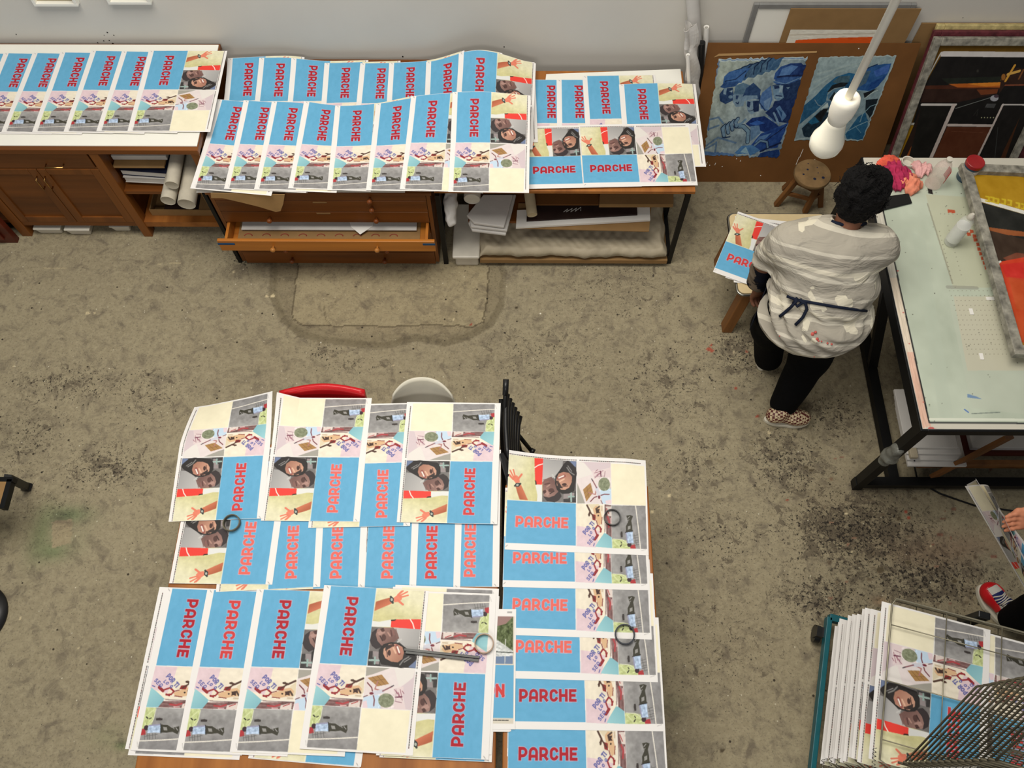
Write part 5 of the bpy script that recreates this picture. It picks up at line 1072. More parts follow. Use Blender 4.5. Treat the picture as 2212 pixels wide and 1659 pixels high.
obj('stem', MB().cyl((p.x, p.y, zt-.006), (p.x, p.y, 5.2), .0085, 16), M['lamp_white'], t, True); obj('ceiling_rose', MB().lathe([(.05, 5.2), (.05, 5.22), (.02, 5.23)], (p.x, p.y, 0)), M['lamp_white'], t, True)
# ---------------------------------------------------------------- round stool and low bench
M['seat_wood'] = mat('worn stool seat', (122, 96, 62), .6, .3, var=.3, scale=14, bump=.15)
c = at(1756, 374, .34); t = thing('round_stool', 'small round wooden stool with worn paint-marked seat, before the hardboard', 'stool', (c.x, c.y, 0))
s = obj('seat', MB().lathe([(.095, .31), (.112, .316), (.115, .33), (.110, .339), (.09, .342)], (c.x, c.y, 0), 36), M['seat_wood'], t, True, angle=50)
g = MB()
for k in range(7): a = k*2.4; g.lathe([(.004+.003*(k % 3), 0), (.003, .0006)], (c.x+.08*math.cos(a)*(.4+.09*k), c.y+.08*math.sin(a)*(.4+.09*k), .342), 8)
obj('paint_stain', g, M['navy'], s, label='dark paint marks')['kind'] = 'stuff'
F = [at(1676, 443, 0), at(1738, 458, 0), at(1772, 445, 0), Vector((c.x-.06, c.y+.15, 0))]; ln = []
for f in F:
    d = Vector((f.x-c.x, f.y-c.y, 0)).normalized(); top = Vector((c.x, c.y, .312))+d*.065; obj('leg', MB().bar(top, f, .032, .032, (0, 1, 0)), M['stool_wood'], t, bevel=.004); ln.append(top*.42+f*.58)
for i, j in ((0, 1), (1, 2), (2, 3), (3, 0)): obj('stretcher', MB().bar(ln[i], ln[j], .018, .022), M['stool_wood'], t)
M['laminate'] = mat('cream laminate', (212, 190, 146), .35, .4, var=.05)
def low_bench():
    h = .47; x0, x1, y0, y1 = 1.228, 1.80, 2.442, 2.99; t = thing('low_table', 'low bench with cream top and metal rim, carrying a pile of prints', 'table', (1.5, 2.7, 0))
    def rr_(r, g): return [(cx+r*math.cos(a), cy+r*math.sin(a)) for cx, cy, a0 in ((x1-r-g, y1-r-g, 0), (x0+r+g, y1-r-g, PI/2), (x0+r+g, y0+r+g, PI), (x1-r-g, y0+r+g, 1.5*PI)) for a in [a0+k*PI/12 for k in range(7)]]
    obj('top', MB().prism([(x, y, h-.022) for x, y in rr_(.035, .004)], (0, 0, .023)), M['laminate'], t); obj('rim', MB().tube([(x, y, h-.012) for x, y in rr_(.035, 0)], .0085, 8, closed=True), M['steel'], t, True)
    for sx, x in ((-1, x0+.075), (1, x1-.075)):
        for sy, y in ((-1, y0+.06), (1, y1-.06)): obj('leg', MB().bar((x, y, h-.022), (x+sx*.03, y+sy*.015, 0), .06, .07, (0, 1, 0)), M['stool_wood'], t, bevel=.006)
    g = MB(); g.box(x0+.08, x1-.08, y0+.05, y0+.075, h-.10, h-.022); obj('apron', g, M['wood'], t); obj('apron', MB().box(x0+.08, x1-.08, y1-.075, y1-.05, h-.10, h-.022), M['wood'], t)
low_bench()
G = 'prints piled on the low bench'
sheet('straight print lowest in the pile on the low bench, its dashed top edge showing', G, 'up', .474, DARK, keep=True, TL=(1588, 470), BL=(1585, 606)); sheet('white edged print under the top one on the low bench, its lower corner showing', G, 'up', .4765, DARK, keep=True, TL=(1606, 462), BL=(1566, 602)); sheet('slightly turned print in the middle of the pile on the low bench', G, 'up', .479, DARK, keep=True, TL=(1611, 464), BL=(1594, 612))
sheet('askew top print of the pile on the low bench, half hidden by the person', G, 'up', .482, HALF_SHEEN, TL=(1594.5, 455.8), BL=(1539.7, 588), keep=True)
# ---------------------------------------------------------------- printing table
def table_art():
    A = Art(840, 1080, 1.24/1.585, (.82, .80, .74)); X0, X1, Y0, Y1 = 1.872, 3.112, 1.467, 3.052
    px = [(1875, 350), (2212, 350), (2212, 925), (1992, 925)]; A.frame(px, [((q.x-X0)/(X1-X0), (Y1-q.y)/(Y1-Y0)) for q in (at(x, y, .885) for x, y in px)]); P, E, L = A.poly, A.ell, A.line
    P([(1850, 600), (1945, 600), (2000, 930), (1980, 930)], (228, 212, 190)); P([(1960, 760), (1978, 760), (2012, 920), (1990, 925)], (226, 178, 156), .8); A.noise([(1860, 340), (1950, 600), (2012, 930), (1980, 930)], 36, 30, 2)
    P([(1890, 362), (2900, 362), (3000, 912), (2008, 912)], (190, 199, 180)); A.noise([(1890, 362), (2900, 362), (3000, 912), (2008, 912)], 14, 12, 3)
    L([(1889, 365), (2008, 912)], 3, (40, 40, 40)); L([(2008, 912), (3000, 920)], 3.5, (70, 72, 70)); L([(2010, 905), (3000, 911)], 5, (222, 226, 208))
    P([(2000, 420), (2160, 430), (2212, 620), (2060, 622)], (194, 194, 166), .7); L([(2004, 440), (2058, 612)], 3, (150, 146, 126), .7); L([(2048, 620), (2110, 622)], 8, (150, 150, 138), .6); P([(2050, 650), (2200, 660), (2260, 900), (2100, 880)], (196, 202, 184), .5); P([(1970, 500), (2000, 520), (2060, 900), (2030, 900)], (188, 198, 180), .4); P([(2060, 640), (2250, 640), (2300, 800), (2090, 800)], (206, 196, 172), .6)
    for x, y in ((2050, 456), (2058, 457), (2086, 502), (2092, 506), (2098, 500), (2104, 510), (2106, 518), (2112, 528), (2114, 538), (2118, 548), (2122, 558), (2126, 568), (2130, 578)): P([(x-3, y-4), (x+5, y-3), (x+6, y+3), (x-2, y+4)], (196, 80, 50), .9)
    for i in range(20):
        for j in range(14):
            x, y = 2052+i*9+j*3.2, 628+j*10.5; E(x, y, 1.0, .8, (120, 112, 96), .8)
    for i in range(12):
        x = 2032+i*9; E(x, 462+i*.3, .9, .8, (110, 104, 90), .8); E(2030+i*2.4, 500+i*9.5, 1, .9, (110, 104, 90), .8); E(2048+i*2.6, 488+i*9.6, 1, .9, (110, 104, 90), .7)
    P([(2090, 850), (2110, 856), (2122, 862), (2090, 858)], (90, 126, 180), .7); L([(2084, 884), (2092, 890)], 2.5, (80, 120, 190)); L([(2100, 893), (2160, 890)], 2, (130, 140, 130))
    r = random.Random(6)
    for k in range(60): x, y = r.uniform(1900, 2200), r.uniform(370, 910); E(x, y, r.uniform(.6, 1.6), r.uniform(.5, 1.2), (70, 66, 58), .8)
    for x, y, a in ((1940, 585, 2.5), (1995, 868, 2), (2012, 925, 7), (2020, 928, 5), (1952, 675, 2), (1965, 742, 2)): E(x, y, a, a*.5, (190, 60, 56), .8)
    P([(2004, 407), (2014, 410), (2016, 420), (2006, 418)], (30, 28, 28))
    return A
def printing_table():
    X0, X1, Y0, Y1, h = 1.862, 3.12, 1.457, 3.06, .88; t = thing('printing_table', 'large glass-topped printing table with black steel frame at the right', 'table', (2.5, 2.25, 0))
    g = MB(); w = .035
    g.box(X0, X0+w, Y0, Y1, h-.075, h).box(X1-w, X1, Y0, Y1, h-.075, h).box(X0+w, X1-w, Y0, Y0+w, h-.05, h-.002).box(X0+w, X1-w, Y1-w, Y1, h-.05, h-.002); obj('frame', g, M['black'], t, bevel=.002)
    top = art_obj('glass_top', art_grid(table_art(), 420, 540, 2), lambda U, V: (1.872+1.24*U, 3.052-1.585*V, .8845+U*0), M['glass_print'], None, parent=t); obj('board', MB().box(1.872, 3.112, 1.467, 3.052, h-.02, .884), M['white_board'], t)
    for x in (X0+.03, X1-.03):
        for y in (Y0+.03, Y1-.03): obj('leg', MB().box(x-.026, x+.026, y-.026, y+.026, 0, h-.06), M['black'], t, bevel=.002)
    g = MB(); g.bar((X0, Y0+.03, .055), (X1, Y0+.03, .055), .05, .05).bar((2.08, Y0+.03, .05), (2.08, Y1-.03, .05), .055, .05).bar((X0+.03, 2.28, h-.08), (2.08, 2.2, .08), .05, .04, (0, 1, 0)).bar((X0+.02, 2.32, h-.1), (X0+.24, 2.44, h-.1), .06, .05); obj('rail', g, M['black'], t)
    obj('brace', MB().bar(at(2018, 1028, .12), at(2180, 944, .55), .02, .075), M['stool_wood'], t, label='diagonal wooden brace'); obj('shelf', MB().box(2.2, X1-.05, Y0+.12, Y1-.1, .24, .262), M['wood_red'], t); obj('shelf', MB().box(2.2, X1-.05, Y0+.10, Y0+.13, .10, .125), M['stool_wood'], t, label='pale front batten')
    obj('tray_edge', MB().box(2.2, X1-.05, Y0+.06, Y0+.085, .235, .275), M['stool_wood'], t)
M['glass_print'] = printed('glass table top', .18)
M['glass_print'].node_tree.nodes['Principled BSDF'].inputs['Specular IOR Level'].default_value = .5
printing_table()
for i in range(4):
    a, b = at(1960-i*1.5, 1008-i*13, .27+.02*i), at(2085-6*i, 1000-i*12, .27+.02*i)
    tag(obj('paper_stack', MB().box(a.x, b.x, a.y, a.y+.34, .265+.02*i, .283+.02*i), M['grey_white'], bevel=.003), '%s bundle of white papers under the printing table, counted from its shelf' % ORD[i].capitalize(), 'paper', 'papers on the printing table shelf')
tag(obj('paper_stack', MB().box(2.42, 2.9, 1.6, 1.95, .263, .30), M['grey_white'], bevel=.004), 'flat white papers on the shelf right of the wooden brace', 'paper')
tag(obj('paper_sheet', MB().prism([at(1948, 840, .30), at(1970, 925, .30), at(1945, 930, .22), at(1942, 860, .22)], (.004, 0, 0)), M['white']), 'white sheet standing under the printing table by its left rail', 'paper')
t = thing('power_strip', 'grey power plug under the printing table corner, its black cord running along the floor', 'plug', tuple(at(1972, 985, .30))); p = at(1972, 978, .33); obj('body', MB().box(p.x-.02, p.x+.02, p.y-.03, p.y+.03, p.z-.012, p.z+.012), M['wrap'], t, bevel=.004)
cord = [at(1975, 992, .30), at(1976, 1010, .2), at(1980, 1030, .05), at(1995, 1046, .012), at(2030, 1066, .006), at(2070, 1080, .006), at(2105, 1092, .006), at(2150, 1098, .006), at(2230, 1110, .006)]
obj('cord', MB().tube(cord, .005, 8), M['black_plastic'], t, True, label='black power cord on the floor')
M['clear'] = mat('clear plastic', (238, 240, 236), .08, .5, var=.02, trans=0); M['clear'].node_tree.nodes['Principled BSDF'].inputs['Alpha'].default_value = .28
M['film'] = mat('crumpled film', (150, 150, 140), .2, .6, var=.15, scale=30, bump=.6, bscale=30); M['film'].node_tree.nodes['Principled BSDF'].inputs['Alpha'].default_value = .5
b = Blob(.02).chain([(1.875, 1.475, .60), (1.878, 1.478, .50), (1.88, 1.48, .42)], [.03, .04, .026])
crumpled('plastic_film', 'crumpled clear film wrapped round the front leg of the printing table', 'film', b, .006, M['film'], .007, 60, 5)
# things on the printing table
TH = .886
def rag(label, pts, m, seed, r=.03, name='rag'):
    b = Blob(.02)
    for x, y, q in pts:
        p = at(x, y, TH+q*.45); b.ell((p.x, p.y, TH+q*.45), (q*1.15, q, q*.5+.004))
    V, F = b.mesh(.0045, fold=lambda X, D: .022*np.abs(wob(X, 60, seed, 4))-.009+.009*np.abs(wob(X, 130, seed+3, 5)), cut=lambda X: TH-X[..., 2])
    return tag(mesh_np(name, V, F, m, None, True), label, 'rag', 'rags on the printing table')
rag('crumpled dark pink rag nearest the person on the printing table', [(1932, 362, .045), (1946, 378, .05), (1926, 392, .04), (1938, 402, .03), (1922, 372, .03)], mat('pink cloth', (176, 52, 88), .9, .1, var=.25, scale=24), 3)
rag('crumpled orange and red rag at the far edge of the printing table', [(1920, 345, .028), (1914, 352, .028), (1930, 352, .03), (1905, 356, .022)], mat('orange cloth', (226, 98, 76), .9, .1, var=.3, scale=24), 5)
rag('crumpled peach rag in front of the clear tape roll', [(1962, 388, .04), (1972, 402, .035), (1952, 392, .03), (1966, 414, .02), (1980, 398, .025)], mat('peach cloth', (226, 140, 112), .9, .1, var=.25, scale=22), 8)
rag('crumpled pale pink rag beside the big clear bottle', [(1984, 358, .03), (1996, 366, .03), (1990, 374, .025), (2004, 362, .02)], mat('pale pink cloth', (226, 174, 170), .9, .1, var=.15, scale=24), 11)
ring('clear roll of tape on the far edge of the printing table', 1959, 354, TH, .036, .006, .022, M['plastic_white'], None)
def bottle(name, label, base, top_py, prof, parts):
    p = at(*base, TH); t = thing(name, label, 'bottle', (p.x, p.y, TH)); H = find_z(p.x, p.y, top_py)-TH
    for nm, pr, m in parts: obj(nm, MB().lathe([(r, z*H) for r, z in pr], (p.x, p.y, TH), 28), m, t, True, angle=60)
    return t
M['red_label'] = mat('red label', (196, 40, 44), .5, .3); M['label'] = mat('white label', (216, 216, 208), .5, .3, var=.05)
M['liquid'] = mat('pinkish clear plastic', (236, 214, 204), .08, .5); M['liquid'].node_tree.nodes['Principled BSDF'].inputs['Alpha'].default_value = .34
bottle('bottle', 'big clear plastic bottle with red label on the printing table', (2014, 398), 343, None, [('body', [(.03, 0), (.042, .02), (.043, .1), (.040, .14), (.043, .18), (.043, .55), (.040, .68), (.028, .82), (.015, .90), (.014, .93)], M['liquid']), ('cap', [(.016, .93), (.0165, .94), (.0165, .995), (.012, 1)], M['plastic_white'])])
bottle('bottle', 'clear squeeze bottle with white label and cap by the raised screen', (2052, 524), 462, None, [('body', [(.024, 0), (.033, .02), (.034, .06), (.034, .70), (.030, .78), (.016, .84), (.014, .86)], M['clear']), ('label', [(.0344, .14), (.0347, .15), (.0347, .6), (.0344, .61)], M['label']), ('cap', [(.016, .86), (.017, .87), (.014, .95), (.007, 1)], M['plastic_white'])])
g = MB(); q_ = bpy.data.objects['bottle']; hh = .2
g.sheet(lambda u, v: (q_.location.x+.0442*math.cos(-1.0+1.5*u), q_.location.y+.0442*math.sin(-1.0+1.5*u), TH+.05+.07*v), 12, 3); obj('label', g, M['red_label'], q_, True, solid=.0006)
p = at(2082, 384, TH); t = thing('jar', 'dark blue jar with a red lid half behind the raised screen', 'jar', (p.x, p.y, TH))
obj('body', MB().lathe([(.040, 0), (.043, .008), (.043, .10), (.040, .11)], (p.x, p.y, TH), 28), mat('blue jar', (36, 66, 88), .3, .5), t, True, angle=50); obj('label', MB().lathe([(.0433, .03), (.0436, .032), (.0436, .09), (.0433, .092)], (p.x, p.y, TH), 28), M['grey_white'], t, True); obj('lid', MB().lathe([(.046, .11), (.0465, .112), (.0465, .13), (.043, .132), (.038, .130)], (p.x, p.y, TH), 28), mat('dark red lid', (150, 26, 30), .35, .4), t, True, angle=50)
P = [at(x, y, TH+.009) for x, y in ((1898, 426), (1963, 417), (1971, 438), (1906, 454))]
t = thing('phone', 'black smartphone lying on the corner of the printing table', 'phone', tuple(P[0])); obj('case', MB().prism(P, (0, 0, -.0085)), M['black_plastic'], t, bevel=.003); c = sum(P, Vector())/4; obj('screen', MB().prism([c+(q-c)*.92+Vector((0, 0, .0002)) for q in P], (0, 0, .0004)), mat('phone glass', (10, 10, 11), .12, .6), t)
for i, (x, y) in enumerate(((2098, 673), (2120, 770), (2139, 645))):
    p = at(x, y, TH); w, d = ((.009, .017), (.009, .017), (.02, .009))[i]
    tag(obj('paper_chip', MB().box(p.x-w, p.x+w, p.y-d, p.y+d, TH-.0008, TH+.0015), M['white']), ('small white card chip on the glass, middle one of three', 'small white card chip on the glass, nearest of three', 'small white card chip half under the raised screen')[i], 'card', 'registration chips on the glass')
def raised_screen():
    XL, ZL, XR, ZR, Y0, Y1 = 2.326, .985, 3.30, .925, 1.805, 2.935; t = thing('silkscreen', 'silkscreen with red and yellow print raised over the printing table', 'screen', (2.33, 2.37, .93)); w = .05
    dz = (ZR-ZL)/(XR-XL)
    def fr(x0, x1, y0, y1):
        v = [(x, y, ZL+dz*(x-XL)+z) for x in (x0, x1) for y in (y0, y1) for z in (-.04, 0)]; return MB().add(v, [(0, 1, 3, 2), (4, 6, 7, 5), (0, 4, 5, 1), (2, 3, 7, 6), (0, 2, 6, 4), (1, 5, 7, 3)])
    for a in ((XL, XL+w, Y0, Y1), (XR-w, XR, Y0, Y1), (XL+w, XR-w, Y1-w, Y1), (XL+w, XR-w, Y0, Y0+w)): obj('frame_bar', fr(*a), M['stained'], t, bevel=.003)
    A = Art(600, 640, .9, (.45, .33, .03)); n = Vector((-dz, 0, 1)).normalized(); p0 = (XL, 0, ZL-.03); a0, a1, b0, b1 = XL+w, XR-w, Y0+w, Y1-w
    z2 = lambda x, y: (1820+x/3.457, 320+y/3.457); T_ = lambda *q: [z2(*c) for c in q]
    px = T_((960, 170), (1355, 260), (1355, 1400), (1300, 1400)); A.frame(px, [((q.x-a0)/(a1-a0), (b1-q.y)/(b1-b0)) for q in (at_plane(x, y, p0, n) for x, y in px)]); P_ = lambda pts, c, a=1, to=None, c2=None: A.poly(T_(*pts), c, a, T_(*to) if to else None, c2)
    P_([(950, 150), (2400, 400), (2400, 700), (1020, 400)], (176, 134, 24)); A.line(T_((1025, 385), (1250, 450), (1355, 480), (2400, 720)), 9, (226, 222, 210))
    P_([(1030, 405), (1355, 495), (2400, 740), (2400, 1100), (1150, 840)], (34, 34, 30)); P_([(1080, 590), (1355, 625), (2400, 800), (2400, 860), (1355, 660), (1110, 640)], (150, 84, 44)); P_([(1080, 610), (1355, 680), (2400, 900), (2400, 1100), (1355, 820), (1150, 840)], (62, 46, 34)); P_([(1200, 820), (1300, 780), (1700, 840), (1700, 900), (1355, 860), (1240, 850)], (120, 66, 46))
    P_([(1165, 850), (1355, 815), (2400, 1000), (2400, 1700), (1330, 1470)], (206, 62, 34), 1, [(1250, 880), (1300, 1300)], (196, 78, 36)); P_([(1180, 870), (1355, 850), (1355, 990), (1220, 960)], (206, 44, 40), .8); P_([(1180, 838), (1190, 848), (1172, 862), (1155, 850)], (230, 226, 214)); P_([(1300, 1440), (2400, 1640), (2400, 1760), (1320, 1480)], (170, 120, 40)); P_([(1240, 960), (2400, 1100), (2400, 1400), (1300, 1200)], (190, 92, 44), .5)
    for i, (x, y) in enumerate(((1085, 385), (1120, 390), (1155, 400), (1205, 405), (1250, 412), (1310, 432), (1350, 440))): A.line(T_((x-10, y-22), (x+12, y-18), (x+8, y+14)), 4, (206, 178, 40)); A.line(T_((x-14, y+10), (x+12, y+16)), 3, (206, 178, 40))
    A.noise(T_((950, 150), (2400, 400), (2400, 1700), (1320, 1480)), 14, 20, 4)
    o = art_obj('screen_mesh', art_grid(A, 300, 320, 2), lambda U, V: (a0+(a1-a0)*U, b1-(b1-b0)*V, ZL+dz*(a0+(a1-a0)*U-XL)-.03), M['paint'], None, parent=t); o['label'] = 'screen mesh with yellow, dark and red printed areas'
    for y in (Y0+.15, Y1-.15): obj('hinge', MB().box(XR-.04, XR+.03, y-.04, y+.04, .885, ZR-.04), M['steel'], t, label='steel hinge block')
raised_screen()
# ---------------------------------------------------------------- drying rack at the bottom right
def drying_rack():
    o = at(1874, 1658, .775); fwd = at(1905, 1294, .775)-o; fwd.z = 0; fwd.normalize(); rt = Vector((fwd.y, -fwd.x, 0)); up = Vector((0, 0, 1))
    t = thing('drying_rack', 'print drying rack with wire shelves at the bottom right corner', 'drying rack', (o.x+.5*rt.x, o.y+.5*rt.y, 0))
    P = lambda a, b, z: Vector((o.x, o.y, 0))+rt*a+fwd*b+up*z
    W, D = .98, .70; M['teal'] = mat('teal steel', (18, 92, 102), .4, .4, var=.1)
    g = MB()
    for a in (-.012, W): g.bar(P(a, -.12, .12), P(a, D+.02, .12), .026, .05)
    for b in (-.12, D+.02): g.bar(P(-.012, b, .12), P(W, b, .12), .035, .05)
    obj('base', g, M['teal'], t, bevel=.003)
    for a, b in ((-.04, D-.06), (W, D), (-.05, -.1), (W, -.1)):
        c = obj('caster', MB().cyl(P(a-.014, b, .045), P(a+.014, b, .045), .045, 20), M['black_plastic'], t, True, angle=40); obj('caster_fork', MB().bar(P(a, b, .05), P(a, b, .12), .04, .05, fwd), M['black_plastic'], c)
    for a in (.42, W): obj('corner_block', MB().bar(P(a, D+.03, .60), P(a, D+.03, .80), .05, .03, fwd), M['black_plastic'], t, bevel=.004)
    def shelf(z, ang, m, n1=7, n2=7, b0=.0):
        ca, sa = math.cos(ang), math.sin(ang); Q = lambda a, b: P(a, b0+b*ca, z+b*sa); g = MB(); r = .0032
        g.tube([Q(.12, 0), Q(.035, .04), Q(.035, D-.03), Q(.05, D), Q(W-.05, D), Q(W-.03, D-.03), Q(W-.03, 0)], .0042, 6)
        for k in range(n1): a = .035+(W-.065)*(k+1)/(n1+1); g.tube([Q(a, 0), Q(a, D)], r*.75, 5)
        for k in range(n2): b = D*(k+.5)/n2; g.tube([Q(.035, b), Q(W-.03, b)], r*.8, 5)
        o_ = obj('wire_shelf', g, m, t, True); return o_
    lv = [.16+.0405*i for i in range(15)]
    zs = [.20, .232, .27, .31, .345, .385, .42, .46, .50, .545, .60, .66, .775]
    G = 'prints drying in the rack'
    for i, z in enumerate(zs):
        s0 = shelf(z-.006, 0, M['dark_wire'])
        ang = math.atan2(fwd.y, fwd.x); lab = 'uppermost flat print on the left of the drying rack' if i == len(zs)-1 else 'print in the drying rack, %s from the bottom, only its dashed edge in view' % ORD[i]
        c = P(SS/2-.002+.004*math.sin(i*2.3), SL/2+.035-.012*math.cos(i*1.7), z); s = bpy.data.objects.new('printed_sheet', FLAT); COL.objects.link(s); s.location = c; s.rotation_euler = (0, 0, ang); s.color = HALF_SHEEN; tag(s, lab, 'print', G)
    c = P(SS*1.5-.205, SL/2+.02, zs[-1]-.003); s = bpy.data.objects.new('printed_sheet', FLAT); COL.objects.link(s); s.location = c; s.rotation_euler = (0, 0, ang); s.color = HALF_SHEEN; tag(s, 'second flat print on the top rack level, cut off by the right border', 'print', G)
    shelf(.80, 0, M['wire'], 3, 3); 
    hinge = at(1951, 1650, .815); b0 = (hinge-P(0, 0, .815)).dot(fwd); a0 = (hinge-P(0, 0, .815)).dot(rt)
    best = min(np.linspace(.4, 1.5, 111), key=lambda a: (proj(P(a0, b0+D*.92*math.cos(a), .815+D*.92*math.sin(a)))-Vector((2124, 1474))).length)
    pro = None
    for k in range(15):
        z = .815+.05*k
        if pro is None:
            ca, sa = math.cos(best), math.sin(best); Q = lambda a, b: P(a0+a, b0+b*ca, z+b*sa); g = MB(); Ld = D*.92
            g.tube([Q(0, 0), Q(0, Ld-.03), Q(.03, Ld), Q(.83, Ld), Q(.86, Ld-.03), Q(.86, 0)], .0042, 6)
            for q in range(2): g.tube([Q(.287*(q+1), 0), Q(.215*(q+1), Ld)], .0026, 5)
            for q in range(4): g.tube([Q(0, Ld*(q+.5)/4), Q(.86, Ld*(q+.5)/4)], .0021, 5)
            g.tube([Q(-.02, -.0), Q(.88, -.0)], .005, 6)
            pro = obj('raised_shelf', g, M['dark_wire'], t, True); pro['label'] = 'empty wire shelf tilted up'
        else:
            c = pro.copy(); COL.objects.link(c); c.location = (0, 0, .05*k)
    for k in range(12):
        p = P(a0+.012, b0-.02, .80+.05*k); obj('spring', MB().tube([p+Vector((.009*math.cos(q*1.1), .009*math.sin(q*1.1), .0012*q)) for q in range(34)], .0016, 5), M['steel'], t, True)
    for a, b, z in ((a0-.115, b0+.03, .82), (a0-.19, .02, .45), (a0-.175, .03, .50), (a0-.16, .03, .55)):
        p = P(a, b, z); obj('spring', MB().tube([p+fwd*(-.003*q)+rt*(.007*math.cos(q*1.2))+up*(.007*math.sin(q*1.2)) for q in range(60)], .0015, 5), M['steel'], t, True)
    obj('post', MB().bar(P(a0+.04, b0-.06, .12), P(a0+.04, b0-.06, 1.5), .03, .03, fwd), M['teal'], t); obj('post', MB().bar(P(W-.02, b0-.06, .12), P(W-.02, b0-.06, 1.5), .03, .03, fwd), M['teal'], t)
drying_rack()
# ---------------------------------------------------------------- the person at the printing table, seen from behind
M['skin'] = mat('brown skin', (128, 84, 62), .55, .3, var=.08, scale=12); M['skin_light'] = mat('skin', (196, 128, 96), .55, .3, var=.07, scale=14)
M['hair'] = mat('black curly hair', (11, 9, 9), .75, .2, var=.4, scale=60, bump=1.0, bscale=120)
M['trousers'] = mat('black trousers', (9, 9, 10), .9, .1, var=.2, bump=.2, bscale=30)
M['apron'] = mat('navy apron', (26, 32, 48), .8, .15, var=.15)
def trace(px, py, blob, off=0):
    d = AX.T @ np.array([(px-W_PX/2)/FOC, (py-H_PX/2)/FOC, 1.]); d /= np.linalg.norm(d); t = 1.5
    for _ in range(90):
        p = np.array([0, 0, CAM_Z])+d*t; v = float(blob.field(p[None])[0])-off
        if v < 8e-4: return Vector(p)
        t += max(v*.8, 3e-4)
    return None
def shirt_mat():
    m = bpy.data.materials.new('striped knit top'); m.use_nodes = True; t = m.node_tree; n = t.nodes; b = n['Principled BSDF']; K = t.links.new
    tc = n.new('ShaderNodeTexCoord'); sp = n.new('ShaderNodeSeparateXYZ'); K(tc.outputs['Object'], sp.inputs[0])
    def op(o, a, c):
        q = n.new('ShaderNodeMath'); q.operation = o
        for i, v in ((0, a), (1, c)):
            if hasattr(v, 'links'): K(v, q.inputs[i])
            else: q.inputs[i].default_value = v
        return q.outputs[0]
    no = n.new('ShaderNodeTexNoise'); no.inputs['Scale'].default_value = 3.5; no.inputs['Detail'].default_value = 2; K(tc.outputs['Object'], no.inputs['Vector'])
    s = op('ADD', op('ADD', op('MULTIPLY', sp.outputs[2], .86), op('MULTIPLY', sp.outputs[1], .5)), op('ADD', op('MULTIPLY', no.outputs[0], .05), op('MULTIPLY', sp.outputs[0], .12)))
    f = op('FRACT', op('MULTIPLY', s, 4.6), 0)
    r = n.new('ShaderNodeValToRGB'); r.color_ramp.interpolation = 'CONSTANT'; e = r.color_ramp.elements
    e[0].position = 0; e[0].color = L3((170, 163, 149)); e[1].position = .30; e[1].color = L3((208, 201, 184))
    for p, c in ((.38, (184, 177, 162)), (.46, (216, 208, 188)), (.56, (186, 179, 164)), (.62, (164, 157, 144)), (.86, (200, 193, 177)), (.93, (172, 165, 151))):
        q = e.new(p); q.color = L3(c)
    K(f, r.inputs[0])
    v = n.new('ShaderNodeTexVoronoi'); v.inputs['Scale'].default_value = 15; v.distance = 'CHEBYCHEV'; K(tc.outputs['Object'], v.inputs['Vector']); sc = n.new('ShaderNodeSeparateColor'); K(v.outputs['Color'], sc.inputs[0])
    mk = n.new('ShaderNodeValToRGB'); mk.color_ramp.elements[0].position = .93; mk.color_ramp.elements[1].position = .94; K(sc.outputs[0], mk.inputs[0])
    x = n.new('ShaderNodeMix'); x.data_type = 'RGBA'; x.inputs[7].default_value = L3((220, 212, 190)); K(mk.outputs[0], x.inputs[0]); K(r.outputs[0], x.inputs[6]); K(x.outputs[2], b.inputs['Base Color'])
    b.inputs['Roughness'].default_value = .9; b.inputs['Specular IOR Level'].default_value = .1
    mp = n.new('ShaderNodeMapping'); mp.inputs['Scale'].default_value = (.55, .8, 1.9); mp.inputs['Rotation'].default_value = (0, .25, 0); K(tc.outputs['Object'], mp.inputs[0]); n2 = n.new('ShaderNodeTexNoise'); n2.inputs['Scale'].default_value = 11; n2.inputs['Detail'].default_value = 3; n2.inputs['Distortion'].default_value = .8; K(mp.outputs[0], n2.inputs['Vector']); bp = n.new('ShaderNodeBump'); bp.inputs['Strength'].default_value = .7; bp.inputs['Distance'].default_value = .03; K(n2.outputs[0], bp.inputs['Height']); K(bp.outputs[0], b.inputs['Normal'])
    return m
def hand(b, wrist, knuckle, side, curl, spread=.019, r=.0088, ln=.078, k=.008, flex=1.0):
    """palm from wrist to knuckle; 'side' points to the thumb, 'curl' is where the fingers bend to"""
    w, q = Vector(wrist), Vector(knuckle); f = (q-w).normalized(); s = Vector(side); s = (s-f*s.dot(f)).normalized(); c = Vector(curl); c = (c-f*c.dot(f)).normalized()
    b.cap(w, w*.5+q*.5, .025, .026, .02)
    for i in range(4): o = s*(.028-.0187*i); b.cap(w+o*.55+f*.015, q+o, .016, .0125, .015)
    for i, l in enumerate((.92, 1.0, .94, .74)):
        o = s*(.028-.0187*i); p = q+o; L = ln*l; sp = s*(.012-.008*i)
        p1 = p+(f*.9+c*(.25+.08*i)*flex).normalized()*L*.45+sp*.4; p2 = p1+(f*(.45+.5*(1-flex))+c*.85*flex).normalized()*L*.32; p3 = p2+(f*(-.05+.8*(1-flex))+c*flex).normalized()*L*.25
        b.chain([p, p1, p2, p3], [r*1.12, r*1.02, r*.93, r*.78], k)
    t0 = w+s*.022+f*.025; t1 = t0+(s*.75+f*.55+c*.2).normalized()*.036; t2 = t1+(s*.25+f*.8+c*.5).normalized()*.031; t3 = t2+(f*.7+c*.7-s*.1).normalized()*.024
    b.chain([t0, t1, t2, t3], [.0155, .0125, .0112, .009], .01)
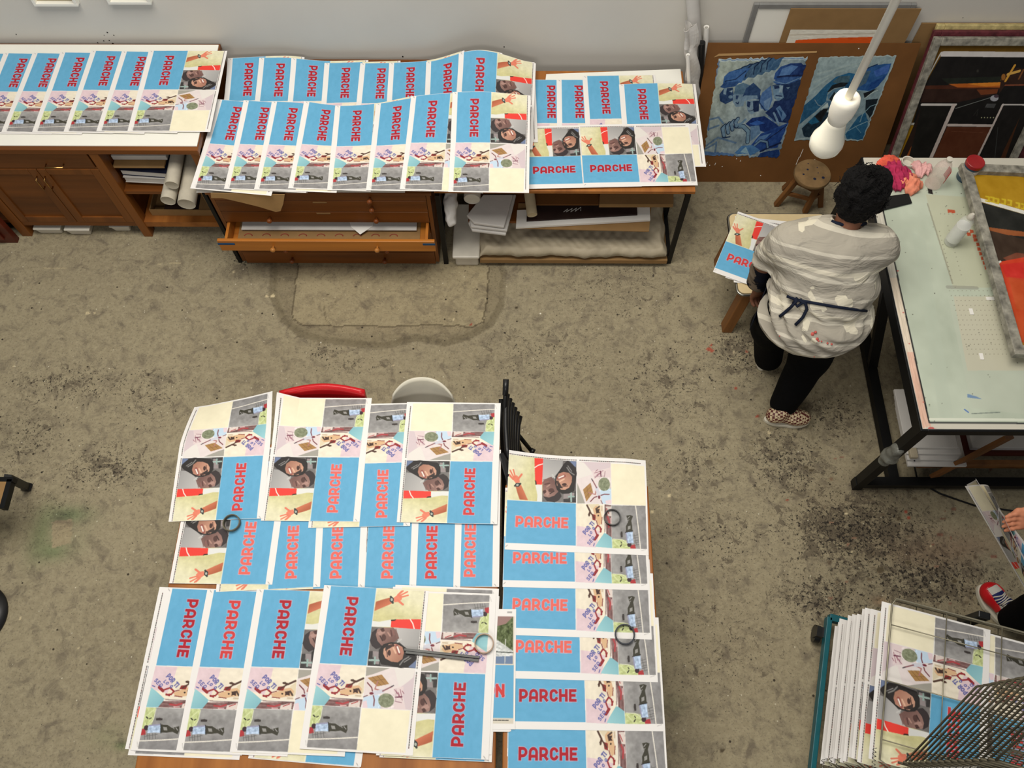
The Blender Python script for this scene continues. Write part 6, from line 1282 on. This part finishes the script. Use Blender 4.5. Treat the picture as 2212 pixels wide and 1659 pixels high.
def person_one():
    t = thing('person', 'person with black curly hair in a striped grey top and dark apron, seen from behind', 'person', (1.5, 2.0, 0))
    LA, RA = at(1660, 772, .10), at(1694, 872, .11)
    head = Vector((1.535, 2.39, 1.395)); elbowL, cuffL, wristL, knuL = at(1653, 566, .95), at(1641, 604, .72), at(1641, 623, .62), at(1635, 637, .545)
    elbowR, wristR, knuR = Vector((1.775, 2.36, .99)), Vector((1.735, 2.50, .93)), Vector((1.71, 2.58, .92))
    # skin: one surface from head to feet; hands meshed finely and joined to it
    b = Blob(.04)
    b.ell(head, (.074, .092, .105), (R(-18), 0, 0)).ell(head+Vector((0, .03, -.055)), (.058, .07, .06), (R(-18), 0, 0)).cap((1.515, 2.30, 1.24), head+Vector((0, -.03, -.06)), .062, .056)
    b.cap(head+Vector((0, .086, .012)), head+Vector((0, .108, -.022)), .010, .015, .012).cap(head+Vector((-.022, .090, -.052)), head+Vector((.022, .090, -.052)), .009, .009, .008).ell(head+Vector((0, .07, -.09)), (.025, .02, .02))
    for sx in (-1, 1):
        b.ell(head+Vector((sx*.076, .0, -.005)), (.011, .022, .032), (0, 0, 0), .008).cap(head+Vector((sx*.018, .088, .028)), head+Vector((sx*.044, .076, .028)), .009, .008, .01).ell(head+Vector((sx*.031, .080, .010)), (.014, .010, .010), (0, 0, 0), .004)
    b.ell((1.48, 2.21, 1.04), (.15, .09, .2)).ell((1.47, 2.12, .86), (.16, .11, .11)).cap((1.30, 2.29, 1.19), (1.66, 2.27, 1.20), .05)
    b.chain([(1.27, 2.28, 1.2), elbowL, cuffL, wristL], [.055, .046, .038, .028]).chain([(1.69, 2.26, 1.2), elbowR, wristR], [.055, .045, .028])
    b.chain([(1.39, 2.12, .82), (1.39, 2.22, .46), LA], [.1, .07, .045]).chain([(1.56, 2.1, .82), (1.57, 2.05, .46), RA], [.1, .07, .045])
    V, F = b.mesh(.0095); h = Blob(.01)
    h.cap(cuffL*.3+wristL*.7, wristL, .031, .027); hand(h, wristL, knuL, (.9, .35, 0), (.25, -.35, -1))
    V2, F2 = h.mesh(.0038); h = Blob(.01); h.cap(elbowR*.2+wristR*.8, wristR, .031, .027); hand(h, wristR, knuR, (-.9, .2, .3), (0, .1, -1)); V3, F3 = h.mesh(.0042)
    mesh_np('body', np.concatenate([V, V2, V3]), np.concatenate([F, F2+len(V), F3+len(V)+len(V2)]), M['skin'], t)
    g = MB()
    for sx in (-1, 1):
        for k in range(6): g.tube([head+Vector((sx*(.018+.005*k), .094-.0012*k, .032+.002*math.sin(k))), head+Vector((sx*(.022+.005*k), .094-.0016*k, .034+.002*math.sin(k)))], .002, 5)
    obj('eyebrows', g, M['hair'], t)['kind'] = 'stuff'
    for sx in (-1, 1): obj('eye', MB().lathe([(.001, -.010), (.008, -.006), (.0105, 0), (.008, .006), (.001, .010)], head+Vector((sx*.031, .083, .010)), 14), M['white'], t, True)
    # hair
    hb2 = Blob(.03); r = random.Random(4)
    hb2.ell(head+Vector((0, -.012, .035)), (.094, .10, .105)).ell(head+Vector((.0, -.035, -.03)), (.082, .075, .075)).ell(head+Vector((.045, .0, .105)), (.07, .075, .065)).ell(head+Vector((-.03, .01, .10)), (.065, .07, .06)).ell(head+Vector((.015, -.055, .06)), (.075, .06, .075))
    for k in range(70):
        a, e = r.uniform(0, 6.28), r.uniform(-.5, 1.4); d = Vector((math.cos(a)*math.cos(e), math.sin(a)*math.cos(e), math.sin(e)))
        if d.y > .55 and d.z < .3: continue
        p = head+Vector((.008, -.012, .045))+Vector((d.x*.098, d.y*.10, d.z*.115)); q = r.uniform(.011, .022); hb2.ell(p, (q, q, q), k=.012)
    V, F = hb2.mesh(.0055, fold=lambda X, D: .005*wob(X, 130, 3, 6)+.004*wob(X, 260, 9, 6), cut=lambda X: .032-np.linalg.norm((X-np.array(head+Vector((0, .115, -.03))))/np.array([1, 1, 1.6]), axis=-1)+.03)
    ho = mesh_np('hair', V, F, M['hair'], t)
    g = MB()
    for k in range(260):
        a, e = r.uniform(0, 6.28), r.uniform(-.7, 1.5); d = Vector((math.cos(a)*math.cos(e), math.sin(a)*math.cos(e), math.sin(e)))
        if d.y > .5 and d.z < .35: continue
        p = head+Vector((.008, -.012, .045))+Vector((d.x*.100, d.y*.102, d.z*.118)); s1 = Vector((r.gauss(0, 1), r.gauss(0, 1), r.gauss(0, 1))).normalized(); s1 = (s1-d*s1.dot(d)).normalized(); s2 = d.cross(s1); q = r.uniform(.007, .013)
        g.tube([p+s1*(q*math.cos(u))+s2*(q*math.sin(u))+d*(.004*u) for u in np.linspace(0, r.uniform(4, 7), 12)], .0013, 4)
    obj('curls', g, M['hair'], ho, True)['kind'] = 'stuff'
    # top
    s = Blob(.07)
    s.ell((1.475, 2.085, .86), (.278, .225, .17)).ell((1.487, 2.185, 1.0), (.262, .20, .17)).ell((1.462, 2.265, 1.15), (.262, .175, .15)).cap((1.285, 2.275, 1.20), (1.665, 2.26, 1.21), .082, .082)
    s.cap((1.27, 2.28, 1.19), elbowL+Vector((.0, -.005, .05)), .088, .078, .04).cap((1.69, 2.26, 1.19), elbowR+Vector((.005, -.02, .06)), .09, .08, .04)
    def fold(X, D):
        x, y, z = X[..., 0], X[..., 1], X[..., 2]; q = z+.18*(x-1.48)
        w = np.exp(-((q-.93)/.10)**2); f = .0075*np.sin(95*q+5*np.sin(9*x)+3*np.sin(14*y))*w
        f = f+.005*np.sin(60*(z-.5*x)+4*np.sin(8*x))*np.exp(-((x-1.25)/.09)**2-((z-1.02)/.09)**2)+.005*np.sin(60*(z+.6*x))*np.exp(-((x-1.73)/.09)**2-((z-1.05)/.09)**2)
        f = f+.006*wob(X*np.array([.6, 1, 1.6]), 18, 2, 5)+.0035*wob(X*np.array([.6, 1, 1.6]), 44, 8, 5)
        return f+.016*np.exp(-((q-.985)/.022)**2)*np.exp(-((y-1.98)/.3)**2)
    def cut(X):
        x, y, z = X[..., 0], X[..., 1], X[..., 2]
        hem = .742+.03*np.cos((x-1.47)*5)-.02*np.sin((x-1.3)*9)-z
        a = (np.array(elbowL)-np.array([1.27, 2.28, 1.19])); a = a/np.linalg.norm(a); sl = np.where(x < 1.30, ((X-np.array(elbowL+Vector((0, 0, .035))))@a), -1)
        c = np.array(elbowR)-np.array([1.69, 2.26, 1.19]); c = c/np.linalg.norm(c); sr = np.where(x > 1.70, ((X-np.array(elbowR+Vector((0, 0, .045))))@c), -1)
        nk = .072-np.linalg.norm((X-np.array([1.53, 2.345, 1.30]))*np.array([1, 1, .6]), axis=-1)
        return np.maximum(np.maximum(hem, np.where(z > .85, np.maximum(sl, sr), -1)), nk)
    V, F = s.mesh(.0065, fold, cut); so = mesh_np('top', V, F, shirt_mat(), t); so['label'] = 'grey and cream striped knit top'
    # collar, sleeves and cuffs of the dark shirt below
    n_ = [Vector((1.52+.074*math.cos(a), 2.325+.07*math.sin(a), 1.275-.02*math.sin(a))) for a in np.linspace(0, 2*PI, 24, endpoint=False)]
    obj('collar', MB().tube([q for q in (trace(x, y, s, .002) for x, y in ((1796, 478), (1806, 482), (1820, 485), (1838, 487), (1856, 486), (1870, 482), (1880, 477))) if q and q.z > 1.1], .0085, 8), M['apron'], t, True, label='dark collar')
    d = Blob(.02).chain([elbowL+Vector((0, .0, .06)), elbowL*.5+cuffL*.5, cuffL], [.062, .060, .056]); d.cap(cuffL+Vector((0, 0, .012)), cuffL-Vector((0, 0, .012)), .062, .060)
    dm = mat('dark patchy sleeve', (60, 58, 58), .85, .15, var=.2, scale=9); rp = dm.node_tree.nodes['Color Ramp']; rp.color_ramp.elements[0].position = .47; rp.color_ramp.elements[1].position = .50; rp.color_ramp.elements[0].color = L3((18, 21, 34)); rp.color_ramp.elements[1].color = L3((126, 112, 96))
    V, F = d.mesh(.006, fold=lambda X, D: .004*wob(X, 60, 5, 5)); mesh_np('sleeve', V, F, dm, t, True, 'dark navy sleeve with pale patches, rolled cuff')
    d = Blob(.02).chain([elbowR+Vector((0, -.02, .05)), elbowR*.4+wristR*.6], [.06, .05]); V, F = d.mesh(.007, fold=lambda X, D: .003*wob(X, 60, 6, 5)); mesh_np('sleeve', V, F, dm, t)
    # apron: skirt panel in front, strings tied behind
    P = [trace(x, y, s, .004) for x, y in ((1700, 640), (1722, 648), (1760, 655), (1800, 662), (1840, 668), (1872, 672))]
    def front(u, v):
        a = R(15+150*u); w = .25; return (1.48+w*math.cos(a), 2.17+.215*math.sin(a)+.02*v*0-.06*v, 1.0-.45*v)
    ap = obj('apron', MB().sheet(front, 24, 8), M['apron'], t, True, solid=.003)
    obj('apron_string', MB().tube(P, .0075, 6), M['apron'], ap, True)
    for q in (((1722, 648), (1708, 664), (1694, 676), (1684, 684)), ((1726, 648), (1740, 656), (1743, 668), (1734, 686), (1718, 702)), ((1722, 644), (1714, 654), (1722, 662), (1734, 654), (1728, 646))):
        obj('apron_string', MB().tube([trace(x, y, s, .007) for x, y in q], .0078, 6), M['apron'], ap, True)
    g = MB()
    for x, y, q in ((1755, 722, .010), (1762, 718, .007), (1765, 733, .009), (1768, 737, .006), (1775, 738, .004), (1788, 742, .005), (1797, 744, .005), (1684, 726, .004), (1759, 771, .004)):
        p, u, w = (trace(x+i, y+j, s, .003) for i, j in ((0, 0), (5, 0), (0, -5)))
        if not (p and u and w): continue
        u, w = u-p, w-p; n = u.cross(w).normalized(); n = n if n.z > 0 or n.y < 0 else -n
        g.lathe([(q, -.004), (q*.8, .0015)], p, 9, n)
    obj('paint_stain', g, mat('red paint', (196, 92, 84), .7), so, True, label='red paint stains')['kind'] = 'stuff'
    # trousers and slip-on shoes
    d = Blob(.05).ell((1.475, 2.11, .82), (.215, .17, .13)).chain([(1.385, 2.14, .80), (1.385, 2.24, .46), LA+Vector((0, 0, .0))], [.135, .098, .078]).chain([(1.565, 2.10, .80), (1.575, 2.06, .46), RA+Vector((0, 0, 0))], [.14, .10, .078])
    V, F = d.mesh(.009, fold=lambda X, D: .006*wob(X, 22, 4, 5)*(X[..., 2] < .7), cut=lambda X: .045-X[..., 2]); mesh_np('trousers', V, F, M['trousers'], t)
    def shoe(heel, toe, up_m, sole_m, extra=None):
        h_, t_ = Vector(heel), Vector(toe); f = (t_-h_); L = f.length; f.normalize(); s_ = Vector((-f.y, f.x, 0)); b = Blob(.03)
        b.cap(h_+f*.04+Vector((0, 0, .045)), t_-f*.05+Vector((0, 0, .03)), .040, .041).ell(h_*.35+t_*.65+Vector((0, 0, .035)), (.05, .045, .04)).cap(h_+f*.045+Vector((0, 0, .05)), h_+f*.08+Vector((0, 0, .085)), .036, .034)
        V, F = b.mesh(.005, cut=lambda X: .020-X[..., 2]); o = mesh_np('shoe', V, F, up_m, t)
        pts = []
        for a in np.linspace(0, 2*PI, 36, endpoint=False):
            u = math.cos(a); w = math.sin(a)*(.046 if u < 0 else .050)*(1-.10*math.exp(-((u+.1)/.3)**2)); pts.append(h_+f*(L/2+u*L/2)+s_*w)
        q = obj('sole', MB().prism([Vector((p.x, p.y, .002)) for p in pts], (0, 0, .026)), sole_m, o, bevel=.004); return o, b, h_, f, L, s_
    ck = bpy.data.materials.new('checked canvas'); ck.use_nodes = True; nt = ck.node_tree; tc = nt.nodes.new('ShaderNodeTexCoord'); c = nt.nodes.new('ShaderNodeTexChecker'); c.inputs['Scale'].default_value = 72; c.inputs['Color1'].default_value = L3((206, 186, 150)); c.inputs['Color2'].default_value = L3((92, 36, 32)); mp = nt.nodes.new('ShaderNodeMapping'); mp.inputs['Rotation'].default_value = (.3, .4, .5); nt.links.new(tc.outputs['Object'], mp.inputs[0]); nt.links.new(mp.outputs[0], c.inputs['Vector']); nt.links.new(c.outputs[0], nt.nodes['Principled BSDF'].inputs['Base Color'])
    shoe(at(1651, 903, .03), at(1751, 908, .03), ck, M['shell']); a = at(1646, 797, .03); shoe(a, a+Vector((.05, .24, 0)), ck, M['shell'])
    return s
person_one()
# ---------------------------------------------------------------- the second person, mostly outside the right border
def person_two():
    t = thing('person', 'person at the right border, only hand, dark trouser leg and colourful sneaker in view', 'person', (2.6, .75, 0))
    an = at(2186, 1338, .12); wr, kn = at(2234, 1126, 1.0), at(2205, 1125, 1.01); hd = Vector((2.62, .82, 1.60)); b = Blob(.04)
    b.ell(hd, (.078, .095, .11)).cap(hd-Vector((0, .02, .08)), hd-Vector((.0, .04, .18)), .056, .06).cap(hd+Vector((0, .09, .01)), hd+Vector((0, .108, -.02)), .01, .014, .012).cap(hd+Vector((-.02, .088, -.05)), hd+Vector((.02, .088, -.05)), .008, .008, .008)
    for sx in (-1, 1): b.ell(hd+Vector((sx*.078, 0, 0)), (.011, .022, .03), k=.008)
    b.ell((2.62, .74, 1.2), (.16, .10, .22)).ell((2.62, .72, .95), (.15, .11, .12)).chain([(2.45, .76, 1.38), (2.44, .80, 1.12), wr*.8+Vector((2.44, .80, 1.12))*.2, wr], [.052, .044, .034, .026]).chain([(2.79, .76, 1.38), (2.82, .80, 1.12), (2.62, 1.0, 1.0)], [.052, .044, .03])
    b.chain([(2.54, .73, .88), (2.53, .78, .48), an], [.09, .06, .042]).chain([(2.70, .71, .88), (2.72, .70, .48), (2.72, .62, .1)], [.09, .06, .042])
    V, F = b.mesh(.011); h = Blob(.01); h.cap(Vector((2.44, .80, 1.12))*.1+wr*.9, wr, .029, .026); hand(h, wr, kn, (0, .75, .7), (-.1, -.45, -1), r=.0085, ln=.075, flex=.38); V2, F2 = h.mesh(.0038)
    h = Blob(.01); hand(h, Vector((2.62, 1.0, 1.0)), Vector((2.55, 1.06, 1.0)), (0, .7, .7), (-.4, 0, -1)); V3, F3 = h.mesh(.0045)
    mesh_np('body', np.concatenate([V, V2, V3]), np.concatenate([F, F2+len(V), F3+len(V)+len(V2)]), M['skin_light'], t)
    d = Blob(.05).ell((2.62, .73, 1.2), (.185, .125, .24)).ell((2.62, .72, .95), (.175, .13, .13)).chain([(2.47, .76, 1.36), (2.44, .79, 1.18)], [.075, .068]).chain([(2.77, .76, 1.36), (2.82, .79, 1.18)], [.075, .068]); V, F = d.mesh(.010, fold=lambda X, D: .004*wob(X, 25, 3, 5)); mesh_np('shirt', V, F, M['apron'], t)
    d = Blob(.05).ell((2.62, .72, .90), (.17, .13, .10)).chain([(2.54, .73, .86), (2.53, .78, .48), an+Vector((0, 0, .02))], [.115, .085, .072]).chain([(2.70, .71, .86), (2.72, .70, .48), (2.72, .62, .12)], [.115, .085, .07]); V, F = d.mesh(.009, fold=lambda X, D: .005*wob(X, 24, 6, 5), cut=lambda X: .07-X[..., 2]); mesh_np('trousers', V, F, M['trousers'], t)
    d = Blob(.03).ell(hd+Vector((0, -.02, .03)), (.092, .10, .095)); V, F = d.mesh(.007, fold=lambda X, D: .004*wob(X, 90, 3, 6), cut=lambda X: np.minimum(X[..., 1]-(hd.y+.045), .02+hd.z-X[..., 2])); mesh_np('hair', V, F, M['hair'], t)
    def sneaker(heel, toe):
        h_, t_ = Vector(heel), Vector(toe); f = t_-h_; L = f.length; f.normalize(); s_ = Vector((-f.y, f.x, 0)); b = Blob(.03)
        b.cap(h_+f*.04+Vector((0, 0, .055)), t_-f*.05+Vector((0, 0, .036)), .042, .044).ell(h_*.3+t_*.7+Vector((0, 0, .042)), (.052, .050, .045)).cap(h_+f*.045+Vector((0, 0, .06)), h_+f*.09+Vector((0, 0, .10)), .040, .036)
        H, Fv, Sv = np.array(h_), np.array(f), np.array(s_); tt = lambda X: ((X-H)@Fv)/L; ss = lambda X: (X-H)@Sv
        V, F = b.mesh(.0045, cut=lambda X: .024-X[..., 2]); o = mesh_np('sneaker', V, F, mat('grey white upper', (206, 202, 192), .7, .2, var=.05), t)
        def over(name, m, cut, grow=-.003):
            V, F = b.mesh(.004, fold=lambda X, D: grow, cut=cut); return mesh_np(name, V, F, m, o)
        over('toe_band', M['red_plastic'], lambda X: np.maximum.reduce([.024-X[..., 2], (.36-tt(X))*.3, X[..., 2]-.13, np.minimum(.033-np.abs(ss(X))-np.maximum(0, tt(X)-.7)*.02, (.87-tt(X))*.25)]))['label'] = 'red toe band'
        over('tongue_panel', mat('navy panel', (24, 34, 92), .6, .3), lambda X: np.maximum.reduce([tt(X)-.72, .34-tt(X), np.abs(ss(X))-.034, .062-X[..., 2]]))['label'] = 'navy panel under the laces'
        over('heel_patch', mat('yellow patch', (212, 176, 26), .6, .3), lambda X: np.maximum.reduce([tt(X)-.22, .02-X[..., 2], X[..., 2]-.07]))['label'] = 'yellow heel patch'
        for k in range(6):
            u = .40+.05*k; pts = []
            for w in np.linspace(-.036, .036, 9):
                p = H+Fv*u*L+Sv*w+np.array([0, 0, .2])
                for _ in range(60):
                    v = float(b.field(p[None])[0]);
                    if v < .005: break
                    p = p-np.array([0, 0, 1])*max(v-.004, 5e-4)*.9
                pts.append(Vector(p)+f*(.006*math.sin(w*60+k)))
            obj('lace', MB().tube(pts, .0036, 6), M['plastic_white'], o, True)
        pts = []
        for a in np.linspace(0, 2*PI, 36, endpoint=False):
            u = math.cos(a); w = math.sin(a)*(.046 if u < 0 else .054); pts.append(h_+f*(L/2+u*L/2)+s_*w)
        obj('sole', MB().prism([Vector((p.x, p.y, .002)) for p in pts], (0, 0, .034)), M['shell'], o, bevel=.006)
    sneaker(at(2180, 1352, .04), at(2119, 1262, .04)); sneaker((2.76, .52, .0), (2.68, .78, .0))
person_two()
# prints held by the second person
def held(label, T1, T2, B1, B2, bend, ink, flip=0):
    P = [np.array(at(*q)) for q in (T1, T2, B2, B1)]; n = np.cross(P[1]-P[0], P[3]-P[0]); n /= np.linalg.norm(n)
    def fn(U, V):
        q = (P[0][:, None, None]*(1-U)+P[1][:, None, None]*U)*(1-V)+(P[3][:, None, None]*(1-U)+P[2][:, None, None]*U)*V+n[:, None, None]*bend*np.sin(PI*V)
        return q[0], q[1], q[2]
    o = art_obj('printed_sheet', RGBA if not flip else RGBA[:, ::-1][::-1], fn, M['print'], None); o.color = ink; return tag(o, label, 'print', 'prints held at the right border')
held('print held upright by the hand at the right border, seen nearly edge on', (2137, 1052, 1.06), (2246, 1282, 1.03), (2084, 1050, .72), (2214, 1272, .67), .03, HALF_SHEEN, 1)
held('print behind the edge-on one, in the fingers at the right border', (2156, 1096, 1.0), (2262, 1235, .98), (2172, 1170, .72), (2250, 1335, .66), -.01, HALF_SHEEN, 1)
held('third held print, only its white corner above the edge-on one in view', (2107, 1034, .93), (2262, 1286, .93), (2088, 1047, .58), (2236, 1280, .52), .02, HALF_SHEEN, 1)
